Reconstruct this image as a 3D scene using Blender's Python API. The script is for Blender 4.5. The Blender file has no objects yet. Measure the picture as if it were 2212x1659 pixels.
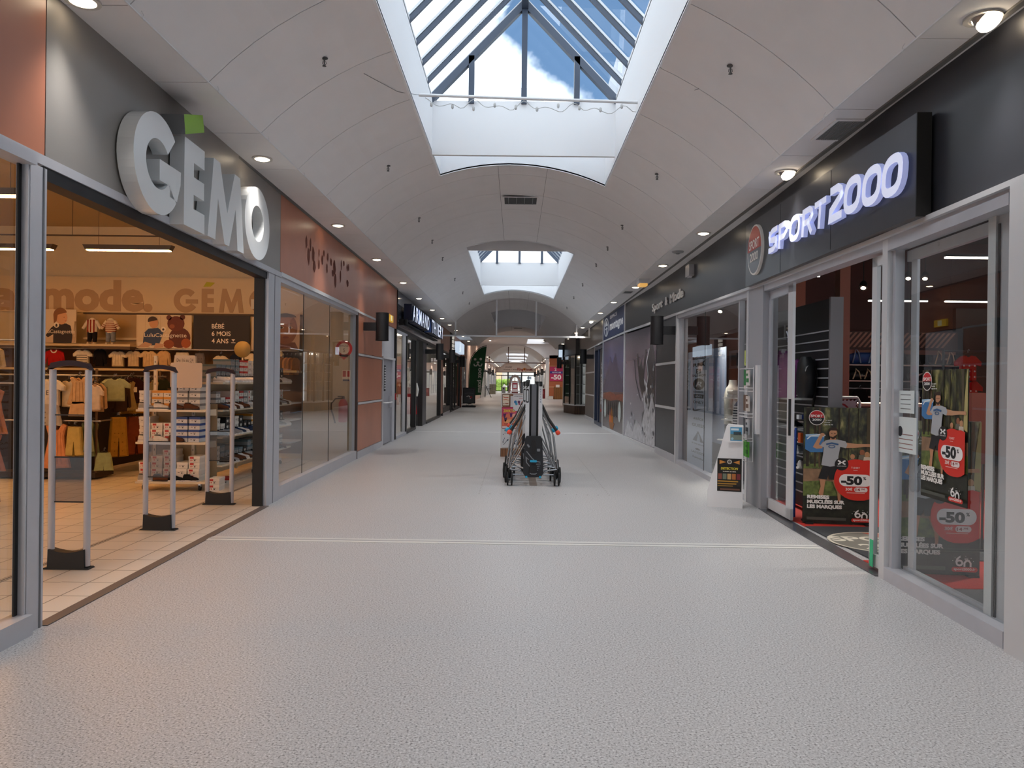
import bpy, math, random
from mathutils import Vector, Matrix
random.seed(7)
SC = bpy.context.scene
COL = SC.collection
rad = math.radians

# ------------------------------------------------------------ camera
camd = bpy.data.cameras.new('camera')
cam = bpy.data.objects.new('camera', camd)
COL.objects.link(cam)
camd.sensor_fit = 'HORIZONTAL'
camd.sensor_width = 36.0
camd.lens = 36.0 * 1640 / 2212
camd.clip_start = 0.05
camd.clip_end = 600
YAW, PITCH, ROLL = 9 / 1640, -4.5 / 1640, 0.012
fw = Vector((-math.sin(YAW) * math.cos(PITCH), math.cos(YAW) * math.cos(PITCH), math.sin(PITCH)))
rt = fw.cross(Vector((0, 0, 1))).normalized()
up = rt.cross(fw)
rr = rt * math.cos(ROLL) + up * math.sin(ROLL)
uu = up * math.cos(ROLL) - rt * math.sin(ROLL)
m = Matrix((rr, uu, -fw)).transposed().to_4x4()
m.translation = Vector((0, 0, 1.5))
cam.matrix_world = m
SC.camera = cam

# ------------------------------------------------------------ view
SC.view_settings.view_transform = 'Standard'
SC.view_settings.look = 'None'
SC.view_settings.exposure = -0.2
SC.view_settings.gamma = 1.0
SC.view_settings.use_curve_mapping = False
cy = SC.cycles
cy.use_denoising = True
cy.max_bounces = 10
cy.diffuse_bounces = 5
cy.glossy_bounces = 4
cy.transparent_max_bounces = 16
cy.transmission_bounces = 4
cy.caustics_reflective = False
cy.caustics_refractive = False
cy.sample_clamp_indirect = 8.0
cy.sample_clamp_direct = 0.0

# ------------------------------------------------------------ sky: bright broken cloud, blue between
def lin(c):
    if isinstance(c, str):
        c = tuple(int(c[i:i + 2], 16) / 255 for i in (0, 2, 4))
    return tuple((x / 12.92 if x <= 0.04045 else ((x + 0.055) / 1.055) ** 2.4) for x in c)

world = bpy.data.worlds.new('sky')
SC.world = world
world.use_nodes = True
nt = world.node_tree
nt.nodes.clear()
wo = nt.nodes.new('ShaderNodeOutputWorld')
bg = nt.nodes.new('ShaderNodeBackground')
tc = nt.nodes.new('ShaderNodeTexCoord')
mp = nt.nodes.new('ShaderNodeMapping')
mp.inputs['Location'].default_value = (0.35, 0.1, 0.62)
nz = nt.nodes.new('ShaderNodeTexNoise')
nz.inputs['Scale'].default_value = 2.3
nz.inputs['Detail'].default_value = 7
nz.inputs['Roughness'].default_value = 0.55
cr = nt.nodes.new('ShaderNodeValToRGB')
cr.color_ramp.elements[0].position = 0.46
cr.color_ramp.elements[0].color = (0.26, 0.46, 0.80, 1)
cr.color_ramp.elements[1].position = 0.54
cr.color_ramp.elements[1].color = (4.0, 4.1, 4.2, 1)
nt.links.new(tc.outputs['Generated'], mp.inputs['Vector'])
nt.links.new(mp.outputs['Vector'], nz.inputs['Vector'])
def mth(op, a, b=None, clamp=False):
    q = nt.nodes.new('ShaderNodeMath'); q.operation = op; q.use_clamp = clamp
    for i, v in enumerate((a, b)):
        if v is None: continue
        if isinstance(v, (int, float)): q.inputs[i].default_value = v
        else: nt.links.new(v, q.inputs[i])
    return q.outputs[0]
sxyz = nt.nodes.new('ShaderNodeSeparateXYZ')                 # a patch of open blue to the north, halfway up
nt.links.new(tc.outputs['Generated'], sxyz.inputs[0])
bump_z = mth('SUBTRACT', 1.0, mth('DIVIDE', mth('ABSOLUTE', mth('SUBTRACT', sxyz.outputs[2], 0.43)), 0.13), True)
ramp_x = mth('MULTIPLY', mth('ADD', sxyz.outputs[0], 0.07), 7.0, True)
front = mth('MULTIPLY', sxyz.outputs[1], 1.5, True)
hole = mth('MULTIPLY', mth('MULTIPLY', bump_z, ramp_x), mth('MULTIPLY', front, 0.34))
nt.links.new(mth('SUBTRACT', mth('ADD', nz.outputs['Fac'], 0.05), hole), cr.inputs['Fac'])
nt.links.new(cr.outputs['Color'], bg.inputs['Color'])
SKY_STRENGTH = 0.9
bg.inputs['Strength'].default_value = SKY_STRENGTH
nt.links.new(bg.outputs['Background'], wo.inputs['Surface'])

# daylight enters through the three glazed roof lights and the far entrance
def portal(x, y, z, sx, sy, rot=(0, 0, 0)):
    d = bpy.data.lights.new('daylight_portal', 'AREA')
    d.shape = 'RECTANGLE'
    d.size, d.size_y = sx, sy
    d.cycles.is_portal = True
    o = bpy.data.objects.new('daylight_portal', d)
    o.location = (x, y, z)
    o.rotation_euler = rot
    COL.objects.link(o)

CX = 0.06                                   # centre line of the vault
SKYLIGHTS = [(-13.4, -4.2, -13.0, -5.4), (2.2, 11.55, 2.6, 10.4), (17.7, 27.4, 18.0, 24.4)]   # opening y0,y1, glass y0,y1
for (a, b, c, d) in SKYLIGHTS:
    portal(CX, (c + d) / 2, 5.33, 2.6, d - c)
portal(1.9, 63.8, 4.93, 2.2, 7.4)
for yy in (86, 98, 110):
    portal(CX, yy, 4.95, 2.4, 6)

# ------------------------------------------------------------ materials
MATS = {}
def M(name, col=None, rough=0.5, metal=0.0, var=0.0, vscale=8.0, emit=0.0, ecol=None, spec=0.5, bump=0.0, bscale=200.0):
    if name in MATS:
        return MATS[name]
    mt = bpy.data.materials.new(name)
    MATS[name] = mt
    mt.use_nodes = True
    n = mt.node_tree
    p = n.nodes['Principled BSDF']
    c = lin(col)
    p.inputs['Base Color'].default_value = (*c, 1)
    p.inputs['Roughness'].default_value = rough
    p.inputs['Metallic'].default_value = metal
    p.inputs['Specular IOR Level'].default_value = spec
    if var:
        t = n.nodes.new('ShaderNodeTexCoord')
        no = n.nodes.new('ShaderNodeTexNoise')
        no.inputs['Scale'].default_value = vscale
        no.inputs['Detail'].default_value = 4
        r = n.nodes.new('ShaderNodeValToRGB')
        r.color_ramp.elements[0].position = 0.3
        r.color_ramp.elements[1].position = 0.7
        r.color_ramp.elements[0].color = tuple(x * (1 - var) for x in c) + (1,)
        r.color_ramp.elements[1].color = tuple(min(1, x * (1 + var)) for x in c) + (1,)
        n.links.new(t.outputs['Object'], no.inputs['Vector'])
        n.links.new(no.outputs['Fac'], r.inputs['Fac'])
        n.links.new(r.outputs['Color'], p.inputs['Base Color'])
    if bump:
        t2 = n.nodes.new('ShaderNodeTexCoord')
        n2 = n.nodes.new('ShaderNodeTexNoise')
        n2.inputs['Scale'].default_value = bscale
        b = n.nodes.new('ShaderNodeBump')
        b.inputs['Strength'].default_value = bump
        b.inputs['Distance'].default_value = 0.01
        n.links.new(t2.outputs['Object'], n2.inputs['Vector'])
        n.links.new(n2.outputs['Fac'], b.inputs['Height'])
        n.links.new(b.outputs['Normal'], p.inputs['Normal'])
    if emit:
        p.inputs['Emission Color'].default_value = (*lin(ecol or col), 1)
        p.inputs['Emission Strength'].default_value = emit
    return mt

def C(hexcol, rough=0.6):                     # plain printed / fabric colour
    return M('colour_' + hexcol + ('' if rough == 0.6 else '_r%d' % int(rough * 100)), hexcol, rough)

def cloth(hexcol):
    return M('cloth_' + hexcol, hexcol, 0.9, var=0.12, vscale=14, spec=0.15)

def glass_mat(name, tint=(1, 1, 1), ior=1.5, rough=0.0, extra=0.0):
    mt = bpy.data.materials.new(name)
    MATS[name] = mt
    mt.use_nodes = True
    n = mt.node_tree
    n.nodes.clear()
    o = n.nodes.new('ShaderNodeOutputMaterial')
    mx = n.nodes.new('ShaderNodeMixShader')
    tr = n.nodes.new('ShaderNodeBsdfTransparent')
    gl = n.nodes.new('ShaderNodeBsdfGlossy')
    fr = n.nodes.new('ShaderNodeFresnel')
    tr.inputs['Color'].default_value = (*tint, 1)
    gl.inputs['Roughness'].default_value = rough
    gl.inputs['Color'].default_value = (1, 1, 1, 1)
    fr.inputs['IOR'].default_value = ior
    ge = n.nodes.new('ShaderNodeNewGeometry')          # same reflection seen from either side of the pane
    mi = n.nodes.new('ShaderNodeMix'); mi.data_type = 'FLOAT'
    mi.inputs[2].default_value = ior
    mi.inputs[3].default_value = 1.0 / ior
    n.links.new(ge.outputs['Backfacing'], mi.inputs[0])
    n.links.new(mi.outputs[0], fr.inputs['IOR'])
    ma = n.nodes.new('ShaderNodeMath'); ma.operation = 'MULTIPLY_ADD'
    ma.inputs[1].default_value = 1.35                   # two faces of the sheet
    ma.inputs[2].default_value = extra
    ma.use_clamp = True
    n.links.new(fr.outputs['Fac'], ma.inputs[0])
    n.links.new(ma.outputs[0], mx.inputs[0])
    n.links.new(tr.outputs[0], mx.inputs[1])
    n.links.new(gl.outputs[0], mx.inputs[2])
    n.links.new(mx.outputs[0], o.inputs['Surface'])
    return mt

def speckle_floor(name, base, dark, light, rough):
    mt = bpy.data.materials.new(name); MATS[name] = mt
    mt.use_nodes = True
    n = mt.node_tree; p = n.nodes['Principled BSDF']
    t = n.nodes.new('ShaderNodeTexCoord')
    v = n.nodes.new('ShaderNodeTexNoise'); v.inputs['Scale'].default_value = 95; v.inputs['Detail'].default_value = 3; v.inputs['Roughness'].default_value = 0.7
    r = n.nodes.new('ShaderNodeValToRGB')
    e = r.color_ramp.elements
    e[0].position = 0.36; e[0].color = (*lin(dark), 1)
    e[1].position = 0.64; e[1].color = (*lin(light), 1)
    k = r.color_ramp.elements.new(0.47); k.color = (*lin(base), 1)
    k2 = r.color_ramp.elements.new(0.56); k2.color = (*lin(base), 1)
    v2 = n.nodes.new('ShaderNodeTexNoise'); v2.inputs['Scale'].default_value = 0.6; v2.inputs['Detail'].default_value = 3
    r2 = n.nodes.new('ShaderNodeMapRange'); r2.inputs[3].default_value = 0.24 + rough; r2.inputs[4].default_value = 0.36 + rough
    n.links.new(t.outputs['Object'], v.inputs['Vector']); n.links.new(t.outputs['Object'], v2.inputs['Vector'])
    n.links.new(v.outputs['Fac'], r.inputs['Fac']); n.links.new(r.outputs['Color'], p.inputs['Base Color'])
    n.links.new(v2.outputs['Fac'], r2.inputs[0]); n.links.new(r2.outputs[0], p.inputs['Roughness'])
    p.inputs['Specular IOR Level'].default_value = 0.35
    return mt

def tile_mat(name, base, joint, sx, sy, rough, off=(0, 0)):
    mt = bpy.data.materials.new(name); MATS[name] = mt
    mt.use_nodes = True
    n = mt.node_tree; p = n.nodes['Principled BSDF']
    t = n.nodes.new('ShaderNodeTexCoord')
    mpn = n.nodes.new('ShaderNodeMapping'); mpn.inputs['Location'].default_value = (off[0], off[1], 0)
    b = n.nodes.new('ShaderNodeTexBrick')
    b.offset = 0.0
    b.inputs['Scale'].default_value = 1.0
    b.inputs['Mortar Size'].default_value = 0.005
    b.inputs['Brick Width'].default_value = sx
    b.inputs['Row Height'].default_value = sy
    c = lin(base)
    b.inputs['Color1'].default_value = (*c, 1)
    b.inputs['Color2'].default_value = tuple(x * 0.93 for x in c) + (1,)
    b.inputs['Mortar'].default_value = (*lin(joint), 1)
    n.links.new(t.outputs['Object'], mpn.inputs['Vector']); n.links.new(mpn.outputs['Vector'], b.inputs['Vector'])
    n.links.new(b.outputs['Color'], p.inputs['Base Color'])
    p.inputs['Roughness'].default_value = rough
    return mt

def wood_mat(name, c1, c2, sx=1.0, sy=1.0, sz=1.0, scale=6):
    mt = bpy.data.materials.new(name); MATS[name] = mt
    mt.use_nodes = True
    n = mt.node_tree; p = n.nodes['Principled BSDF']
    t = n.nodes.new('ShaderNodeTexCoord')
    mpn = n.nodes.new('ShaderNodeMapping'); mpn.inputs['Scale'].default_value = (sx, sy, sz)
    no = n.nodes.new('ShaderNodeTexNoise'); no.inputs['Scale'].default_value = scale; no.inputs['Detail'].default_value = 5
    r = n.nodes.new('ShaderNodeValToRGB')
    r.color_ramp.elements[0].position = 0.35; r.color_ramp.elements[0].color = (*lin(c1), 1)
    r.color_ramp.elements[1].position = 0.65; r.color_ramp.elements[1].color = (*lin(c2), 1)
    n.links.new(t.outputs['Object'], mpn.inputs['Vector']); n.links.new(mpn.outputs['Vector'], no.inputs['Vector'])
    n.links.new(no.outputs['Fac'], r.inputs['Fac']); n.links.new(r.outputs['Color'], p.inputs['Base Color'])
    p.inputs['Roughness'].default_value = 0.5
    return mt

m_floor = speckle_floor('mall_floor', 'b8b8ba', '676668', 'd8d8da', 0.06)
m_tile = tile_mat('shop_tile', 'dfd9cf', '6f665b', 0.341, 0.352, 0.28, (0.03, 0.115))
m_ceil = M('ceiling_white', 'e6e4e4', 0.85, var=0.02, vscale=3)
m_gap = M('joint_dark', '5a5a5c', 0.9)
m_shaft = M('shaft_white', 'efeff1', 0.8)
m_alu = M('aluminium_grey', 'bcbdc4', 0.42, 0.15, var=0.03)
m_alul = M('aluminium_light', 'd2d3d6', 0.4, 0.15)
m_steel = M('brushed_steel', 'b4b5b8', 0.3, 0.9)
m_blackmetal = M('black_metal', '1d1d20', 0.45, 0.2)
m_anth = M('anthracite_panel', '313238', 0.38, 0.0, var=0.05, vscale=2)
m_rafter = M('rafter_blue_grey', '465062', 0.5)
m_orange = M('terracotta_panel', 'b57356', 0.38, var=0.06, vscale=2.5)
m_greyp = M('warm_grey_panel', '8b8783', 0.4, var=0.03, vscale=3)
m_glass = glass_mat('shop_glass', (0.93, 0.96, 0.95))
m_glassd = glass_mat('shop_glass_dusty', (0.90, 0.92, 0.90), ior=1.55)
m_roofglass = glass_mat('roof_glass', (0.86, 0.93, 0.97), ior=1.2)
m_gatepanel = glass_mat('gate_smoke_acrylic', (0.38, 0.36, 0.36), ior=1.4)
m_smoke = glass_mat('smoke_screen_glass', (0.78, 0.76, 0.77), ior=1.12)
m_seal = M('black_rubber', '101011', 0.6)
m_white = M('white_plastic', 'e6e6e8', 0.35)
m_matwhite = M('matt_white', 'dededf', 0.7)
m_black = M('matt_black', '131315', 0.6)
m_lamp = M('lamp_glow', 'fff3e0', 0.4, emit=14.0, ecol='ffe9c8')
m_dirt = M('glue_residue', '6a3325', 0.8)
m_chrome = M('chrome', 'd0d0d2', 0.12, 1.0)
m_wood = wood_mat('oak_wood', '6b4a33', '94694a', 1, 1, 0.12, 16)
m_wooddark = wood_mat('walnut_wood', '3c2a20', '5c4130', 1, 1, 0.12, 18)

# ------------------------------------------------------------ mesh builder
class Fr:                                     # a frame: origin, u (right), v (up), n (out towards the viewer)
    def __init__(s, o, u=(1, 0, 0), v=(0, 0, 1), n=None):
        s.o, s.u, s.v = Vector(o), Vector(u), Vector(v)
        s.n = Vector(n) if n else s.u.cross(s.v)
    def __call__(s, a, b, c=0.0):
        return s.o + s.u * a + s.v * b + s.n * c
    def at(s, a, b, c=0.0):
        return Fr(s(a, b, c), s.u, s.v, s.n)
    def rot(s, ang):                          # turned within its own plane
        ca, sa = math.cos(ang), math.sin(ang)
        return Fr(s.o, s.u * ca + s.v * sa, s.v * ca - s.u * sa, s.n)
    def scale(s, k, kv=None):
        kv = k if kv is None else kv
        return Fr(s.o, s.u * k, s.v * kv, s.n)

def XY(x, y, z=0, ang=0):                     # stands on the floor facing the camera side (-Y); u = +X
    return Fr((x, y, z), (math.cos(ang), math.sin(ang), 0), (0, 0, 1))
def G(x=0, y=0, z=0, ang=0):                  # ground frame: a = x, b = y, c = z
    return Fr((x, y, z), (math.cos(ang), math.sin(ang), 0), (-math.sin(ang), math.cos(ang), 0), (0, 0, 1))

TXT = {}
def text_geo(s, bold=0.0, shear=0.0):
    key = (s, bold, shear)
    if key not in TXT:
        cu = bpy.data.curves.new('t', 'FONT')
        cu.body = s; cu.size = 1.0; cu.offset = bold; cu.shear = shear
        cu.resolution_u = 3
        cu.fill_mode = 'FRONT'
        o = bpy.data.objects.new('t', cu)
        COL.objects.link(o)
        dg = bpy.context.evaluated_depsgraph_get()
        me = bpy.data.meshes.new_from_object(o.evaluated_get(dg))
        vs = [v.co.copy() for v in me.vertices]
        fs = [tuple(p.vertices) for p in me.polygons]
        bpy.data.objects.remove(o); bpy.data.curves.remove(cu); bpy.data.meshes.remove(me)
        x0 = min((v.x for v in vs), default=0); x1 = max((v.x for v in vs), default=1)
        y0 = min((v.y for v in vs), default=0); y1 = max((v.y for v in vs), default=1)
        TXT[key] = (vs, fs, x0, x1, y0, y1)
    return TXT[key]

class MB:
    def __init__(s):
        s.v, s.f, s.m, s.sm, s.mats = [], [], [], [], []
    def mi(s, mat):
        if mat not in s.mats:
            s.mats.append(mat)
        return s.mats.index(mat)
    def add(s, vs, fs, mat, smooth=False):
        b = len(s.v)
        s.v += [tuple(v) for v in vs]
        k = s.mi(mat)
        for f in fs:
            s.f.append(tuple(b + i for i in f)); s.m.append(k); s.sm.append(smooth)
        return s
    def hexa(s, p, mat):                      # 8 points: bottom 0-3, top 4-7
        return s.add(p, [(3, 2, 1, 0), (4, 5, 6, 7), (0, 1, 5, 4), (1, 2, 6, 5), (2, 3, 7, 6), (3, 0, 4, 7)], mat)
    def box(s, fr, a0, a1, b0, b1, c0, c1, mat):
        return s.hexa([fr(a0, b0, c0), fr(a1, b0, c0), fr(a1, b1, c0), fr(a0, b1, c0), fr(a0, b0, c1), fr(a1, b0, c1), fr(a1, b1, c1), fr(a0, b1, c1)], mat)
    def bbox(s, fr, a0, a1, b0, b1, c0, c1, mat, r=0.01):   # box with its edges along n rounded off
        return s.prism(fr, rrect(a0, a1, b0, b1, r), c0, c1, mat)
    def prism(s, fr, pts, c0, c1, mat, capmat=None, smooth=False):
        n = len(pts)
        vs = [fr(x, y, c0) for x, y in pts] + [fr(x, y, c1) for x, y in pts]
        s.add(vs, [(i, (i + 1) % n, n + (i + 1) % n, n + i) for i in range(n)], mat, smooth)
        s.add(vs, [tuple(range(n - 1, -1, -1))], mat)
        s.add(vs, [tuple(range(n, 2 * n))], capmat or mat)
        return s
    def poly(s, fr, pts, c, mat):
        return s.add([fr(x, y, c) for x, y in pts], [tuple(range(len(pts)))], mat)
    def rect(s, fr, a0, a1, b0, b1, c, mat):
        return s.poly(fr, [(a0, b0), (a1, b0), (a1, b1), (a0, b1)], c, mat)
    def disc(s, fr, a, b, r, c, mat, rb=None, n=20):
        return s.poly(fr, [(a + r * math.cos(2 * math.pi * i / n), b + (rb or r) * math.sin(2 * math.pi * i / n)) for i in range(n)], c, mat)
    def ring(s, fr, outer, inner, c0, c1, mat, smooth=False):   # closed outline with a hole, both lists same length
        n = len(outer)
        vs = [fr(x, y, c) for c in (c0, c1) for P in (outer, inner) for x, y in P]
        fs = []
        for i in range(n):
            j = (i + 1) % n
            fs += [(i, j, 2 * n + j, 2 * n + i), (n + j, n + i, 3 * n + i, 3 * n + j)]
        s.add(vs, fs, mat, smooth)
        s.add(vs, [(2 * n + i, 2 * n + (i + 1) % n, 3 * n + (i + 1) % n, 3 * n + i) for i in range(n)] + [(i, n + i, n + (i + 1) % n, (i + 1) % n) for i in range(n)], mat)
        return s
    def stroke(s, fr, pts, w, c0, c1, mat, closed=False, smooth=False):   # a flat band of width w following a path
        L, R_ = [], []
        n = len(pts)
        for i in range(n):
            if closed:
                a, b = Vector(pts[i - 1]), Vector(pts[(i + 1) % n])
            else:
                a, b = Vector(pts[max(0, i - 1)]), Vector(pts[min(n - 1, i + 1)])
            d = (b - a)
            d = d.normalized() if d.length > 1e-9 else Vector((1, 0))
            ww = w[i] if isinstance(w, (list, tuple)) else w
            k = 1.0
            if 0 < i < n - 1 or closed:
                e = (Vector(pts[(i + 1) % n]) - Vector(pts[i])).normalized()
                k = 1 / max(0.5, abs(d.dot(e)))
            nn = Vector((-d.y, d.x)) * ww / 2 * k
            p = Vector(pts[i])
            L.append(tuple(p + nn)); R_.append(tuple(p - nn))
        if closed:
            return s.ring(fr, R_, L, c0, c1, mat, smooth)
        for i in range(n - 1):
            q = [R_[i], R_[i + 1], L[i + 1], L[i]]
            if c1 == c0:
                s.poly(fr, q, c0, mat)
            else:
                s.prism(fr, q, c0, c1, mat)
        return s
    def text(s, fr, a, b, h, string, mat, c=0.0, depth=0.0, bold=0.02, align='l', w=None, shear=0.0, capmat=None):
        vs, fs, x0, x1, y0, y1 = text_geo(string, bold, shear)
        k = h / 0.73
        kx = k if w is None else w / max(1e-6, (x1 - x0))
        ox = {'l': 0.0, 'c': -(x0 + x1) / 2 * kx, 'r': -x1 * kx}[align] - (x0 * kx if align == 'l' else 0)
        P = [fr(a + ox + v.x * kx, b + v.y * k, c + depth) for v in vs]
        s.add(P, fs, capmat or mat)
        if depth:
            P2 = [fr(a + ox + v.x * kx, b + v.y * k, c) for v in vs]
            cnt = {}
            for f in fs:
                for i in range(len(f)):
                    e = (f[i], f[(i + 1) % len(f)])
                    cnt[e] = 1
            nn = len(P)
            side = [(e[0], nn + e[0], nn + e[1], e[1]) for e in cnt if (e[1], e[0]) not in cnt]
            s.add(P + P2, side, mat)
        return s
    def tube(s, pts, r, mat, n=8, closed=False, caps=True):
        pts = [Vector(p) for p in pts]
        k = len(pts)
        rings = []
        ref = None
        for i in range(k):
            a = pts[i - 1] if (i > 0 or closed) else pts[i]
            b = pts[(i + 1) % k] if (i < k - 1 or closed) else pts[i]
            d = (b - a).normalized()
            if ref is None:
                ref = d.orthogonal().normalized()
            u = (ref - d * ref.dot(d))
            u = u.normalized() if u.length > 1e-6 else d.orthogonal().normalized()
            ref = u
            w = d.cross(u)
            rad_ = r[i] if isinstance(r, (list, tuple)) else r
            rings.append([pts[i] + (u * math.cos(2 * math.pi * j / n) + w * math.sin(2 * math.pi * j / n)) * rad_ for j in range(n)])
        vs = [p for g in rings for p in g]
        fs = []
        for i in range(k if closed else k - 1):
            i2 = (i + 1) % k
            for j in range(n):
                j2 = (j + 1) % n
                fs.append((i * n + j, i * n + j2, i2 * n + j2, i2 * n + j))
        s.add(vs, fs, mat, True)
        if caps and not closed:
            s.add(vs, [tuple(range(n - 1, -1, -1)), tuple((k - 1) * n + j for j in range(n))], mat)
        return s
    def lathe(s, o, axis, prof, mat, n=20, u=None):        # prof: (radius, height along axis)
        o = Vector(o); ax = Vector(axis).normalized()
        u = Vector(u).normalized() if u else ax.orthogonal().normalized()
        w = ax.cross(u)
        vs = []
        for r, h in prof:
            for j in range(n):
                t = 2 * math.pi * j / n
                vs.append(o + ax * h + (u * math.cos(t) + w * math.sin(t)) * r)
        fs = []
        for i in range(len(prof) - 1):
            for j in range(n):
                j2 = (j + 1) % n
                fs.append((i * n + j, i * n + j2, (i + 1) * n + j2, (i + 1) * n + j))
        s.add(vs, fs, mat, True)
        if prof[0][0] > 1e-5:
            s.add(vs, [tuple(range(n - 1, -1, -1))], mat)
        if prof[-1][0] > 1e-5:
            s.add(vs, [tuple((len(prof) - 1) * n + j for j in range(n))], mat)
        return s
    def loft(s, rings, mat, caps=True, smooth=True):        # rings: lists of equal length of points
        n = len(rings[0])
        vs = [p for g in rings for p in g]
        fs = []
        for i in range(len(rings) - 1):
            for j in range(n):
                j2 = (j + 1) % n
                fs.append((i * n + j, i * n + j2, (i + 1) * n + j2, (i + 1) * n + j))
        s.add(vs, fs, mat, smooth)
        if caps:
            s.add(vs, [tuple(range(n - 1, -1, -1)), tuple((len(rings) - 1) * n + j for j in range(n))], mat)
        return s
    def grid(s, fn, nu, nv, mat, smooth=True):
        vs = [fn(i / nu, j / nv) for i in range(nu + 1) for j in range(nv + 1)]
        fs = [(i * (nv + 1) + j, (i + 1) * (nv + 1) + j, (i + 1) * (nv + 1) + j + 1, i * (nv + 1) + j + 1) for i in range(nu) for j in range(nv)]
        return s.add(vs, fs, mat, smooth)

def rrect(a0, a1, b0, b1, r, n=4):
    pts = []
    for (cx, cy_, t0) in ((a1 - r, b0 + r, -90), (a1 - r, b1 - r, 0), (a0 + r, b1 - r, 90), (a0 + r, b0 + r, 180)):
        for i in range(n + 1):
            t = rad(t0 + 90 * i / n)
            pts.append((cx + r * math.cos(t), cy_ + r * math.sin(t)))
    return pts
def arc(cx, cy_, r, t0, t1, n=12, rb=None):
    return [(cx + r * math.cos(rad(t0 + (t1 - t0) * i / n)), cy_ + (rb or r) * math.sin(rad(t0 + (t1 - t0) * i / n))) for i in range(n + 1)]

def obj(name, mb, parent=None, origin=None, **props):
    me = bpy.data.meshes.new(name)
    vs = mb.v
    if parent is not None:
        po = parent.matrix_world_inv
        vs = [tuple(po @ Vector(v)) for v in vs]
    elif origin is not None:
        o_ = Vector(origin)
        vs = [tuple(Vector(v) - o_) for v in vs]
    me.from_pydata(vs, [], mb.f)
    for mt in mb.mats:
        me.materials.append(mt)
    me.polygons.foreach_set('material_index', mb.m)
    me.polygons.foreach_set('use_smooth', mb.sm)
    me.update()
    o = bpy.data.objects.new(name, me)
    COL.objects.link(o)
    if parent is not None:
        o.parent = parent.o
    elif origin is not None:
        o.location = origin
    for k, v in props.items():
        o[k] = v
    return o

class Thing:                                  # an Empty at the base of a thing; its parts are children
    def __init__(s, name, label=None, cat=None, loc=(0, 0, 0), group=None, structure=False, parent=None):
        s.o = bpy.data.objects.new(name, None)
        COL.objects.link(s.o)
        s.o.empty_display_size = 0.1
        s.loc = Vector(loc)
        s.matrix_world_inv = Matrix.Translation(-s.loc)
        s.o.location = s.loc
        if structure:
            s.o['kind'] = 'structure'
        if label:
            s.o['label'] = label; s.o['category'] = cat
        if group:
            s.o['group'] = group
    def part(s, name, mb, **props):
        return obj(name, mb, s, **props)
    def parts(s, name, mb, **props):          # every separate piece becomes a part of its own
        return [s.part(name, q, **props) for q in split_pieces(mb)]
class Sub:                                    # lets a part carry sub-parts
    def __init__(s, thing, part):
        s.o = part
        s.matrix_world_inv = thing.matrix_world_inv
    def part(s, name, mb, **props):
        return obj(name, mb, s, **props)

def split_pieces(mb):
    par = list(range(len(mb.v)))
    def find(a):
        while par[a] != a:
            par[a] = par[par[a]]; a = par[a]
        return a
    seen = {}
    for i, v in enumerate(mb.v):
        k = (round(v[0], 5), round(v[1], 5), round(v[2], 5))
        if k in seen: par[find(i)] = find(seen[k])
        else: seen[k] = i
    for f in mb.f:
        for b in f[1:]:
            par[find(b)] = find(f[0])
    groups = {}
    for fi, f in enumerate(mb.f):
        groups.setdefault(find(f[0]), []).append(fi)
    out = []
    for fis in groups.values():
        q = MB(); mp_ = {}
        for fi in fis:
            ids = []
            for i in mb.f[fi]:
                if i not in mp_:
                    mp_[i] = len(q.v); q.v.append(mb.v[i])
                ids.append(mp_[i])
            q.f.append(tuple(ids)); q.m.append(q.mi(mb.mats[mb.m[fi]])); q.sm.append(mb.sm[fi])
        out.append(q)
    return out
def tag(o, label, cat, group=None, kind=None):
    o['label'] = label; o['category'] = cat
    if group: o['group'] = group
    if kind: o['kind'] = kind
    return o
def struct(name, mb):
    if name.startswith('trim_') and name != 'trim_3':
        for q in split_pieces(mb):
            o = obj(name, q); o['kind'] = 'structure'
        return o
    o = obj(name, mb); o['kind'] = 'structure'; return o
def copy_tree(o, loc, rotz=0.0, label=None, parent=None, scale=None):
    c = o.copy(); COL.objects.link(c)
    if parent is None:
        c.location = loc; c.rotation_euler = (0, 0, rotz)
        if label: c['label'] = label
        if scale: c.scale = scale
    else:
        c.parent = parent
    for ch in o.children:
        copy_tree(ch, None, parent=c)
    return c

# ------------------------------------------------------------ the two shop fronts run slightly off parallel
LT = [(-16, -2.74), (4.2, -2.84), (9, -2.95), (14.4, -3.02), (19, -3.05), (25, -3.11), (32, -3.15), (49, -3.2), (130, -3.2)]
RTB = [(-16, 2.75), (4.4, 2.82), (6, 2.88), (9.2, 2.98), (14.2, 3.04), (17, 3.04), (21, 2.95), (25, 2.9), (31, 2.95), (49, 3.0), (130, 3.0)]
ZS = [(-16, 2.65), (6, 2.65), (9.2, 2.70), (14.3, 2.80), (20.8, 2.87), (31, 2.84), (130, 2.84)]   # underside of right fascia
def interp(T, y):
    for (a, b), (c, d) in zip(T, T[1:]):
        if y <= c:
            return b + (d - b) * (y - a) / (c - a)
    return T[-1][1]
def LX(y): return interp(LT, y)
def RX(y): return interp(RTB, y)
def SZ(y): return interp(ZS, y)
def LF(y0, y1):                               # a = y
    k = (LX(y1) - LX(y0)) / (y1 - y0)
    return Fr((LX(y0) - k * y0, 0, 0), (k, 1, 0), (0, 0, 1), (1, -k, 0))
def RF(y0, y1):                               # a = -y
    k = (RX(y1) - RX(y0)) / (y1 - y0)
    return Fr((RX(y0) - k * y0, 0, 0), (-k, -1, 0), (0, 0, 1), (-1, k, 0))
ZL, ZR = 3.83, 3.67                           # ceiling strips either side
# ============================================================ SHELL
def vz(x):
    xp = x - CX
    return 4.80 - (3.41 - math.sqrt(3.41 ** 2 - xp * xp)) - 0.054 * xp

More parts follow.
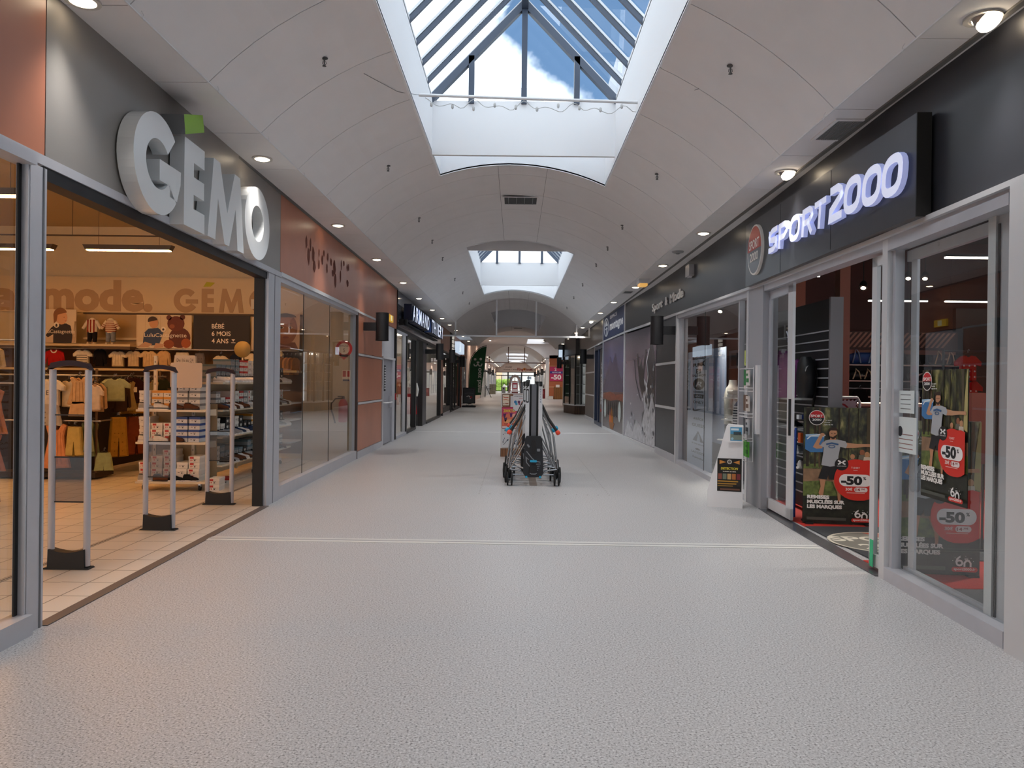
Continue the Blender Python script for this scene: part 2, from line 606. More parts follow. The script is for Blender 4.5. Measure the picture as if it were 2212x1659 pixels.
# floor
mb = MB().box(G(), -3.1, 3.14, -16, 14.4, -0.3, 0, m_floor).box(G(), -3.28, 3.3, 14.4, 49, -0.3, 0, m_floor).box(G(), -3.6, 9, 49, 68, -0.3, 0, m_floor).box(G(), -3.6, 3.3, 68, 122, -0.3, 0, m_floor)
struct('floor', mb)
# floor joint cover strips
mb = MB()
fr = G(0, 7.07, 0, rad(-0.35))
mb.box(fr, -2.86, 2.83, -0.075, 0.075, 0, 0.005, M('strip_pale', 'cfcfcd', 0.45))
mb.box(fr, -2.86, 2.83, -0.018, 0.018, 0.005, 0.007, M('strip_groove', 'a9a9ab', 0.6))
struct('trim_1', mb)
struct('trim_2', MB().box(G(0, 22.5, 0), -3.0, 3.0, -0.05, 0.05, 0, 0.004, m_matwhite))
mb = MB()
m_plug = M('floor_plug', '4c4a49', 0.8)
for i in range(13):
    mb.disc(G(), -0.48 + i * 0.145, 10.15, 0.012, 0.0015, m_plug, n=6)
for i in range(36):
    for x in (-0.48, 1.26):
        mb.disc(G(), x, 10.15 + i * 0.15, 0.011, 0.0015, m_plug, n=6)
struct('trim_3', mb)

# vaulted ceiling: panels with open joints under a dark backing
def vault(mb, y0, y1, openings, joint0=4.75, pitch=1.225, mat=m_ceil, seams=True):
    xs = [-2.45 + i * (2.45 + CX - 1.25) / 7 for i in range(8)] + [CX - 1.25 + 2.5 * i / 12 for i in range(1, 13)] + [CX + 1.25 + (2.47 - CX - 1.25) * i / 7 for i in range(1, 8)]
    cuts = [y0, y1]
    k = math.ceil((y0 - joint0) / pitch)
    joints = []
    while joint0 + k * pitch < y1:
        joints.append(joint0 + k * pitch); k += 1
    for (a, b) in openings:
        cuts += [a, b]
    ys = sorted(set([c for c in cuts if y0 <= c <= y1] + joints))
    g = 0.005
    for a, b in zip(ys, ys[1:]):
        mid = (a + b) / 2
        o = any(p < mid < q for p, q in openings)
        a2 = a + (g if a in joints else 0); b2 = b - (g if b in joints else 0)
        for x0, x1 in zip(xs, xs[1:]):
            if o and abs((x0 + x1) / 2 - CX) < 1.25:
                continue
            e0 = e1 = 0
            mb.hexa([(x0 + e0, a2, vz(x0)), (x1, a2, vz(x1)), (x1, b2, vz(x1)), (x0 + e0, b2, vz(x0)),
                     (x0, a2, vz(x0) + 0.02), (x1, a2, vz(x1) + 0.02), (x1, b2, vz(x1) + 0.02), (x0, b2, vz(x0) + 0.02)], mat)
            mb.add([(x0, a, vz(x0) + 0.02), (x1, a, vz(x1) + 0.02), (x1, b, vz(x1) + 0.02), (x0, b, vz(x0) + 0.02)], [(0, 1, 2, 3)], m_gap)
        if seams and not o:                   # seams either side of the crown
            for sx in (-0.38, 0.38):
                x = CX + sx
                mb.add([(x - 0.004, a, vz(x) - 0.001), (x + 0.004, a, vz(x) - 0.001), (x + 0.004, b, vz(x) - 0.001), (x - 0.004, b, vz(x) - 0.001)], [(0, 1, 2, 3)], m_gap)
mb = MB()
vault(mb, -16, 30.0, [(a, b) for a, b, c, d in SKYLIGHTS])
vault(mb, 30.0, 49, [(34.5, 45)])
vault(mb, 68, 120, [(83, 89), (95, 101), (107, 113)], seams=False)
# flat margins left and right, with open joints
y = 4.75 - 1.225 * 17
while y < 121:
    if not 49 < y + 0.6 < 68:
        a, b = y + 0.005, y + 1.22
        for x0, x1, zz in ((min(LX(a), -2.9) - 0.05, -2.452, ZL), (2.472, max(RX(a), 2.9) + 0.1, ZR)):
            mb.hexa([(x0, a, zz), (x1, a, zz), (x1, b, zz), (x0, b, zz), (x0, a, zz + 0.02), (x1, a, zz + 0.02), (x1, b, zz + 0.02), (x0, b, zz + 0.02)], m_ceil)
            mb.add([(x0, y, zz + 0.02), (x1, y, zz + 0.02), (x1, y + 1.225, zz + 0.02), (x0, y + 1.225, zz + 0.02)], [(0, 1, 2, 3)], m_gap)
    y += 1.225
# light angle bead along the two springings
for x, zz in ((-2.45, ZL), (2.47, ZR)):
    mb.box(G(), x - 0.006, x + 0.006, -16, 49, zz - 0.006, zz + 0.004, m_matwhite)
struct('ceiling', mb)

# light shafts, kerbs, gable glazing
def skylight(i, oy0, oy1, gy0, gy1):
    mb = MB()
    x0, x1 = CX - 1.25, CX + 1.25
    for x, s in ((x0, -1), (x1, 1)):
        xa, xb = (x - 0.03, x) if s < 0 else (x, x + 0.03)
        mb.box(G(), xa, xb, oy0, oy1, vz(x) - 0.01, 5.36, m_shaft)
    for y, s in ((oy0, -1), (oy1, 1)):
        ya, yb = (y - 0.03, y) if s < 0 else (y, y + 0.03)
        n = 12
        for k in range(n):
            p, q = x0 + 2.5 * k / n, x0 + 2.5 * (k + 1) / n
            mb.hexa([(p, ya, vz(p) - 0.01), (q, ya, vz(q) - 0.01), (q, yb, vz(q) - 0.01), (p, yb, vz(p) - 0.01), (p, ya, 5.4), (q, ya, 5.4), (q, yb, 5.4), (p, yb, 5.4)], m_shaft)
    mb.box(G(), x0 - 0.03, x1 + 0.03, oy0, gy0, 5.3, 5.4, m_shaft)
    for gy, s in ((gy0, -1), (gy1, 1)):       # kerb upstand under each gable
        a, b = (gy - 0.06, gy) if s < 0 else (gy, gy + 0.06)
        mb.box(G(), x0, x1, a, b, 4.60, 5.34, m_shaft)
    for s in (-1, 1):
        mb.box(G(), CX + s * 1.31 - 0.06, CX + s * 1.31 + 0.06, gy0, gy1, 5.34, 5.40, m_shaft)
    struct('ceiling', mb)
    struct('window_%d' % (i + 5), MB().rect(G(), x0, x1, gy1 + 0.06, oy1, 5.34, m_roofglass))  # glass lid added so the sky brightens the pocket behind the kerb
    w = Thing('window_%d' % i, structure=True, loc=(CX, gy0, 5.34))
    ridge, eave = 6.72, 5.36
    ex = 1.31
    n = int(round((gy1 - gy0) / 0.55))
    for s in (-1, 1):
        d = Vector((s * ex, 0, eave - ridge)); L = d.length; d.normalize()
        nrm = Vector((-d.z * s, 0, d.x * s)) if True else None
        mb = MB()
        for k in range(n + 1):
            y = gy0 + (gy1 - gy0) * k / n
            fr = Fr((CX, y, ridge), d, (0, 1, 0), Vector((d.z * -s, 0, d.x * s)))
            mb.box(fr, 0, L, -0.02, 0.02, -0.05, -0.004, m_rafter)
            mb.box(fr, 0, L, -0.028, 0.028, 0.004, 0.03, m_alul)
        w.part('rafter', mb)
        mb = MB()
        mb.add([(CX, gy0, ridge), (CX + s * ex, gy0, eave), (CX + s * ex, gy1, eave), (CX, gy1, ridge)], [(0, 1, 2, 3)], m_roofglass)
        w.part('pane', mb)
    mb = MB().box(G(), CX - 0.045, CX + 0.045, gy0, gy1, ridge - 0.14, ridge + 0.03, m_rafter)
    w.part('ridge_beam', mb)
    for gy in (gy0, gy1):
        mb = MB()
        fr = XY(CX, gy, 0)
        for xx in (-0.72, 0, 0.72):
            zt = ridge - (ridge - eave) * abs(xx) / ex - 0.03
            mb.box(fr, xx - 0.038, xx + 0.038, 5.3, zt, -0.05, 0.05, m_rafter)
        for s in (-1, 1):
            mb.stroke(fr, [(0, ridge - 0.05), (s * ex, eave - 0.05)], 0.09, -0.05, 0.05, m_rafter)
        w.part('gable_frame', mb)
        w.part('gable_pane', MB().poly(fr, [(-ex, eave), (ex, eave), (0, ridge)], 0, m_roofglass))
for i, s in enumerate(SKYLIGHTS):
    skylight(i + 1, *s)
# closed shaft beyond the smoke screen
mb = MB()
x0, x1 = CX - 1.25, CX + 1.25
for x in (x0, x1):
    mb.box(G(), x - 0.015, x + 0.015, 34.5, 45, vz(x) - 0.01, 5.4, m_shaft)
for y in (34.5, 45):
    n = 12
    for k in range(n):
        p, q = x0 + 2.5 * k / n, x0 + 2.5 * (k + 1) / n
        mb.hexa([(p, y - .02, vz(p) - 0.01), (q, y - .02, vz(q) - 0.01), (q, y + .02, vz(q) - 0.01), (p, y + .02, vz(p) - 0.01), (p, y - .02, 5.4), (q, y - .02, 5.4), (q, y + .02, 5.4), (p, y + .02, 5.4)], m_shaft)
mb.box(G(), x0, x1, 34.5, 45, 5.4, 5.45, m_shaft)
mb.box(G(), x0, x1, 41.0, 41.06, 4.6, 5.4, m_shaft)
struct('ceiling', mb)
# far shafts
mb = MB()
for (a, b) in ((83, 89), (95, 101), (107, 113)):
    for x in (x0, x1):
        mb.box(G(), x - 0.015, x + 0.015, a, b, vz(x) - 0.01, 5.2, m_shaft)
    for y in (a, b):
        mb.box(G(), x0, x1, y - 0.02, y + 0.02, 4.6, 5.2, m_shaft)
struct('ceiling', mb)

# vault ends: solid lunettes over the flat crossing ceiling
def lunette(mb, y, ztop, mat, t=0.06, x_l=-3.3, x_r=3.3):
    xs = [-2.45 + 4.92 * i / 24 for i in range(25)]
    for p, q in zip(xs, xs[1:]):
        mb.hexa([(p, y, vz(p)), (q, y, vz(q)), (q, y + t, vz(q)), (p, y + t, vz(p)), (p, y, ztop), (q, y, ztop), (q, y + t, ztop), (p, y + t, ztop)], mat)
    mb.box(G(), x_l, -2.45, y, y + t, ZL - 0.02, ztop, mat)
    mb.box(G(), 2.47, x_r, y, y + t, ZR - 0.02, ztop, mat)
mb = MB()
lunette(mb, 48.96, 5.0, m_ceil)
lunette(mb, 68.0, 5.0, m_ceil, x_r=9)
mc = m_ceil
for (a, b, c, d) in ((-3.6, 0.85, 49, 68), (0.85, 2.95, 49, 60), (0.85, 2.95, 67.5, 68), (2.95, 9, 49, 68)):
    mb.box(G(), a, b, c, d, 4.9, 4.95, mc)
mb.box(G(), 0.85, 0.88, 60, 67.5, 4.9, 5.6, m_shaft).box(G(), 2.92, 2.95, 60, 67.5, 4.9, 5.6, m_shaft)
mb.box(G(), 0.85, 2.95, 67.45, 67.5, 4.9, 5.6, m_shaft).box(G(), 0.85, 2.95, 60, 60.05, 4.9, 5.6, m_shaft)
struct('ceiling', mb)
# opaque roof over the shops on both sides so that only the roof lights let daylight in
m_roofdeck = M('roof_deck', '6b6b6b', 0.9)
mb = MB()
mb.box(G(), -14, -2.3, -16.2, 122, 5.12, 5.2, m_roofdeck).box(G(), 2.35, 14, -16.2, 122, 5.12, 5.2, m_roofdeck)
prev = -16.2
for (a, b, c, d) in SKYLIGHTS + [(34.5, 45, 0, 0)]:
    mb.box(G(), -2.3, 2.35, prev, a - 0.03, 5.12, 5.2, m_roofdeck); prev = b + 0.03
mb.box(G(), -2.3, 2.35, prev, 49, 5.12, 5.2, m_roofdeck)
for (a, b, c, d) in SKYLIGHTS + [(34.5, 45, 0, 0)]:
    mb.box(G(), -2.3, CX - 1.28, a - 0.03, b + 0.03, 5.12, 5.2, m_roofdeck).box(G(), CX + 1.28, 2.35, a - 0.03, b + 0.03, 5.12, 5.2, m_roofdeck)
struct('ceiling', mb)

# end wall behind the camera
struct('wall_back', MB().box(G(), -14, 14, -16.2, -16, 0, 5.2, m_matwhite))

# roof light dome and tower seen through the glazing
t = Thing('roof_dome', 'pale grey ventilation dome on the roof behind the first gable window', 'roof dome', (0.1, 15.3, 5.2))
mb = MB().lathe((0.1, 15.3, 5.2), (0, 0, 1), [(1.05, 0), (1.05, 0.9), (0.95, 1.0), (0.62, 1.05)], M('dome_grey', 'b9bec4', 0.6), 28)
t.part('base', mb)
mb = MB().lathe((0.1, 15.3, 6.22), (0, 0, 1), [(0.72, 0), (0.60, 0.22), (0.47, 0.55), (0.42, 0.86), (0.36, 1.0), (0.22, 1.12), (0.0, 1.17)], M('dome_light', 'c9ced6', 0.5), 28)
t.part('cap', mb)
t = Thing('tower_block', 'pale concrete tower with small square openings seen through the right roof glazing', 'building', (13, 60, 5))
mb = MB().box(G(), 9.3, 14.5, 60, 66, 5, 29, M('tower_concrete', 'b7bac0', 0.9, var=0.05, vscale=1))
mb.box(G(), 7.7, 9.3, 60.6, 66, 5, 27.5, M('tower_side', 'a4a8b0', 0.9))
t.part('wall', mb)
mb = MB()
m_op = M('tower_opening', '5f656e', 0.8)
for zz in (26.2, 22.6):
    for i in range(5):
        for k in range(4):
            mb.box(XY(0, 60), 10.2 + i * 0.34, 10.4 + i * 0.34, zz - k * 0.4, zz - k * 0.4 + 0.25, 0, 0.02, m_op)
t.parts('opening', mb)
struct('wall_right', MB().box(G(), 9, 9.02, 49, 68, 0, 4.9, m_matwhite))
# ============================================================ WALLS AND SHOP FRONTS
def wbox(mb, side, y0, y1, z0, z1, d0, d1, mat, za=None, zb=None):
    """box on a shop-front line; z1 (at y0) and zb (top at y1) may differ"""
    fr = LF(y0, y1) if side == 'L' else RF(y0, y1)
    s = 1 if side == 'L' else -1
    zb = z1 if zb is None else zb
    za = z0 if za is None else za
    p = []
    for (yy, zl, zh) in ((y0, z0, z1), (y1, za, zb)):
        p.append((yy, zl, zh))
    (ya, l0, h0), (yb, l1, h1) = p
    mb.hexa([fr(s * ya, l0, d0), fr(s * yb, l1, d0), fr(s * yb, h1, d0), fr(s * ya, h0, d0),
             fr(s * ya, l0, d1), fr(s * yb, l1, d1), fr(s * yb, h1, d1), fr(s * ya, h0, d1)], mat)
    return mb

# ---- left fascia
mb = MB()
wbox(mb, 'L', -16, 4.545, 2.79, 3.84, -0.15, 0.0, m_orange)
struct('wall_left', mb)
struct('wall_left', wbox(MB(), 'L', 4.555, 9.44, 2.79, 3.84, -0.15, 0.0, m_greyp))
mb = wbox(MB(), 'L', 9.45, 19.28, 2.81, 3.86, -0.15, 0.0, m_orange)
wbox(mb, 'L', 14.45, 17.12, 2.02, 2.80, -0.15, 0.0, m_orange)
wbox(mb, 'L', 14.45, 17.12, 1.08, 1.96, -0.15, 0.0, m_orange)
wbox(mb, 'L', 14.45, 17.12, 0.14, 1.02, -0.15, 0.0, m_orange)
struct('wall_left', mb)
mb = MB()
for z in (1.99, 1.05, 2.80):
    wbox(mb, 'L', 14.45, 17.15, z - 0.02, z + 0.02, -0.1, 0.015, m_alul)
wbox(mb, 'L', 19.28, 19.36, 2.8, 3.86, -0.1, 0.02, m_seal)
struct('trim_5', mb)
struct('baseboard_left', wbox(MB(), 'L', 14.42, 17.15, 0, 0.13, -0.1, 0.02, m_alu))
m_atf = M('glossy_slate_fascia', '4a4e57', 0.12, var=0.02)
struct('wall_left', wbox(MB(), 'L', 19.36, 31.9, 2.86, 3.9, -0.15, -0.02, m_atf))
m_pinkwall = M('pale_terracotta', 'a0786a', 0.5, var=0.04, vscale=1.5)
mb = wbox(MB(), 'L', 31.9, 36.2, 2.84, 3.9, -0.15, 0, m_pinkwall)
wbox(mb, 'L', 31.9, 32.7, 0.12, 2.84, -0.15, 0, m_pinkwall)
wbox(mb, 'L', 38.5, 49, 2.95, 3.9, -0.15, 0, m_pinkwall)
wbox(mb, 'L', 43.3, 44.3, 0, 2.95, -0.15, 0, m_pinkwall)
wbox(mb, 'L', 36.2, 38.5, 2.95, 3.9, -0.15, -0.02, M('dark_fascia', '2e2f33', 0.4))
struct('wall_left', mb)
# interior face of the wall behind the camera, left
struct('wall_left', wbox(MB(), 'L', -16, 3.0, 0, 2.79, -0.15, 0, M('plain_storefront', '8b8986', 0.5)))
# ---- right fascia
mb = MB()
pts = [-16, 6.0, 9.2, 14.3, 17.0, 20.85]
for a, b in zip(pts, pts[1:]):
    wbox(mb, 'R', a, b, SZ(a), 3.68, -0.15, 0, m_anth, za=SZ(b), zb=3.68)
struct('wall_right', mb)
struct('wall_right', wbox(MB(), 'R', -16, 3.3, 0, 2.65, -0.15, 0, m_anth))
mb = MB()
for (a, b) in ((25.45, 32.5), (32.5, 49)):
    wbox(mb, 'R', a, b, 2.86, 3.68, -0.15, 0, M('dark_taupe_panel', '45413f', 0.35))
struct('wall_right', mb)
mb = MB()
for z0, z1 in ((0.14, 1.0), (1.05, 1.88), (1.94, 2.83)):
    wbox(mb, 'R', 14.42, 16.5, z0, min(z1, 2.80), -0.15, 0, m_anth)
    wbox(mb, 'R', 28.3, 32.4, z0, z1, -0.15, 0, M('dark_taupe_panel'))
struct('wall_right', mb)
mb = MB()
for z in (1.025, 1.91):
    wbox(mb, 'R', 14.4, 16.52, z - 0.025, z + 0.025, -0.1, 0.015, m_alul)
    wbox(mb, 'R', 28.3, 32.4, z - 0.025, z + 0.025, -0.1, 0.015, m_alul)
for a, b in ((14.38, 20.75), (20.75, 25.5), (25.5, 32.4)):
    wbox(mb, 'R', a, b, SZ(a) - 0.0, SZ(a) + 0.05, -0.1, 0.02, m_alul, za=SZ(b), zb=SZ(b) + 0.05)
for y in (14.38, 20.75, 25.42, 28.25):
    wbox(mb, 'R', y - 0.05, y + 0.05, 0, SZ(y) if y < 20 else (3.68 if y < 26 else SZ(y)), -0.1, 0.025, m_alul)
struct('trim_6', mb)
struct('baseboard_right', wbox(wbox(MB(), 'R', 14.43, 16.5, 0, 0.14, -0.1, 0.02, m_alu), 'R', 28.3, 32.4, 0, 0.14, -0.1, 0.02, m_alu))

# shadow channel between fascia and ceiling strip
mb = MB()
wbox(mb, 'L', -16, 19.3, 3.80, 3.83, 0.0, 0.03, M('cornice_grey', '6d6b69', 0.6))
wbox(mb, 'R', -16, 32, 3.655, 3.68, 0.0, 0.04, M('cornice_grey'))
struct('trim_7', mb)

WN = [10]
def window(side, y0, y1, z1, zb=None, mulls=(), rail=0.11, post=0.06, glass=None, frame=None, d=-0.08, seams=(), name=None, z0=0.0, head=0.07):
    WN[0] += 1
    glass = glass or m_glass; frame = frame or m_alu
    zb = z1 if zb is None else zb
    X = LX if side == 'L' else RX
    t = Thing(name or 'window_%d' % WN[0], structure=True, loc=(X(y0), y0, z0))
    mb = MB()
    wbox(mb, side, y0, y1, z0, z0 + rail, d - 0.03, d + 0.09, frame)
    wbox(mb, side, y0, y1, z1 - head, z1, d - 0.03, d + 0.09, frame, za=zb - head, zb=zb)
    for y in [y0 + post / 2, y1 - post / 2] + list(mulls):
        zz = z1 + (zb - z1) * (y - y0) / (y1 - y0)
        wbox(mb, side, y - post / 2, y + post / 2, z0 + rail, zz - head, d - 0.02, d + 0.05, frame)
    t.part('frame', mb)
    mb = MB()
    s = 1 if side == 'L' else -1
    fr = LF(y0, y1) if side == 'L' else RF(y0, y1)
    ys = [y0 + post] + list(seams) + [y1 - post]
    for a, b in zip(ys, ys[1:]):
        za = z1 + (zb - z1) * (a - y0) / (y1 - y0) - head; zc = z1 + (zb - z1) * (b - y0) / (y1 - y0) - head
        g = 0.004
        mb.add([fr(s * (a + g), z0 + rail, d), fr(s * (b - g), z0 + rail, d), fr(s * (b - g), zc, d), fr(s * (a + g), za, d)], [(0, 1, 2, 3)], glass)
    t.part('pane', mb)
    if seams:
        mb = MB()
        for a in seams:
            za = z1 + (zb - z1) * (a - y0) / (y1 - y0) - head
            wbox(mb, side, a - 0.005, a + 0.005, z0 + rail, za, d - 0.004, d + 0.004, m_seal)
        t.part('seal', mb)
    return t

# ---- Gémo front
t = window('L', 2.6, 4.38, 2.79, glass=m_glass, rail=0.12, post=0.02, d=-0.03)
mb = MB()
wbox(mb, 'L', 4.33, 4.365, 0.12, 2.72, -0.029, -0.018, m_seal)
t.part('seal', mb)
mb = MB()
wbox(mb, 'L', 4.37, 4.54, 0, 2.74, -0.02, 0.02, m_alu)
wbox(mb, 'L', 4.50, 4.515, 0, 2.74, 0.02, 0.024, M('alu_groove', '6a6b70', 0.5))
wbox(mb, 'L', 8.93, 9.41, 0, 2.78, -0.14, 0.02, m_alu)
wbox(mb, 'L', 8.90, 8.93, 0, 2.72, -0.14, -0.02, m_seal)
wbox(mb, 'L', 9.16, 9.17, 0, 2.78, 0.02, 0.024, M('alu_groove'))
struct('trim_8', mb)
mb = MB()
wbox(mb, 'L', 2.6, 9.42, 2.76, 2.82, -0.13, 0.03, m_alu)
wbox(mb, 'L', 4.54, 8.93, 2.68, 2.76, -0.12, 0.0, m_blackmetal)
wbox(mb, 'L', 9.41, 14.42, 2.78, 2.83, -0.13, 0.03, m_alul)
struct('trim_9', mb)
pts = [(-3.3, 4.4)] + [(LX(y) - 0.03, y) for y in (4.4, 6, 7.5, 9.0)] + [(-3.3, 9.0)]
struct('floor', MB().prism(G(), pts[::-1], -0.01, 0.002, m_tile))
struct('trim_10', wbox(MB(), 'L', 4.54, 8.93, 0, 0.006, -0.03, 0.05, M('threshold_brown', '5f5653', 0.5)))
window('L', 9.41, 14.40, 2.78, 2.80, rail=0.16, post=0.055, seams=(10.85, 12.45), glass=m_glassd)
wbox_mb = wbox(MB(), 'L', 14.36, 14.44, 0, 2.8, -0.1, 0.01, M('brown_seal', '4b3b38', 0.6))
struct('trim_11', wbox_mb)

# ---- grey service door
t = Thing('door_1', structure=True, loc=(LX(17.15), 17.15, 0))
m_doorg = M('service_door_grey', '9a9ba3', 0.45, var=0.02)
mb = MB()
wbox(mb, 'L', 17.15, 17.25, 0, 2.02, -0.12, 0.02, m_alul)
wbox(mb, 'L', 18.55, 18.95, 0, 2.02, -0.12, 0.02, m_alu)
wbox(mb, 'L', 17.15, 18.95, 2.0, 2.05, -0.12, 0.03, m_alul)
t.part('frame', mb)
lf = t.part('door_leaf', wbox(MB(), 'L', 17.25, 18.55, 0.02, 2.0, -0.06, -0.02, m_doorg))
fr = LF(17.2, 18.6)
mb = MB().tube([fr(17.35, 0.98, -0.02), fr(17.35, 0.98, 0.06), fr(18.3, 0.98, 0.06), fr(18.3, 0.98, -0.02)], 0.016, m_alul)
mb.box(fr, 18.25, 18.38, 0.85, 1.12, -0.02, 0.03, m_alu)
Sub(t, lf).part('push_bar', mb)
mb = MB().box(fr, 17.55, 17.75, 1.25, 1.85, -0.02, -0.012, m_black)
for k in range(9):
    mb.rect(fr, 17.57, 17.73, 1.30 + k * 0.06, 1.33 + k * 0.06, -0.0115, m_matwhite)
t.part('notice', mb)
mb = MB(); wbox(mb, 'L', 17.15, 18.95, 2.05, 2.80, -0.12, -0.01, M('pale_transom_panel', 'b9bac0', 0.5))
t.part('transom_panel', mb)
# small red call point beside the door
mb = MB().box(LF(18.9, 19.3), 18.98, 19.08, 1.02, 1.18, 0.0, 0.05, C('9b1c22'))
mb.box(LF(18.9, 19.3), 19.0, 19.06, 1.05, 1.15, 0.05, 0.055, C('c8c2b8'))
tag(obj('call_point', mb, origin=(LX(19), 19.03, 1.1)), 'small dark red fire call point on the post beside the grey service door', 'fire alarm')

# ---- Armand Thiery front
mb = MB()
for y in (19.3, 21.35, 23.45, 25.3, 31.7):
    w = 0.07 if y < 23 else (0.1 if y < 25 else 0.08)
    wbox(mb, 'L', y - w, y + w, 0, 2.86, -0.14, 0.0, m_blackmetal)
wbox(mb, 'L', 25.3, 26.5, 0, 2.86, -0.5, -0.02, M('slate_column', '32363f', 0.4))
wbox(mb, 'L', 19.3, 31.8, 2.80, 2.88, -0.14, 0.01, m_blackmetal)
struct('trim_12', mb)
window('L', 19.37, 21.28, 2.82, rail=0.07, post=0.03, frame=m_alu)
window('L', 21.42, 23.35, 2.80, rail=0.07, post=0.04, frame=m_blackmetal)
window('L', 26.5, 31.62, 2.82, rail=0.06, post=0.03, frame=m_blackmetal)

# ---- left shops farther on
struct('trim_13', wbox(wbox(wbox(MB(), 'L', 32.7, 36.2, 0.0, 0.12, -0.1, 0.02, m_alu), 'L', 32.66, 32.74, 0, 2.84, -0.1, 0.01, m_seal), 'L', 36.1, 36.25, 0, 3.9, -0.1, 0.02, m_seal))
window('L', 32.74, 36.1, 2.84, rail=0.35, post=0.05, frame=m_blackmetal, seams=(34.4,))
window('L', 36.25, 38.5, 2.9, rail=0.05, post=0.12, frame=m_blackmetal, mulls=(37.4,))
window('L', 38.5, 43.3, 2.95, rail=0.1, post=0.08, frame=m_blackmetal, mulls=(40.2,))
window('L', 44.3, 48.9, 2.95, rail=0.1, post=0.08, frame=m_alu, mulls=(46.6,))
struct('trim_14', wbox(MB(), 'L', 43.35, 43.7, 0.0, 3.4, 0, 0.05, M('rust_panel', '7a3a20', 0.5)))

# ---- Sport 2000 front
mb = MB()
wbox(mb, 'R', 3.3, 4.33, 0, 2.66, -0.16, 0.03, m_alul)
wbox(mb, 'R', 4.33, 4.37, 0, 2.6, -0.14, 0.0, m_alu)
wbox(mb, 'R', 5.90, 5.99, 0, 2.64, -0.07, 0.01, m_alul)
wbox(mb, 'R', 9.15, 9.72, 0, 2.70, -0.16, 0.02, M('grey_post', 'a3a4aa', 0.5))
wbox(mb, 'R', 9.72, 9.80, 0, 2.70, -0.14, 0.03, m_alul)
struct('trim_15', mb)
mb = MB()
for a, b in ((3.3, 6.0), (6.0, 9.2), (9.2, 14.4)):
    wbox(mb, 'R', a, b, SZ(a), SZ(a) + 0.035, -0.1, 0.045, m_alul, za=SZ(b), zb=SZ(b) + 0.035)
    wbox(mb, 'R', a, b, SZ(a) - 0.07, SZ(a), -0.12, 0.01, m_alu, za=SZ(b) - 0.07, zb=SZ(b))
struct('trim_16', mb)
window('R', 4.37, 5.90, 2.62, rail=0.10, post=0.045, seams=())
# parked sliding leaf behind the near pane
t = Thing('door_2', structure=True, loc=(RX(4.6), 4.6, 0))
mb = MB()
wbox(mb, 'R', 4.66, 4.74, 0.05, 2.56, -0.11, -0.09, m_alul)
wbox(mb, 'R', 4.56, 4.66, 0.05, 2.56, -0.14, -0.11, m_alu)
wbox(mb, 'R', 5.74, 5.83, 0.05, 2.52, -0.16, -0.14, m_alu)
wbox(mb, 'R', 4.60, 5.86, 0.05, 0.12, -0.16, -0.12, m_alu)
wbox(mb, 'R', 4.60, 5.86, 2.46, 2.54, -0.16, -0.12, m_alu)
t.part('frame', mb)
mb = MB(); wbox(mb, 'R', 4.64, 4.655, 0.1, 2.5, -0.109, -0.10, m_seal)
t.part('seal', mb)
# leaf just inside the opening, near side
t = Thing('door_3', structure=True, loc=(RX(6.2), 6.2, 0))
mb = MB()
wbox(mb, 'R', 6.22, 6.31, 0.03, 2.56, -0.08, -0.05, m_alul)
wbox(mb, 'R', 6.00, 6.31, 0.03, 0.13, -0.08, -0.05, m_alul)
wbox(mb, 'R', 6.00, 6.31, 2.48, 2.56, -0.08, -0.05, m_alul)
t.part('frame', mb)
t.part('pane', MB().rect(RF(6.0, 6.3), -6.22, -6.00, 0.13, 2.48, -0.07, m_glass))
# far leaf
t = Thing('door_4', structure=True, loc=(RX(8.6), 8.6, 0))
mb = MB()
wbox(mb, 'R', 8.28, 8.44, 0.03, 2.60, -0.08, -0.05, m_alul)
wbox(mb, 'R', 9.08, 9.15, 0.03, 2.60, -0.08, -0.05, m_alu)
wbox(mb, 'R', 8.28, 9.15, 0.03, 0.15, -0.08, -0.05, m_alul)
wbox(mb, 'R', 8.28, 9.15, 2.52, 2.62, -0.08, -0.05, m_alu)
f = t.part('frame', mb)
t.part('pane', MB().rect(RF(8.2, 9.2), -9.08, -8.44, 0.15, 2.52, -0.07, m_glass))
t.part('handle', wbox(MB(), 'R', 8.30, 8.33, 0.95, 1.35, -0.05, -0.03, m_black))
# dark threshold
mb = MB()
pts = []
for k in range(13):
    y = 6.0 + 3.2 * k / 12
    pts.append((RX(y) - 0.03 - 0.03 * math.sin(math.pi * k / 12), y))
pts += [(RX(9.2) + 0.09, 9.2), (RX(6) + 0.09, 6.0)]
mb.prism(G(), pts, 0, 0.008, M('threshold_slate', '4f5054', 0.25))
struct('trim_17', mb)
struct('trim_19', wbox(wbox(MB(), 'R', 16.5, 20.7, 0, .08, -.06, .02, m_alul), 'R', 20.8, 25.4, 0, .08, -.06, .02, m_alul))
window('R', 9.80, 14.34, 2.70, 2.80, rail=0.08, post=0.05, mulls=(10.35,), seams=(12.5,))

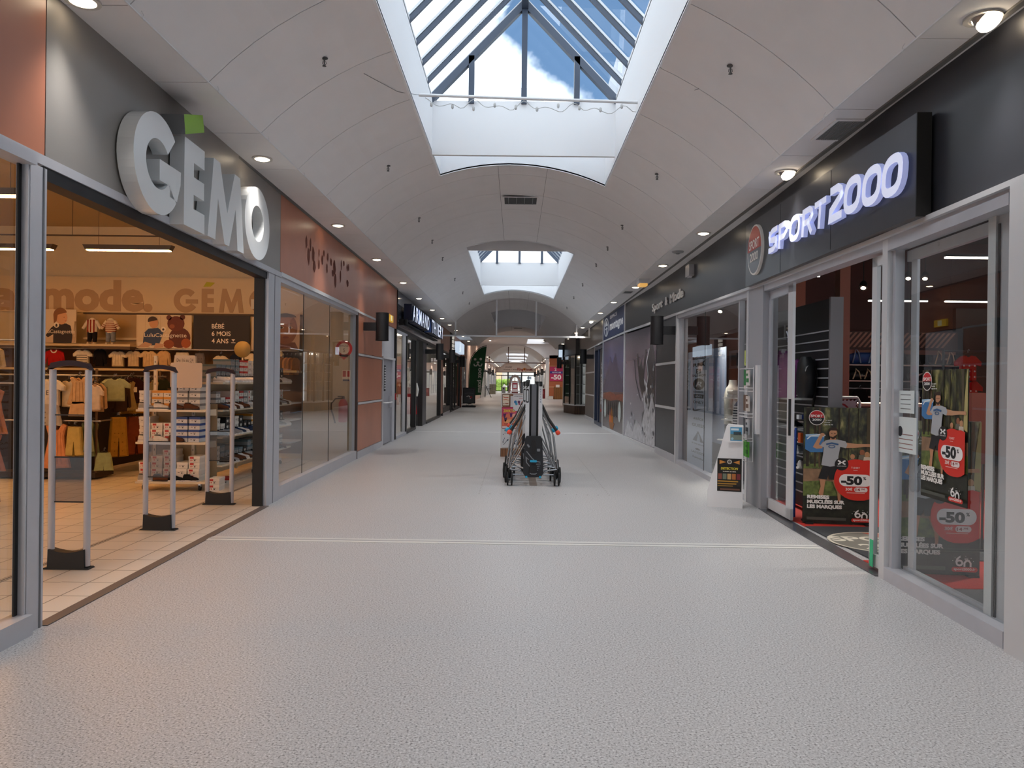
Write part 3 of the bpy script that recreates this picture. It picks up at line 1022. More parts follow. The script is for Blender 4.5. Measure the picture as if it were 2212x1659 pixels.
# ---- rooms behind the glass
def room(x0, x1, y0, y1, zc, fl, wl, cl, left, name):
    s = 'left' if left else 'right'
    struct('floor', MB().box(G(), x0, x1, y0, y1, -0.3, 0.0 - 0.0005, fl))
    struct('ceiling', MB().box(G(), x0, x1, y0, y1, zc, zc + 0.05, cl))
    mb = MB()
    xo = x0 if left else x1
    mb.box(G(), xo - 0.05, xo + 0.05, y0, y1, 0, zc, wl)
    struct('wall_' + s, mb)
    struct('wall_' + s, MB().box(G(), x0, x1, y1 - 0.02, y1 + 0.03, 0, zc, wl))
m_gw = M('cream_shop_wall', 'd9c9a6', 0.8, var=0.02)
m_gc = M('shop_ceiling_cream', 'b9a27a', 0.9)
room(-12, -3.10, -2, 14.4, 4.35, m_tile, m_gw, m_gc, True, 'g')
m_atw = M('white_boutique_wall', 'd8d5d0', 0.7)
room(-9, -3.30, 19.2, 32, 3.4, M('boutique_floor', 'b5aca0', 0.35), m_atw, m_atw, True, 'a')
room(-8, -3.32, 32.7, 49, 3.3, M('boutique_floor'), M('taupe_wall', '8f8276', 0.8), m_atw, True, 'b')
m_sportc = M('dark_shop_ceiling', '25221f', 0.9)
m_sportw = M('dark_maroon_wall', '4b2620', 0.7, var=0.08, vscale=2)
m_redfloor = M('red_carpet', 'b9261b', 0.85, var=0.08, vscale=30)
room(3.16, 12, -2, 14.36, 4.2, M('sport_floor_grey', '6a6c70', 0.45), m_sportw, m_sportc, False, 's')
# service lobby wall shut behind the terracotta panels
struct('wall_left', MB().box(G(), -3.6, -3.2, 14.45, 19.2, 0, 3.8, m_matwhite))
struct('wall_right', MB().box(G(), 3.2, 3.4, 14.45, 32.3, 0, 3.7, m_anth))
# glazed bay and the narrower stretch behind it on the right
m_tint = M('grey_backing', '8c8a86', 0.8)
t = Thing('window_30', structure=True, loc=(2.8, 36, 0))
path = [(3.35, 36.0), (2.80, 36.0), (2.42, 38.2)]
mb = MB(); pn = MB(); wd = MB(); bl = MB()
for (xa, ya), (xb, yb), n in zip(path, path[1:], (2, 2)):
    d = Vector((xb - xa, yb - ya, 0)); Ln = d.length; d.normalize()
    f = Fr((xa, ya, 0), -d, (0, 0, 1)) if False else Fr((xb, yb, 0), -d, (0, 0, 1))
    for k in range(n + 1):
        x = Ln * k / n
        mb.box(f, x - 0.02, x + 0.02, 0.44, 2.86, -0.04, 0.03, m_blackmetal)
    mb.box(f, 0, Ln, 0.40, 0.46, -0.06, 0.05, m_matwhite).box(f, 0, Ln, 2.80, 2.86, -0.04, 0.03, m_blackmetal)
    pn.rect(f, 0, Ln, 0.46, 2.80, 0, m_glass)
    wd.box(f, 0, Ln, 0.0, 0.40, -0.2, 0.02, m_wooddark)
    for k in range(int(Ln / 0.11)):
        wd.box(f, k * 0.11, k * 0.11 + 0.008, 0, 0.40, 0.02, 0.022, m_black)
    for z in (0.46, 0.95, 1.40, 1.85, 2.25):
        bl.box(f, 0.05, Ln - 0.03, z, z + 0.03, -0.34, -0.06, m_matwhite)
    for k in range(int(Ln / 0.16)):
        bl.box(f, 0.06 + k * 0.16, 0.075 + k * 0.16, 0.46, 2.8, -0.32, -0.28, m_matwhite)
    bl.rect(f, 0, Ln, 0.4, 2.8, -0.36, m_tint)
bl.box(G(), 2.95, 3.2, 36.3, 37.6, 2.7, 2.74, M('boutique_lamp', 'fff0dc', .4, emit=9.0, ecol='ffe9d0'))  # glowing panel added to brighten the inside of the bay
t.part('frame', mb); t.part('pane', pn); t.part('plinth', wd, label='dark wood slatted plinth'); t.part('display_rack', bl)
mb = MB().prism(G(), [(3.35, 36.0), (2.80, 36.0), (2.42, 38.2), (3.35, 38.4)], 2.86, 3.70, M('dark_taupe_panel'))
mb.box(G(), 2.42, 3.35, 38.22, 38.4, 0, 2.86, M('dark_taupe_panel'))
mb.box(G(), 3.0, 3.2, 38.4, 49, 0, 2.86, M('dark_taupe_panel'))
mb.box(G(), 3.35, 3.45, 32.4, 36.0, 0, 2.86, M('dark_taupe_panel'))
struct('wall_right', mb)
# crossing hall and far corridor
m_or2 = M('terracotta_far', 'a95f3c', 0.6)
mb = MB()
mb.box(G(), -3.6, -3.3, 49, 122, 0, 4.9, M('pale_pink_wall', 'd6bcae', 0.6))
struct('wall_left', mb)
mb = MB()
mb.box(G(), 2.95, 9, 68.0, 68.2, 0, 3.92, m_or2)
mb.box(G(), 2.62, 2.93, 68.0, 68.2, 0, 3.7, m_matwhite)
struct('wall_right', mb)
struct('wall_right', MB().box(G(), 3.1, 3.3, 68.2, 122, 0, 3.9, M('pale_pink_wall', 'd6bcae', 0.6)))
struct('wall_right', MB().box(G(), 3.3, 9, 48.9, 49.1, 0, 4.9, m_matwhite))
struct('trim_18', MB().box(XY(0, 68), 2.95, 4.2, 1.05, 1.12, 0, 0.03, C('d9a97f')).box(XY(0, 68), 2.93, 4.2, 2.95, 2.99, 0, 0.02, C('d9a97f')))
# entrance wall
m_ent = M('entrance_bulkhead', 'd9c3b4', 0.6)
mb = MB().box(XY(0, 120), -3.3, 3.2, 3.05, 4.6, -0.1, 0.05, m_ent)
mb.box(XY(0, 120), -3.6, -3.25, 0, 3.05, -0.1, 0.05, m_ent).box(XY(0, 120), 3.0, 3.2, 0, 3.05, -0.1, 0.05, m_ent)
struct('wall_back', mb)
t = Thing('door_5', structure=True, loc=(0, 120, 0))
mb = MB()
for x in (-3.25, -2.3, -1.3, -0.2, 0.85, 1.95, 3.0):
    w = 0.10 if x in (-3.25, -1.3, 0.85, 3.0) else 0.05
    mb.box(XY(0, 120), x - w, x + w, 0, 3.05 if w > 0.09 else 2.55, -0.05, 0.05, m_blackmetal)
for z, w in ((2.52, 0.07), (3.02, 0.05), (1.15, 0.03), (0.06, 0.06)):
    mb.box(XY(0, 120), -3.25, 3.0, z - w, z + w, -0.04, 0.04, m_blackmetal)
t.part('frame', mb)
t.part('pane', MB().rect(XY(0, 120), -3.25, 3.0, 0, 3.05, 0.0, m_glass))
# outside the entrance: paving, hedge, facade
m_pave = M('pale_paving', 'cfcac0', 0.9)  # one even pale paving colour
struct('ground', MB().box(G(), -25, 25, 122, 170, -0.3, 0, m_pave))
# ============================================================ LAMPS AND CEILING FITTINGS
DL_POWER = 155.0
m_dlring = M('downlight_ring', 'c9c6c2', 0.35, 0.3)
spot_d = bpy.data.lights.new('downlight_beam', 'SPOT')
spot_d.energy = DL_POWER; spot_d.spot_size = rad(114); spot_d.spot_blend = 1.0; spot_d.shadow_soft_size = 0.07
spot_d.color = (1.0, 0.945, 0.89)
def downlight(x, y, z, label, tilt=0.0, src=None, light=True):
    t = Thing('downlight', label, 'downlight', (x, y, z), 'recessed downlights in the ceiling margins')
    mb = MB()
    mb.ring(G(x, y, z), [(0.105 * math.cos(a), 0.105 * math.sin(a)) for a in [2 * math.pi * k / 20 for k in range(20)]],
            [(0.078 * math.cos(a), 0.078 * math.sin(a)) for a in [2 * math.pi * k / 20 for k in range(20)]], -0.012, 0.004, m_dlring)
    t.part('ring', mb)
    mb = MB()
    if tilt:
        ax = Vector((math.copysign(0.35, tilt), -0.45, -0.82))
        mb.lathe((x, y, z + 0.02), ax, [(0.070, 0.0), (0.072, 0.07), (0.062, 0.085), (0.03, 0.10), (0, 0.104)], m_lamp, 16)
        hs = MB().lathe((x, y, z + 0.03), ax, [(0.074, 0), (0.078, 0.05), (0.074, 0.06)], m_steel, 16)
        t.part('gimbal', hs)
    else:
        mb.lathe((x, y, z - 0.001), (0, 0, -1), [(0.078, 0.0), (0.07, 0.012), (0.045, 0.022), (0, 0.026)], m_lamp, 16)
    t.part('lens', mb)
    if light:
        lo = bpy.data.objects.new('downlight_beam', spot_d)
        lo.location = (0, 0, -0.12)
        lo.rotation_euler = (0, rad(25) * (1 if x > 0 else -1), 0)
        lo.parent = t.o
        COL.objects.link(lo)
    return t
YD_L = [4.69, 8.01, 11.42, 14.61, 18.0, 21.4, 24.8, 28.1, 31.3, 34.6, 39.2, 43.8]
YD_R = [4.47, 7.74, 10.91, 13.93, 17.1, 20.3, 23.5, 26.6, 29.8, 33.0, 37.5, 42.5]
lab_l = ['above the green block of the big white left sign', 'just above the last letter of the big white left sign', 'over the glue stains on the terracotta fascia', 'above the right end of the shop window with the round red marker', 'over the corner of the slate fascia', 'above the first letters of the navy block lettering', 'above the middle of the navy block lettering', 'above the last letters of the navy block lettering', 'beside the left upright of the smoke screen frame', 'first beyond the smoke screen on the left', 'second beyond the smoke screen on the left', 'third beyond the smoke screen on the left']
lab_r = ['nearest lamp, top right corner of the photo', 'above the glowing white sign over the right shop', 'after the glowing white sign, on the right', 'beside the small alarm box on the right', 'next to the emergency light on the right', 'above the blue mountain shop sign, nearer one', 'above the blue mountain shop sign, farther one', 'tilted lamp right of the smoke screen frame', 'beside the right upright of the smoke screen frame', 'first beyond the smoke screen on the right', 'second beyond the smoke screen on the right', 'third beyond the smoke screen on the right']
for i, y in enumerate(YD_L):
    downlight(-2.71 if y < 20 else -2.77, y, ZL - 0.002, 'lit recessed downlight ' + lab_l[i])
for i, y in enumerate(YD_R):
    downlight(2.71 if y < 10 else (2.66 if y < 20 else 2.58), y, ZR - 0.002, 'lit recessed downlight ' + lab_r[i], tilt=(1 if i in (0, 1, 7) else 0))
for y in (1.3, -2.1, -5.5, -8.9, -12.3):                 # behind the camera
    for x, z in ((-2.71, ZL), (2.71, ZR)):
        lo = bpy.data.objects.new('downlight_beam', spot_d); lo.location = (x, y, z - 0.12); lo.rotation_euler = (0, rad(25) * (1 if x > 0 else -1), 0); COL.objects.link(lo)
        mb = MB().lathe((x, y, z - 0.003), (0, 0, -1), [(0.078, 0.0), (0.07, 0.012), (0.045, 0.022), (0, 0.026)], m_lamp, 12)
        tag(obj('downlight', mb, origin=(x, y, z)), 'lit recessed downlight behind the viewpoint', 'downlight', 'downlights behind the viewpoint')
far_d = bpy.data.lights.new('far_lamp', 'SPOT')
far_d.energy = 200; far_d.spot_size = rad(160); far_d.spot_blend = 0.5; far_d.shadow_soft_size = 0.15; far_d.color = (1, 0.84, 0.70)
fl = 0
for y in (53, 63):
    for x in (-2.2, 2.2, 5.5):
        mb = MB().lathe((x, y, 4.9), (0, 0, -1), [(0.085, 0.0), (0.08, 0.01), (0, 0.014)], m_lamp, 12)
        o = tag(obj('downlight', mb, origin=(x, y, 4.9)), 'small lit downlight in the flat ceiling of the crossing', 'downlight', 'downlights of the crossing')
        lo = bpy.data.objects.new('far_lamp', far_d); lo.location = (0, 0, -0.15); lo.parent = o; COL.objects.link(lo)
for y in (72, 77, 82, 87, 92, 98, 104, 110, 116):
    for x, z in ((-2.75, ZL), (2.75, ZR)):
        mb = MB().lathe((x, y, z - 0.002), (0, 0, -1), [(0.085, 0.0), (0.08, 0.01), (0, 0.014)], m_lamp, 12)
        o = tag(obj('downlight', mb, origin=(x, y, z)), 'tiny lit downlight in the far corridor near the entrance', 'downlight', 'downlights of the far corridor')
        if y not in (77, 87, 98, 110):
            lo = bpy.data.objects.new('far_lamp', far_d); lo.location = (0, 0, -0.15); lo.parent = o; COL.objects.link(lo)

# emergency light in the right margin
t = Thing('emergency_light', 'amber emergency light box hanging under the right ceiling margin', 'emergency light', (2.62, 15.9, ZR))
t.part('housing', MB().box(G(2.62, 15.9, 0), -0.10, 0.10, -0.16, 0.16, ZR - 0.09, ZR, m_white))
t.part('diffuser', MB().box(G(2.62, 15.9, 0), -0.08, 0.08, -0.15, 0.15, ZR - 0.14, ZR - 0.09, M('amber_diffuser', 'd8a64f', 0.3, emit=0.8, ecol='e8b060')))

t = Thing('smoke_detector', 'flat grey smoke detector disc in the right ceiling margin', 'smoke detector', (2.62, 12.45, ZR))
t.part('housing', MB().lathe((2.62, 12.45, ZR), (0, 0, -1), [(0.10, 0), (0.09, 0.02), (0.05, 0.035), (0, 0.037)], M('detector_grey', '9a9a9c', 0.5), 20))
t.part('grille', MB().lathe((2.62, 12.45, ZR - 0.034), (0, 0, -1), [(0.03, 0), (0.03, 0.012), (0, 0.012)], M('grille_blade', '8a8a8c', 0.5), 12))
# air grilles
def grille(x0, x1, y0, y1, z, label, n=13, along='x', zr=None):
    t = Thing('air_grille', label, 'air vent', ((x0 + x1) / 2, (y0 + y1) / 2, z))
    fr = G()
    mb = MB()
    w = 0.03
    mb.box(fr, x0, x1, y0, y0 + w, z - 0.012, z, m_ceil).box(fr, x0, x1, y1 - w, y1, z - 0.012, z, m_ceil)
    mb.box(fr, x0, x0 + w, y0 + w, y1 - w, z - 0.012, z, m_ceil).box(fr, x1 - w, x1, y0 + w, y1 - w, z - 0.012, z, m_ceil)
    t.part('frame', mb)
    t.part('duct', MB().box(fr, x0 + w, x1 - w, y0 + w, y1 - w, z - 0.002, z + 0.004, m_black))
    mb = MB()
    for k in range(n):
        yy = x0 + w + (x1 - x0 - 2 * w) * (k + 0.5) / n
        mb.box(fr, yy - 0.0035, yy + 0.0035, y0 + w, y1 - w, z - 0.011, z - 0.003, M('grille_blade', '8a8a8c', 0.5))
    t.parts('blade', mb)
grille(2.57, 2.84, 6.18, 6.72, ZR - 0.001, 'slatted white air grille in the right ceiling margin above the glowing sign')
grille(2.50, 2.76, 17.8, 18.3, ZR - 0.001, 'slatted air grille beyond the emergency light in the right margin', 9)
grille(-0.28, 0.36, 13.42, 14.0, 4.775, 'dark air grille at the crown of the vault between the two skylights', 4)
grille(-0.2, 0.35, 46.0, 46.6, 4.775, 'thin dark air grille at the crown far behind the smoke screen', 4)

# sprinklers
def sprinkler(x, y, label):
    z = vz(x)
    t = Thing('sprinkler', label, 'sprinkler', (x, y, z), 'sprinkler heads on the vault')
    t.part('rosette', MB().lathe((x, y, z), (0, 0, -1), [(0.032, 0), (0.030, 0.008), (0.012, 0.014)], M('sprinkler_grey', '5a5a5a', 0.4, 0.5), 12))
    mb = MB().lathe((x, y, z - 0.02), (0, 0, -1), [(0.008, 0), (0.006, 0.03), (0.003, 0.05)], M('sprinkler_grey'), 8)
    mb.lathe((x, y, z - 0.072), (0, 0, -1), [(0.018, 0), (0.018, 0.003), (0.0, 0.005)], M('sprinkler_grey'), 10)
    mb.tube([(x - 0.012, y, z - 0.03), (x - 0.016, y, z - 0.05), (x, y, z - 0.075)], 0.003, M('sprinkler_grey'), 5)
    mb.tube([(x + 0.012, y, z - 0.03), (x + 0.016, y, z - 0.05), (x, y, z - 0.075)], 0.003, M('sprinkler_grey'), 5)
    t.part('head', mb)
ords = ['nearest', 'second nearest', 'third', 'fourth', 'fifth', 'sixth', 'seventh', 'eighth']
for i, y in enumerate([6.79, 10.17, 13.4, 15.5, 17.68, 21.2, 24.4, 27.7]):
    sprinkler(-1.75, y, 'small dark ceiling sprinkler, %s of the row left of the skylights' % ords[i])
    sprinkler(1.80, y - 0.28, 'small dark ceiling sprinkler, %s of the row right of the skylights' % ords[i])

# white S hooks where the joints meet the springing
hk = 0
names = ['nearest', 'second', 'third', 'fourth', 'fifth', 'sixth', 'seventh', 'eighth']
for i in range(8):
    for side, x, z in (('left', -2.40, ZL), ('right', 2.42, ZR)):
        y = 4.75 + 1.225 * i + 0.05
        p = [(x, y + 0.03 * math.sin(a) * (1 if a < 3.2 else -1), z - 0.01 - 0.018 * a / 1.6 * 0.9) for a in [k * 0.7 for k in range(8)]]
        tag(obj('ceiling_hook', MB().tube(p, 0.0025, m_matwhite, 5), origin=(x, y, z)), 'small white S hook, %s along the %s edge of the vault' % (names[i], side), 'hook', 'S hooks along the vault edge')

# string-light bar hung across the first skylight
t = Thing('light_bar', 'white bar with tangled string lights hung across the nearest skylight', 'string lights', (0.15, 8.45, 4.62))
t.part('bar', MB().tube([(-1.12, 8.45, 4.68), (1.40, 8.45, 4.62)], 0.017, m_white, 10))
mb = MB()
pts = []
for k in range(61):
    u = k / 60
    x = -1.05 + 2.35 * u
    pts.append((x, 8.45 + 0.02 * math.sin(k * 1.3), 4.655 - 0.06 * u - 0.035 - 0.055 * abs(math.sin(u * 13)) ** 1.5 + 0.03 * math.cos(k * 0.9)))
mb.tube(pts, 0.004, M('cable_white', 'cfcfce', 0.6), 5)
t.part('cable', mb)
for k in range(10):
    x = -0.98 + k * 0.235
    z = 4.60 - 0.02 * (k % 3)
    t.part('bulb_socket', MB().lathe((x, 8.45, z), (0, 0, -1), [(0.008, 0), (0.014, 0.01), (0.014, 0.04), (0.008, 0.05)], M('cable_white'), 8))
mb = MB()
mb.tube([(-1.12, 8.45, 4.68), (-1.3, 8.1, 4.58), (-1.52, 7.4, vz(-1.52) - 0.01)], 0.003, M('wire_grey', '77777a', 0.5), 5)
mb.tube([(1.40, 8.45, 4.62), (1.55, 7.9, 4.46), (1.69, 7.18, vz(1.69) - 0.01)], 0.003, M('wire_grey'), 5)
mb.tube([(1.40, 8.45, 4.60), (1.5, 8.2, 4.5), (1.56, 8.0, 4.42), (1.53, 7.7, 4.47), (1.45, 7.4, 4.50), (1.32, 7.17, vz(1.32) - 0.01)], 0.0045, M('cable_white'), 5)
t.parts('wire', mb)

# smoke screen: metal frame with grey glass under the vault end
YS = 30.0
t = Thing('smoke_screen', 'grey glass smoke screen in a white metal frame under the vault end', 'smoke barrier', (0, YS, 3.3))
fr = XY(0, YS)
mb = MB()
mb.box(fr, -3.1, 2.9, 3.27, 3.33, -0.03, 0.03, m_white)
for x in (-3.03, -2.42, -0.80, 0.76, 2.36, 2.86):
    zt = vz(x) if abs(x) < 2.43 else (ZL if x < 0 else ZR)
    mb.box(fr, x - 0.028, x + 0.028, 3.3, zt, -0.03, 0.03, m_white)
t.part('frame', mb)
mb = MB()
pts = [(-3.05, 3.3), (2.88, 3.3), (2.88, ZR), (2.45, ZR)] + [(x, vz(x)) for x in [2.4 - 4.8 * k / 30 for k in range(31)]] + [(-2.45, ZL), (-3.05, ZL)]
mb.poly(fr, pts, 0, m_smoke)
t.part('pane', mb)
t = Thing('smoke_screen', 'far thin brown framed smoke screen before the entrance corridor', 'smoke barrier', (0, 70, 3.3))
fr = XY(0, 70)
mb = MB()
mb.box(fr, -3.2, 3.2, 3.22, 3.30, -0.03, 0.03, M('bronze_frame', '6b4a40', 0.5))
for x in (-2.5, -0.75, 0.75, 2.45):
    mb.box(fr, x - 0.035, x + 0.035, 3.3, min(vz(max(-2.4, min(2.4, x))), 4.8), -0.03, 0.03, M('bronze_frame'))
t.part('frame', mb)

# cylinder wall lamps
def sconce(x, y, z, side, label, h=0.55, r=0.128, wall=None):
    t = Thing('wall_lamp', label, 'wall lamp', (x, y, z), 'black cylinder wall lamps')
    cyl = t.part('cylinder', MB().lathe((x, y, z - h / 2), (0, 0, 1), [(r, 0), (r, h)], m_blackmetal, 24))
    mb = MB().lathe((x, y, z - h / 2), (0, 0, 1), [(r + 0.003, 0), (r + 0.003, 0.012)], m_black, 24)
    mb.lathe((x, y, z + h / 2 - 0.012), (0, 0, 1), [(r + 0.003, 0), (r + 0.003, 0.012)], m_black, 24)
    for q in split_pieces(mb):
        Sub(t, cyl).part('rim', q)
    wx = wall if wall else (LX(y) if side == 'L' else RX(y))
    s = -1 if side == 'L' else 1
    a, b = sorted((x + s * (r - 0.01), wx - s * -0.0))
    t.part('bracket', MB().box(G(0, y, 0), a, b, -0.06, 0.06, z - 0.08, z + 0.08, m_blackmetal))
sconce(-2.66, 15.0, 2.56, 'L', 'black cylinder wall lamp on the terracotta wall beside the grey door')
sconce(-2.62, 25.9, 2.50, 'L', 'black cylinder wall lamp in front of the far end of the slate shop front')
sconce(-2.72, 32.1, 2.55, 'L', 'black cylinder wall lamp on the pinkish pillar left of the smoke screen')
sconce(-2.75, 38.6, 2.50, 'L', 'black cylinder wall lamp left of the green feather flag')
sconce(-2.90, 19.75, 3.02, 'L', 'small black cylinder lamp before the start of the navy lettering', 0.14, 0.06)
sconce(2.68, 14.55, 2.52, 'R', 'black cylinder wall lamp beside the brand list window on the right', 0.54, 0.122)
sconce(2.55, 29.0, 2.50, 'R', 'black cylinder wall lamp right of the dark blue door')
sconce(2.14, 37.9, 2.48, 'R', 'black cylinder wall lamp beside the far glazed bay', 0.55, 0.12, 2.47)
for i, (x, y, s) in enumerate(((-2.6, 74, 'L'), (-2.6, 84, 'L'), (2.5, 74, 'R'), (2.4, 84, 'R'), (2.4, 98, 'R'))):
    sconce(x, y, 2.5, s, 'tiny far black cylinder wall lamp, %s' % ['first on the left past the crossing', 'second on the left past the crossing', 'first on the right past the crossing', 'second on the right past the crossing', 'third on the right past the crossing'][i], 0.6, 0.14)

# exit sign over the service door, alarm box on the right
t = Thing('exit_sign', 'glowing yellow exit sign on the terracotta fascia above the grey door', 'exit sign', (-2.95, 18.1, 2.95))
fr = LF(17, 19)
t.part('housing', MB().box(fr, 17.8, 18.4, 2.90, 3.06, 0.0, 0.05, M('exit_glow', 'c79a24', 0.4, emit=0.35, ecol='f0c040')))
t.part('pictogram', MB().box(fr, 18.0, 18.2, 2.92, 3.04, 0.05, 0.055, C('fff3c0')))
t = Thing('alarm_box', 'small pale grey alarm siren box high on the dark right fascia', 'alarm', (RX(13.2), 13.2, 3.4))
fr = RF(12, 14)
t.part('housing', MB().bbox(fr, -13.32, -13.02, 3.36, 3.56, 0.0, 0.09, M('siren_grey', 'a9a9ad', 0.4), 0.03))
t.part('lens', MB().box(fr, -13.24, -13.10, 3.34, 3.36, 0.02, 0.07, C('d5d5da')))
# ============================================================ SIGNS ON THE FASCIAS
m_lw = M('sign_white_acrylic', 'dfe2e3', 0.18)
m_lside = M('sign_return_grey', '8d8a88', 0.4)
fr = LF(5.0, 9.0)
t = Thing('shop_sign', 'large white block letters GÉMO with a green accent block over the left shop', 'shop sign', (LX(6.5), 6.5, 2.75))
d0, d1 = 0.015, 0.135
# G: fat geometric letter
gx, gz, gr = 5.765, 3.125, 0.385
def gro(r, a0, a1, n, cx, cz, rb): return arc(cx, cz, r, a0, a1, n, rb)
kx = 1.06
outer = arc(gx, gz, 0.40, 38, 322, 40, 0.375)
inner = arc(gx, gz, 0.205, 322, 38, 40, 0.19)
G_pts = outer[:]                             # from upper terminal counterclockwise to lower right
G_pts = arc(gx, gz, 0.40, 40, 360 - 3, 44, 0.375)
up_t = (gx + 0.205 * math.cos(rad(48)), gz + 0.19 * math.sin(rad(48)))
mb = MB()
mb.stroke(fr, arc(gx, gz, 0.302, 42, 325, 36, 0.283), 0.19, d0, d1, m_lw)
mb.prism(fr, [(gx + 0.02, gz + 0.045), (gx + 0.02, gz - 0.115), (gx + 0.20, gz - 0.115), (gx + 0.20, gz - 0.20), (gx + 0.335, gz - 0.21), (gx + 0.40, gz - 0.06), (gx + 0.405, gz + 0.045)], d0, d1, m_lw)
t.part('letter_g', mb)
E_pts = [(6.235, 2.765), (6.67, 2.765), (6.67, 2.935), (6.43, 2.935), (6.43, 3.055), (6.655, 3.055), (6.655, 3.205), (6.43, 3.205), (6.43, 3.325), (6.66, 3.325), (6.66, 3.49), (6.235, 3.49)]
t.part('letter_e', MB().prism(fr, E_pts, d0, d1, m_lw))
t.part('accent', MB().prism(fr, [(6.09, 3.46), (6.48, 3.60), (6.44, 3.735), (6.06, 3.61)], 0.02, 0.20, M('sign_return_grey2', '77787a', 0.4), capmat=M('acid_green', '86b81a', 0.35)), label='lime green accent block')
M_pts = [(6.745, 2.77), (6.93, 2.77), (6.985, 3.16), (7.165, 2.77), (7.285, 2.77), (7.455, 3.16), (7.52, 2.77), (7.705, 2.77), (7.575, 3.50), (7.42, 3.50), (7.225, 3.07), (7.03, 3.50), (6.875, 3.50)]
t.part('letter_m', MB().prism(fr, M_pts, d0, d1, m_lw))
n = 40
ox, oz = 8.14, 3.165
t.part('letter_o', MB().ring(fr, [(ox + 0.415 * math.cos(2 * math.pi * k / n), oz + 0.385 * math.sin(2 * math.pi * k / n)) for k in range(n)],
                           [(ox + 0.205 * math.cos(2 * math.pi * k / n), oz + 0.19 * math.sin(2 * math.pi * k / n)) for k in range(n)], d0, d1, m_lw))

# glue residue of a former sign
fr = LF(9.45, 19.28)
mb = MB()
random.seed(3)
spots = [(10.64, 3.43, .05, .09), (10.86, 3.42, .04, .10), (10.77, 3.25, .06, .12), (11.02, 3.31, .07, .12), (11.08, 3.15, .08, .09), (11.35, 3.22, .05, .08), (11.55, 3.32, .05, .09), (11.35, 3.40, .03, .06), (11.65, 3.44, .04, .06),
         (11.90, 3.42, .05, .07), (12.12, 3.38, .06, .07), (11.85, 3.24, .05, .08), (12.35, 3.31, .10, .13), (12.25, 3.22, .07, .06), (12.43, 3.13, .08, .12), (12.87, 3.44, .04, .09), (13.05, 3.50, .06, .05), (13.32, 3.47, .05, .07), (13.44, 3.49, .05, .07), (12.80, 3.25, .05, .11), (13.36, 3.20, .10, .07)]
for (y, z, ry, rz) in spots:
    k = 12
    mb.poly(fr, [(y + ry * (0.75 + 0.4 * random.random()) * math.cos(2 * math.pi * i / k), z + rz * (0.75 + 0.4 * random.random()) * math.sin(2 * math.pi * i / k)) for i in range(k)], 0.003, m_dirt)
tag(obj('glue_residue', mb, origin=(LX(12), 12, 3.3)), 'dark glue stains of a removed sign on the terracotta fascia', 'stains', kind='stuff')

# ARMAND THIERY: navy boxes with lit white faces
t = Thing('shop_sign', 'white capital letters ARMAND THIERY on deep navy blocks over the slate shop front', 'shop sign', (-2.9, 24, 3.1))
fr = LF(19.4, 31)
m_navy = M('navy_acrylic', '17233f', 0.25)
m_lit = M('lit_white_face', 'e8eefc', 0.4, emit=0.75, ecol='dfe8ff')
word = 'ARMAND THIERY'
ystart = [20.05 + (29.2 - 20.05) * k / 13 for k in range(14)]
for k, ch in enumerate(word):
    if ch == ' ':
        continue
    y0, y1 = ystart[k] + 0.06, ystart[k + 1] - 0.04
    if k < 6: zb, zt = 3.10, 3.54
    else: zb, zt = 3.10, 3.56
    mb = MB()
    mb.box(fr, y0, y1, zb, zt, 0.06, 0.27, m_navy)
    mb.text(fr, (y0 + y1) / 2, zb + 0.01, (zt - zb) - 0.02, ch, m_navy, c=0.27, depth=0.03, bold=0.018, align='c', w=(y1 - y0) * 0.92 if ch != 'I' else 0.16, capmat=m_lit)
    t.part('letter', mb)
t.part('mounting_rail', MB().box(fr, 20.3, 29.3, 3.04, 3.07, -0.02, 0.08, m_black))

# SPORT 2000
m_signbox = M('sign_box_charcoal', '3d3f45', 0.3, 0.2, var=0.02)
m_ledside = M('led_acrylic', 'cfd6f4', 0.3, emit=0.42, ecol='b0bcff')
m_ledface = M('led_face', 'e9edff', 0.3, emit=0.50, ecol='dfe4ff')
t = Thing('shop_sign', 'dark sign box with glowing white SPORT 2000 letters and a round red and grey badge', 'shop sign', (RX(7.4), 7.4, 2.7))
fr = RF(5.3, 9.6)
mb = MB()
P = []
for (y, zb, zt) in ((5.28, 2.68, 3.40), (9.62, 2.735, 3.51)):
    P.append((y, zb, zt))
(ya, b0, t0), (yb, b1, t1) = P
mb.hexa([fr(-yb, b1, 0.0), fr(-ya, b0, 0.0), fr(-ya, t0, 0.0), fr(-yb, t1, 0.0), fr(-yb, b1, 0.10), fr(-ya, b0, 0.10), fr(-ya, t0, 0.10), fr(-yb, t1, 0.10)], m_signbox)
mb.hexa([fr(-ya, b0, 0.0), fr(-ya + 0.012, b0, 0.0), fr(-ya + 0.012, t0, 0.0), fr(-ya, t0, 0.0), fr(-ya, b0, 0.10), fr(-ya + 0.012, b0, 0.10), fr(-ya + 0.012, t0, 0.10), fr(-ya, t0, 0.10)], m_seal)
for yy, zb, zt in ((6.82, 2.72, 3.43), (8.24, 2.72, 3.46)):
    mb.box(fr, -yy - 0.002, -yy + 0.002, zb, zt, 0.1, 0.1015, m_black)
t.part('box', mb)
def srr(cx, cz, w, h, r, n=5):
    return rrect(cx - w / 2, cx + w / 2, cz - h / 2, cz + h / 2, r, n)
def slant(pts, cx, cz, k=0.16): return [(x + (z - cz) * k, z) for x, z in pts]
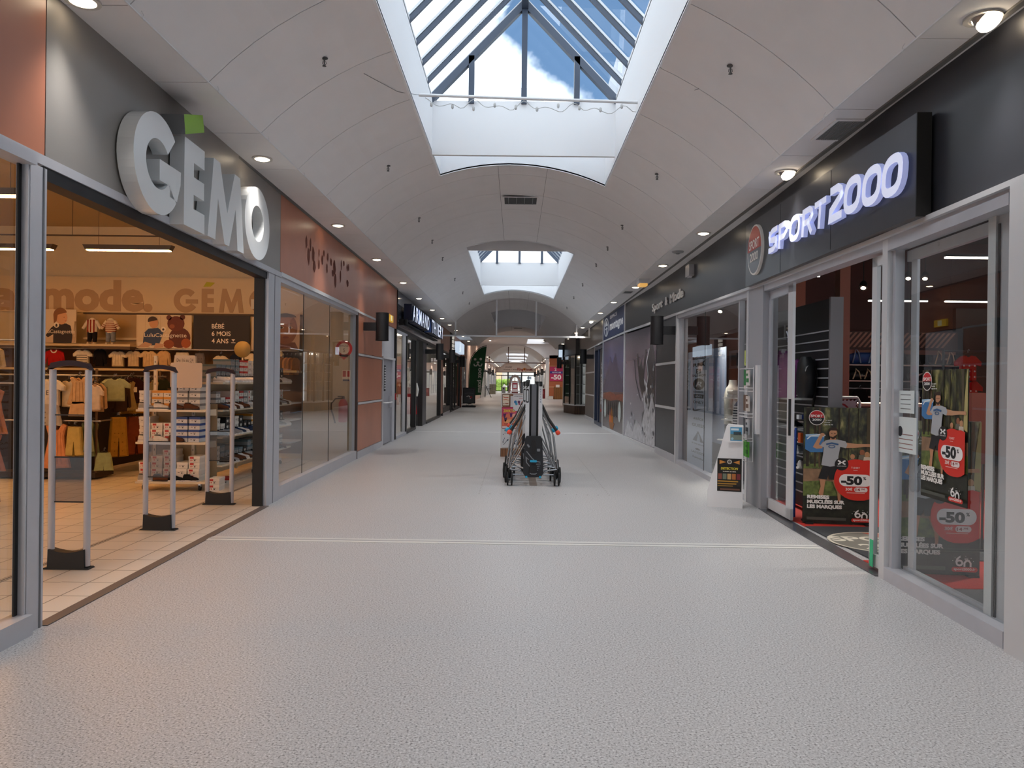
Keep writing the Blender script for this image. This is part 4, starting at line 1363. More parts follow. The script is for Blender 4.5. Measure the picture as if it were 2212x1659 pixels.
def glyph(name, cx, cz, w, h, st):            # rounded techno capitals, cx along the sign
    L, R_, T, B = cx - w / 2 + st / 2, cx + w / 2 - st / 2, cz + h / 2 - st / 2, cz - h / 2 + st / 2
    mb = MB()
    def S(pts, closed=False):
        pts = slant(pts, cx, cz)
        mb.stroke(fr, pts, st, 0.115, 0.155, m_ledside, closed=closed)
        mb.stroke(fr, pts, st * 0.97, 0.1555, 0.1555, m_ledface, closed=closed) if not closed else mb.stroke(fr, pts + pts[:1], st * 0.97, 0.1555, 0.1555, m_ledface)
    r = w * 0.30
    if name == 'S':
        S([(R_, T), (L + r, T), (L + r * .3, T - r * .3), (L, T - r), (L, cz + r * .6), (L + r * .4, cz + .01), (R_ - r * .4, cz - .01), (R_, cz - r * .6), (R_, B + r), (R_ - r * .3, B + r * .3), (R_ - r, B), (L, B)])
    if name == '2':
        S([(L, T), (R_ - r, T), (R_ - r * .3, T - r * .3), (R_, T - r), (R_, cz + r * .5), (L + r * .3, B + r * .6), (L, B), (R_ + st * .3, B)])
    if name == 'P':
        S([(L, B - st / 2), (L, T), (R_ - r, T), (R_ - r * .3, T - r * .3), (R_, T - r), (R_, cz + r * .3), (R_ - r, cz - h * .08), (L, cz - h * .08)])
    if name == 'R':
        S([(L, B - st / 2), (L, T), (R_ - r, T), (R_ - r * .3, T - r * .3), (R_, T - r), (R_, cz + r * .4), (R_ - r, cz - h * .03), (L, cz - h * .03)])
        S([(cx, cz - h * .03), (R_, B - st / 2)])
    if name == 'T':
        S([(L - st / 2, T), (R_ + st / 2, T)]); S([(cx, T), (cx, B - st / 2)])
    if name == 'O':
        k = 22
        S([((L + R_) / 2 + (R_ - L) / 2 * math.copysign(abs(math.cos(2 * math.pi * i / k)) ** .75, math.cos(2 * math.pi * i / k)), (T + B) / 2 + (T - B) / 2 * math.copysign(abs(math.sin(2 * math.pi * i / k)) ** .75, math.sin(2 * math.pi * i / k))) for i in range(k)], True)
    return mb
for ch, y, z, w, h in (('S', 8.33, 3.09, .33, .26), ('P', 7.98, 3.085, .30, .26), ('O', 7.62, 3.075, .32, .26), ('R', 7.25, 3.07, .30, .26), ('T', 6.94, 3.065, .28, .26),
                       ('2', 6.57, 3.08, .34, .31), ('O', 6.22, 3.065, .34, .30), ('O', 5.86, 3.045, .34, .30), ('O', 5.52, 3.03, .33, .30)):
    t.part('letter', glyph(ch, -y, z, w, h, 0.058 if h < .3 else 0.068))
bd = fr.at(-9.13, 3.12, 0.10)
mb = MB()
n = 36
el = [(0.30 * math.cos(2 * math.pi * k / n), 0.30 * math.sin(2 * math.pi * k / n)) for k in range(n)]
mb.prism(bd, el, 0, 0.03, C('e8e4de'))
mb.poly(bd, [(x * .93, z * .93) for x, z in el], 0.032, M('badge_grey', '55565c', 0.3))
mb.poly(bd, [(0.28 * math.cos(rad(a)), 0.28 * math.sin(rad(a))) for a in range(0, 181, 10)], 0.034, M('badge_red', 'b23a2a', 0.35))
mb.text(bd, 0, 0.02, 0.11, 'SPORT', C('f4efe8'), c=0.036, align='c', w=0.42, bold=0.02)
mb.text(bd, 0, -0.13, 0.105, '2000', C('f4efe8'), c=0.036, align='c', w=0.34, bold=0.02)
t.part('badge', mb, label='round badge, red upper half and grey lower half, reading SPORT 2000')

# Sport & Mode
fr = RF(14.3, 17).at(0, 0, 0.012)
t = Thing('shop_sign', 'thin silver lettering Sport & Mode on the dark right fascia', 'shop sign', (RX(15.3), 15.3, 3.0))
for s, y, w, h, z in (('Sport', 16.95, 1.15, .17, 3.10), ('&', 15.50, .22, .17, 3.10), ('Mode', 15.0, 1.18, .18, 3.09)):
    mb = MB().text(fr, -y, z, h, s, M('sign_letter_white', 'f2f2f0', 0.5), c=0.0, depth=0.02, bold=0.02, align='l', w=w)
    t.part('word', mb)

# Espace montagne panel
t = Thing('shop_sign', 'blue panel sign reading ESPACE montagne with a white oval ski badge', 'shop sign', (RX(23), 23, 2.9))
fr = RF(20.85, 25.4)
m_blue = M('espace_blue', '2c3c62', 0.55, var=0.04, vscale=1)
mb = MB(); wbox(mb, 'R', 20.85, 25.40, 2.94, 3.67, -0.02, 0.01, m_blue, za=2.92)
t.part('panel', mb)
mb = MB()
n = 30
mb.ring(fr, [(-24.6 + 0.55 * math.cos(2 * math.pi * k / n), 3.30 + 0.30 * math.sin(2 * math.pi * k / n)) for k in range(n)], [(-24.6 + 0.46 * math.cos(2 * math.pi * k / n), 3.30 + 0.26 * math.sin(2 * math.pi * k / n)) for k in range(n)], 0.01, 0.02, C('e6e8ee'))
mb.poly(fr, [(-24.95, 3.34), (-24.25, 3.34), (-24.45, 3.44), (-24.6, 3.54), (-24.75, 3.46)], 0.015, C('e6e8ee'))
mb.poly(fr, [(-24.92, 3.27), (-24.28, 3.27), (-24.4, 3.22), (-24.8, 3.22)], 0.015, C('e6e8ee'))
mb.box(fr, -24.65, -24.55, 3.06, 3.3, 0.01, 0.016, C('e6e8ee'))
t.part('badge', mb)
mb = MB().text(fr, -23.75, 3.50, 0.10, 'ESPACE', C('f4f6fa'), c=0.012, w=1.5, bold=0.012)
t.part('word', mb)
t.part('word', MB().text(fr, -23.8, 3.16, 0.26, 'montagne', C('f8f9fb'), c=0.012, w=2.75, bold=0.04))
# ============================================================ GÉMO INTERIOR
m_warm = M('warm_tube', 'ffe2b0', 0.4, emit=72.0, ecol='ffb469')
m_fix = M('lamp_housing_brown', '4a3a28', 0.5)
lampn = 0
pl_names = {4: 'in the back row', 7: 'in the middle row', 11.2: 'in the row nearest the end wall'}
for y in (0.5, 4.2, 7.9, 11.2):  # all rows but the last are unseen lamps added to light the shop
    for x, w in ((-4.0, 'rightmost'), (-5.75, 'second from the right'), (-7.5, 'third from the right'), (-9.25, 'fourth from the right')):
        if x == -4.0 and y < 10:
            continue
        lab = 'warm tube lamp in the left shop, %s, %s' % (w, {0.5: 'added unseen nearest row', 4.2: 'added unseen second row', 7.9: 'added unseen third row', 11.2: 'row before the end wall'}[y])
        t = Thing('tube_lamp', lab, 'ceiling lamp', (x, y, 3.45), 'warm tube lamps of the left shop')
        f = XY(x, y, 3.38)
        t.part('housing', MB().prism(f, [(-0.66, 0.07), (-0.62, 0.0), (0.62, 0.0), (0.66, 0.07)], -0.06, 0.06, m_fix))
        t.part('tube', MB().box(f, -0.61, 0.61, -0.012, 0.0, -0.045, 0.045, m_warm))
        mb = MB()
        for s in (-0.45, 0.45):
            mb.tube([(x + s, y, 3.45), (x + s, y, 4.35)], 0.003, m_fix, 4)
        t.parts('wire', mb)
t = Thing('cable_tray', 'thin brown cable tray hanging across the left shop above the tube lamps', 'cable tray', (-7, 11.9, 3.6))
mb = MB().tube([(-11.5, 11.9, 3.72), (-3.4, 11.9, 3.72)], 0.012, m_fix, 6)
t.part('rail', mb)
mb = MB()
for k in range(5):
    mb.tube([(-10.4 + 1.7 * k, 11.9, 3.72), (-10.4 + 1.7 * k, 11.9, 4.35)], 0.004, m_fix, 5)
t.parts('hanger_wire', mb)

# end wall: cream band with lettering
EW = 14.36
fw_ = XY(0, EW)
m_band = M('cream_band', 'e3cda4', 0.8)
m_bandtxt = M('taupe_lettering', 'bf9f79', 0.8)
struct('trim_20', MB().box(fw_, -11.8, -3.2, 2.72, 3.40, 0, 0.02, m_band).box(fw_, -8.2, -3.2, 2.69, 2.72, 0, 0.05, M('shelf_edge_brown', '5b4630', 0.6)))
t = Thing('wall_lettering', 'giant taupe words "la mode." painted high on the cream end wall', 'lettering', (-8, EW - 0.03, 2.9))
t.part('word', MB().text(fw_, -9.02, 2.78, 0.56, 'mode.', m_bandtxt, c=0.022, bold=0.045, w=2.12))
t.part('word', MB().text(fw_, -10.2, 2.78, 0.56, 'la', m_bandtxt, c=0.022, bold=0.045, w=0.75))
t = Thing('wall_lettering', 'giant taupe GÉMO name with a yellow accent on the cream end wall', 'lettering', (-5.5, EW - 0.03, 2.9))
mb = MB()
gf = fw_.at(0, 0, 0.022)
mb.stroke(gf, arc(-6.27, 2.965, 0.172, 42, 330, 26), 0.115, 0, 0.004, m_bandtxt)
mb.box(gf, -6.27, -6.04, 2.91, 2.99, 0, 0.004, m_bandtxt)
mb.prism(gf, [(-5.97 + (x - 6.235) * 0.54, 2.745 + (z - 2.765) * 0.62) for x, z in E_pts], 0, 0.004, m_bandtxt)
mb.prism(gf, [(-5.64 + (x - 6.745) * 0.49, 2.745 + (z - 2.77) * 0.62) for x, z in M_pts], 0, 0.004, m_bandtxt)
mb.ring(gf, [(-4.83 + 0.24 * math.cos(k * 0.21), 2.975 + 0.235 * math.sin(k * 0.21)) for k in range(30)], [(-4.83 + 0.12 * math.cos(k * 0.21), 2.975 + 0.115 * math.sin(k * 0.21)) for k in range(30)], 0, 0.004, m_bandtxt)
t.part('word', mb)
t.part('accent', MB().prism(gf, [(-5.94, 3.23), (-5.80, 3.235), (-5.72, 3.31), (-5.88, 3.32)], 0, 0.005, C('c8c22c')))
tag(obj('wall_switch', MB().box(fw_, -5.02, -4.90, 2.82, 3.0, 0.02, 0.06, C('e5ddc8')), origin=(-5, EW, 2.9)), 'small cream switch box on the painted M of the end wall', 'switch')

# pictures: simple printed shapes on boards
def blob(mb, f, pts, c, hexc):
    mb.poly(f, pts, c, C(hexc))
def board(name, label, x0, x1, z0, z1, y, base, cat='poster', group=None):
    t = Thing(name, label, cat, ((x0 + x1) / 2, y, z0), group)
    f = XY(0, y)
    t.part('board', MB().box(f, x0, x1, z0, z1, 0, 0.02, C(base)))
    return t, f
t, f = board('poster', 'photo poster of a child in a dark sweater, printed LuluCastagnette, on the upper shelf', -8.92, -8.14, 2.12, 2.74, 14.0, 'dccbb0')
mb = MB(); c = 0.022
f2 = f.at(-8.5, 2.12, c)
blob(mb, f2, [(-0.27, 0), (-0.27, 0.12), (0.36, 0.12), (0.36, 0.02), (0.30, 0)], 0, 'cdb79c')
blob(mb, f2, [(-0.06, 0), (0.28, 0), (0.30, 0.14), (0.26, 0.32), (0.18, 0.36), (0.0, 0.36), (-0.10, 0.28), (-0.20, 0.14), (-0.16, 0.10), (-0.06, 0.16)], .001, '2b2428')
blob(mb, f2, arc(0.09, 0.47, 0.11, 0, 360, 16, 0.13), .002, 'd9a67c')
blob(mb, f2, [(-0.05, 0.36), (-0.06, 0.52)] + arc(0.07, 0.52, 0.13, 170, 20, 8) + [(0.13, 0.55), (0.02, 0.52), (0.0, 0.40)], .003, '8a5a34')
blob(mb, f2, [(0.13, 0.47), (0.15, 0.47), (0.15, 0.48), (0.13, 0.48)], .004, '4a2c20')
blob(mb, f2, [(0.14, 0.405), (0.18, 0.40), (0.18, 0.415)], .004, 'a8504a')
mb.disc(f2, 0.0, 0.33, 0.05, .004, C('efe6d6')); mb.disc(f2, 0.0, 0.335, 0.018, .005, C('3a3030')); mb.disc(f2, 0.0, 0.315, 0.02, .005, C('3a3030'))
for k in range(4):
    blob(mb, f2, [(0.30 - 0.0 + k * 0.02, 0.02), (0.305 + k * 0.02, 0.02), (0.34 + k * 0.01, 0.40), (0.333 + k * 0.01, 0.40)], .002, '8d7350')
mb.text(f2, -0.28, 0.18, 0.07, 'LuluCastagnette', C('efe6d6'), c=.006, w=0.62, bold=0.0)
t.part('print', mb)
t, f = board('poster', 'poster of a boy with a brown toy bear, printed LuluCastagnette, beside the black sign', -7.02, -6.0, 2.04, 2.66, 14.0, 'd9c7a5')
mb = MB(); f2 = f.at(-6.5, 2.04, 0.022)
for k in range(7):
    blob(mb, f2, [(-0.5 + k * .14, 0.2), (-0.495 + k * .14, 0.2), (-0.495 + k * .14, 0.6), (-0.5 + k * .14, 0.6)], 0, 'c4ad86')
blob(mb, f2, [(-0.5, 0.0), (0.5, 0.0), (0.5, 0.10), (-0.5, 0.12)], .001, 'e3d5bd')
blob(mb, f2, arc(0.28, 0.20, 0.20, 0, 360, 18, 0.19), .002, '5e2616')
blob(mb, f2, arc(0.21, 0.46, 0.16, 0, 360, 18, 0.14), .003, '6b2c18')
blob(mb, f2, arc(0.08, 0.57, 0.05, 0, 360, 10), .003, '5e2616'); blob(mb, f2, arc(0.33, 0.58, 0.05, 0, 360, 10), .003, '5e2616')
blob(mb, f2, arc(0.14, 0.41, 0.05, 0, 360, 10, 0.04), .004, '93502f')
blob(mb, f2, arc(0.40, 0.10, 0.09, 0, 360, 12), .004, 'a2501f'); blob(mb, f2, arc(0.08, 0.08, 0.10, 0, 360, 12, .08), .004, '8d431c')
blob(mb, f2, [(-0.40, 0.05), (-0.1, 0.06), (-0.02, 0.30), (-0.12, 0.38), (-0.30, 0.36), (-0.38, 0.28)], .005, '2e4569')
blob(mb, f2, [(-0.5, 0.02), (-0.3, 0.02), (-0.22, 0.08), (-0.36, 0.12)], .006, 'c9a183'); blob(mb, f2, [(-0.2, 0.0), (-0.02, 0.02), (0, 0.08), (-0.16, 0.1)], .006, 'c9a183')
blob(mb, f2, arc(-0.20, 0.47, 0.085, 0, 360, 14, 0.10), .006, 'cf9a70')
blob(mb, f2, arc(-0.22, 0.51, 0.09, 10, 200, 10, 0.08), .007, '3a2418')
mb.disc(f2, -0.02, 0.35, 0.05, .008, C('efe6d6')); mb.disc(f2, -0.02, 0.35, 0.02, .009, C('3a3030'))
mb.text(f2, -0.37, 0.21, 0.075, 'LuluCastagnette', C('efe6d6'), c=.009, w=0.78, bold=0.0)
t.part('print', mb)
t, f = board('shop_sign', 'black sign reading BÉBÉ 6 MOIS 4 ANS above the hanging clothes', -5.96, -4.92, 2.03, 2.66, 13.98, '1c1719', 'sign')
mb = MB()
for k, s in enumerate(('BÉBÉ', '6 MOIS', '4 ANS')):
    mb.text(f, -5.62, 2.42 - k * 0.135, 0.085, s, C('efe6d8'), c=0.022, w=(0.23, 0.35, 0.31)[k], bold=0.015)
mb.poly(f, [(-5.255, 2.225), (-5.185, 2.225), (-5.22, 2.18)], 0.022, C('efe6d8')).rect(f, -5.26, -5.18, 2.155, 2.165, 0.022, C('efe6d8'))
t.part('print', mb)
t, f = board('poster', 'pale beige plank backdrop board right of the black sign', -4.90, -4.46, 2.04, 2.64, 14.02, 'd8c4a3')
mb = MB()
for k in range(5):
    mb.rect(f, -4.86 + k * 0.09, -4.853 + k * .09, 2.06, 2.62, 0.021, C('c2aa85'))
t.part('print', mb)
t, f = board('poster', 'large close-up photo of a baby face behind the front window glass', -4.46, -4.0, 2.05, 2.70, 13.98, 'caa98a')
mb = MB(); f2 = f.at(-4.24, 2.40, 0.022)
blob(mb, f2, [(-0.22, -0.34), (0.22, -0.34), (0.16, -0.22), (-0.14, -0.22)], 0, '6b3a20')
blob(mb, f2, arc(-0.02, 0.03, 0.22, 0, 360, 22, 0.29), .001, '8b5230')
blob(mb, f2, arc(0.0, 0.05, 0.17, 0, 360, 20, 0.2), .002, '9a6038')
blob(mb, f2, arc(-0.03, 0.24, 0.21, 0, 180, 12, 0.07), .003, '33190f')
for sx in (-0.09, 0.07):
    blob(mb, f2, arc(sx, 0.05, 0.042, 0, 360, 12, 0.024), .004, 'd8c7b4'); blob(mb, f2, arc(sx, 0.05, 0.022, 0, 360, 10), .005, '20110b')
    blob(mb, f2, [(sx - 0.05, 0.11), (sx + 0.05, 0.12), (sx, 0.13)], .004, '4a2917')
blob(mb, f2, arc(-0.01, -0.05, 0.035, 0, 360, 10, 0.022), .004, '7c4526')
blob(mb, f2, arc(-0.01, -0.13, 0.06, 0, 360, 12, 0.022), .004, '7a3226')
t.part('print', mb)

# upper display shelf with two child busts
m_shelf = M('cream_shelf', 'cdbb98', 0.6)
t = Thing('wall_shelf', 'cream display shelf under the posters, carrying the two child dummies', 'shelf', (-7.5, 14.0, 2.05))
t.part('board', MB().box(XY(0, 14.3), -11.0, -7.02, 2.06, 2.10, 0, 0.55, m_shelf))
t.part('fascia', MB().prism(XY(0, 13.75), [(-7.9, 2.03), (-7.02, 2.0), (-7.02, 2.06), (-7.9, 2.06)], -0.3, 0, M('shelf_edge_brown')))
t.part('back_panel', MB().box(XY(0, 14.3), -8.12, -7.02, 2.10, 2.68, 0, 0.03, M('niche_beige', 'b59a70', 0.8)).box(XY(0, 14.3), -8.12, -7.02, 2.20, 2.24, 0.03, 0.12, m_shelf))
def dummy(x, label, top, stripe, pants, vertical):
    y, z = 13.95, 2.10
    t = Thing('child_dummy', label, 'mannequin', (x, y, z), 'headless child dummies on the shelf')
    mt = cloth(top); ms = cloth(stripe)
    rings = []
    for (h, rx, ry) in ((0.21, .085, .055), (0.27, .095, .06), (0.34, .095, .06), (0.42, .09, .055), (0.46, .06, .045), (0.485, .03, .03)):
        rings.append([(x + rx * math.cos(a), y + ry * math.sin(a), z + h) for a in [2 * math.pi * k / 16 for k in range(16)]])
    mb = MB().loft(rings, mt)
    if vertical:
        for dx in (-0.055, 0.0, 0.055):
            mb.box(XY(x + dx, y), -0.011, 0.011, z + 0.22, z + 0.45, 0.04 + (0.02 if dx == 0 else 0.008), 0.046 + (0.02 if dx == 0 else 0.01), ms)
    else:
        for k in range(6):
            h = 0.235 + 0.037 * k
            rx = (0.21, .088), (0.27, .097), (0.34, .097), (0.42, .092)
            w = 0.099 if h < 0.40 else 0.088
            mb.loft([[(x + w * math.cos(a), y + (w - 0.034) * math.sin(a), z + hh) for a in [2 * math.pi * q / 16 for q in range(16)]] for hh in (h, h + 0.013)], ms, caps=False)
    for s in (-1, 1):
        mb.tube([(x + s * 0.07, y, z + 0.43), (x + s * 0.115, y - 0.01, z + 0.36), (x + s * 0.165, y - 0.02, z + 0.285)], [0.036, 0.034, 0.027], mt, 8)
        if not vertical:
            for q in (0.3, 0.6):
                mb.tube([(x + s * (0.09 + .07 * q), y - .01, z + 0.40 - .11 * q), (x + s * (0.095 + .07 * q), y - .012, z + 0.39 - .11 * q)], 0.0365, ms, 8)
    t.part('sweater', mb)
    mb = MB()
    for s in (-1, 1):
        mb.tube([(x + s * 0.04, y, z + 0.23), (x + s * 0.045, y, z + 0.12), (x + s * 0.05, y - 0.01, z + 0.05)], [0.05, 0.042, 0.036], cloth(pants), 8)
    t.part('trousers', mb)
    mb = MB()
    for s in (-1, 1):
        mb.tube([(x + s * 0.05, y + 0.01, z + 0.02), (x + s * 0.055, y - 0.06, z + 0.018)], [0.022, 0.02], cloth('cbbfa8'), 8)
    t.part('shoes', mb)
dummy(-7.82, 'headless child dummy in a red and white striped jacket and dark trousers', 'd9cdbb', '8c2a22', '1d1a20', True)
dummy(-7.48, 'headless child dummy in a fine red striped sweater and pale blue trousers', 'd8c8ae', '8c2f25', '7d8492', False)

# ---- hanging clothes
ordn = ['first', 'second', 'third', 'fourth', 'fifth', 'sixth', 'seventh', 'eighth', 'ninth', 'tenth', 'eleventh', 'twelfth', 'thirteenth', 'fourteenth', 'fifteenth', 'sixteenth', 'seventeenth', 'eighteenth', 'nineteenth', 'twentieth', 'twenty-first', 'twenty-second']
def outline(kind, w, h):
    w2 = w / 2
    if kind == 'tee':
        return [(-w2 * .62, 0), (w2 * .62, 0), (w2 * .60, h * .62), (w2 * .98, h * .58), (w2, h * .74), (w2 * .55, h * .97), (w2 * .25, h), (w2 * .12, h * .94), (-w2 * .12, h * .94), (-w2 * .25, h), (-w2 * .55, h * .97), (-w2, h * .74), (-w2 * .98, h * .58), (-w2 * .60, h * .62)]
    if kind == 'sweater':
        return [(-w2 * .6, 0), (w2 * .6, 0), (w2 * .62, h * .6), (w2 * .82, h * .1), (w2, h * .14), (w2 * .84, h * .82), (w2 * .45, h * .97), (w2 * .2, h), (0, h * .95), (-w2 * .2, h), (-w2 * .45, h * .97), (-w2 * .84, h * .82), (-w2, h * .14), (-w2 * .82, h * .1), (-w2 * .62, h * .6)]
    if kind == 'dress':
        return [(-w2, 0), (-w2 * .3, -h * .02), (w2 * .3, 0.0), (w2, h * .01), (w2 * .62, h * .55), (w2 * .55, h * .72), (w2 * .75, h * .95), (w2 * .5, h), (w2 * .2, h * .86), (-w2 * .2, h * .86), (-w2 * .5, h), (-w2 * .75, h * .95), (-w2 * .55, h * .72), (-w2 * .62, h * .55)]
    if kind == 'trousers':
        return [(-w2, 0), (-w2 * .12, 0), (-w2 * .02, h * .48), (w2 * .02, h * .48), (w2 * .2, 0.0), (w2, 0.02 * h), (w2 * .82, h * .6), (w2 * .7, h), (-w2 * .7, h), (-w2 * .82, h * .6)]
    if kind == 'shorts':
        return [(-w2, 0), (-w2 * .05, 0), (0, h * .3), (w2 * .05, 0), (w2, 0), (w2 * .8, h * .7), (w2 * .62, h), (-w2 * .62, h), (-w2 * .8, h * .7)]
    return [(-w2, 0), (-w2 * .4, h * .04), (0, 0), (w2 * .4, h * .05), (w2, 0), (w2 * .6, h), (-w2 * .6, h)]
GARMENTS = 0
def garment(kind, f, w, h, col, label, group, deco=None, th=0.035, layers=1, gap=0.05):
    """f: frame whose origin is the middle of the hanging edge's base (garment spans 0..h upwards)"""
    src = None
    for L in range(layers):
        fo = f.at(0.012 * L * ((-1) ** L), -0.006 * L, -gap * L)
        if src is None or L == 0:
            t = Thing(kind if kind != 'tee' else 't_shirt', label, {'tee': 't-shirt', 'trousers': 'trousers', 'shorts': 'shorts', 'dress': 'dress', 'skirt': 'skirt', 'sweater': 'sweater'}[kind], fo(0, 0, 0), group)
            mt = cloth(col)
            pts = outline(kind, w, h)
            mb = MB()
            cx_ = sum(p[0] for p in pts) / len(pts); cz_ = sum(p[1] for p in pts) / len(pts)
            n = len(pts)
            R0 = [fo(x, z, -th * .5) for x, z in pts]
            R1 = [fo(x, z, 0) for x, z in pts]
            R2 = [fo(cx_ + (x - cx_) * .86, cz_ + (z - cz_) * .93, th * .5) for x, z in pts]
            mb.loft([R0, R1, R2], mt, smooth=False)
            if deco:
                kd, dc = deco
                if kd == 'stripes':
                    for k in range(5):
                        z = h * (0.08 + 0.14 * k)
                        mb.rect(fo, -w * .27, w * .27, z, z + h * .035, th * .5 + .001, cloth(dc))
                elif kd == 'collar':
                    mb.stroke(fo, arc(0, h * .97, w * .13, 180, 360, 8), w * .05, th * .5, th * .5 + .004, cloth(dc))
                elif kd == 'text':
                    mb.text(fo, 0, h * .4, h * .18, 'EF', cloth(dc), c=th * .5 + .002, align='c', w=w * .18)
                elif kd == 'dots':
                    for k in range(9):
                        mb.disc(fo, w * (-.2 + .2 * (k % 3)), h * (.15 + .22 * (k // 3)), w * .035, th * .5 + .002, cloth(dc), n=6)
                elif kd == 'tag':
                    mb.rect(fo, -w * .05, w * .13, h * .42, h * .62, th * .5 + .002, C('d9d2c4'))
                elif kd == 'folds':
                    for k in (-.5, -.2, .15, .45):
                        mb.stroke(fo, [(w * k * .5, h * .1), (w * k * .42, h * .8)], 0.006, th * .5, th * .5 + .004, cloth(dc))
            t.part('cloth', mb)
            mh = MB().tube([fo(-w * .3, h * .97, -.01), fo(0, h + .03, -.01), fo(w * .3, h * .97, -.01)], 0.005, m_black, 5)
            mh.tube([fo(0, h + .03, -.01), fo(0, h + .06, -.01), fo(.012, h + .075, -.01), fo(.02, h + .06, -.01)], 0.003, m_steel, 5)
            t.part('hanger', mh)
            src = t.o
        else:
            nth = ('', 'second', 'third', 'fourth', 'fifth')[L]
            lb = label.split(' on ')[0]
            copy_tree(src, fo(0, 0, 0), 0, '%s copy behind the %s' % (nth, ' '.join(label.replace(',', '').split()[:11])))
    return src
gtop = 'clothes on the upper rail of the end wall'
yw = 13.95
def T(px):                                    # spot on the end wall rail read from left to right
    return XY(px, yw, 1.70)
row1 = [('sweater', -8.52, .40, .30, 'a81e20', 'bright red sweater with white collar on the upper rail', ('collar', 'e8e2da')),
        ('tee', -8.0, .36, .30, 'd6cfc0', 'white t-shirt with thin dark stripes beside the red sweater', ('stripes', '2a2a33')),
        ('sweater', -7.68, .26, .32, '17151a', 'black sweater between the striped and the cream shirts', None),
        ('tee', -7.35, .34, .28, 'd8cbb0', 'cream ribbed t-shirt, first right of the black sweater', ('folds', 'c4b494')),
        ('tee', -7.06, .32, .29, 'cfbd9c', 'sand t-shirt, second right of the black sweater', ('folds', 'b9a57f')),
        ('tee', -6.78, .34, .29, 'd3b78c', 'apricot beige shirt, third right of the black sweater', ('folds', 'bb9c70')),
        ('sweater', -6.5, .28, .30, 'c9a77a', 'tan shirt with long sleeves at the end of the beige group', None),
        ('shorts', -6.16, .34, .27, 'cfc9bc', 'pale grey shorts on the upper rail beside the beige shirts', ('folds', 'b3ab9c')),
        ('shorts', -5.84, .24, .26, '6c6a70', 'grey patterned shorts on the upper rail', ('dots', '3b3a40')),
        ('tee', -5.45, .28, .22, 'cfc4ae', 'white cap-like folded top under the black sign', None),
        ('sweater', -5.18, .22, .25, '222a3a', 'dark navy printed top under the black sign', ('dots', 'b98f7f')),
        ('tee', -4.82, .38, .27, 'dccfae', 'cream t-shirt under the right part of the black sign', None),
        ('tee', -4.42, .28, .34, 'd6c69f', 'pale yellow t-shirt at the far right end of the rail', None)]
for k, (kd, x, w, h, col, lab, dc) in enumerate(row1):
    garment(kd, T(x), w, h, col, lab, gtop, dc, layers=2 if k % 2 else 1)
t = Thing('clothes_rail', 'long cream shelf and rail carrying the upper row of clothes on the end wall', 'clothes rail', (-7, 14.0, 1.6))
t.part('rail', MB().tube([(-11, yw, 2.02), (-4.0, yw, 2.02)], 0.012, m_steel, 6))
t.part('board', MB().box(XY(0, 14.3), -11, -4.0, 1.62, 1.66, 0, 0.5, m_shelf))
t.part('back_panel', MB().box(XY(0, 14.34), -11, -4.0, 0.1, 2.04, 0, 0.02, M('rack_brown', '6d5640', 0.8)))
# two-tier rack facing the entrance
t = Thing('clothes_rack', 'two tier steel clothes rack in the shadow behind the first security gate', 'clothes rack', (-7.0, 10.9, 0))
mb = MB()
for z in (1.52, 0.86):
    mb.tube([(-9.5, 10.95, z), (-6.0, 10.95, z)], 0.012, m_steel, 6)
    mb.tube([(-6.05, 10.95, z), (-6.2, 13.4, z)], 0.012, m_steel, 6)
t.part('rail', mb)
mb = MB()
for x, y in ((-9.4, 11.1), (-7.7, 11.1), (-6.15, 11.1), (-6.3, 13.4)):
    mb.tube([(x, y, 0.03), (x, y, 1.62)], 0.018, M('rack_brown'), 6)
t.parts('post', mb)
t.part('panel', MB().box(G(), -9.5, -6.35, 11.35, 11.4, 0.05, 1.55, M('rack_dark', '2a2019', 0.8)).box(G(), -6.62, -6.57, 11.4, 13.4, 0.05, 1.55, M('rack_dark')))
t.part('base', MB().box(G(), -9.5, -6.1, 11.0, 11.5, 0.03, 0.10, M('rack_dark')))
g2 = 'clothes on the two tier rack'
fr2 = lambda x, z, y=10.9, a=0: XY(x, y, z, a)
garment('tee', fr2(-6.72, 1.08), .42, .38, 'd2cdc2', 'white long top with grey lettering, upper rail at the far left', g2, ('text', '5a5a60'), layers=2)
garment('skirt', fr2(-6.70, 0.78), .34, .34, 'a8a39c', 'grey mottled skirt under the white lettered top', g2, ('dots', '77726c'))
garment('dress', fr2(-6.30, 1.10), .34, .40, 'c0a078', 'beige ruffled top of the two piece set on the upper rail', g2, ('folds', 'a4855e'), layers=3)
garment('shorts', fr2(-6.30, 0.93), .30, .22, 'c2a27c', 'beige shorts below the ruffled top', g2, None)
garment('tee', fr2(-6.04, 1.02, 10.85, .35), .24, .36, 'cdbfae', 'off-white t-shirt at the right corner of the upper rail', g2, None)
garment('tee', fr2(-5.98, 1.15, 11.3, .7), .42, .33, 'a3ad8a', 'mint green t-shirt at the corner of the upper rail', g2, None, layers=3)
garment('sweater', fr2(-6.02, 1.10, 11.9, .9), .40, .40, '2a1414', 'dark maroon patterned top beside the mint t-shirt', g2, ('tag', 'd9d2c4'), layers=2)
garment('skirt', fr2(-6.04, 0.92, 12.0, .9), .42, .28, '9a7530', 'mustard skirt under the dark maroon top', g2, ('folds', '7d5c22'), layers=2)
garment('dress', fr2(-6.08, 1.05, 12.6, .95), .30, .42, '8c8668', 'olive grey dress near the end of the upper rail', g2, None, layers=2)
garment('tee', fr2(-6.12, 1.08, 13.1, .95), .32, .40, '2d3326', 'dark green top at the end of the upper rail', g2, None)
garment('dress', fr2(-6.62, 0.18), .40, .64, 'c98d66', 'salmon jumpsuit on the lower rail at the far left', g2, ('folds', 'ad7351'), layers=2)
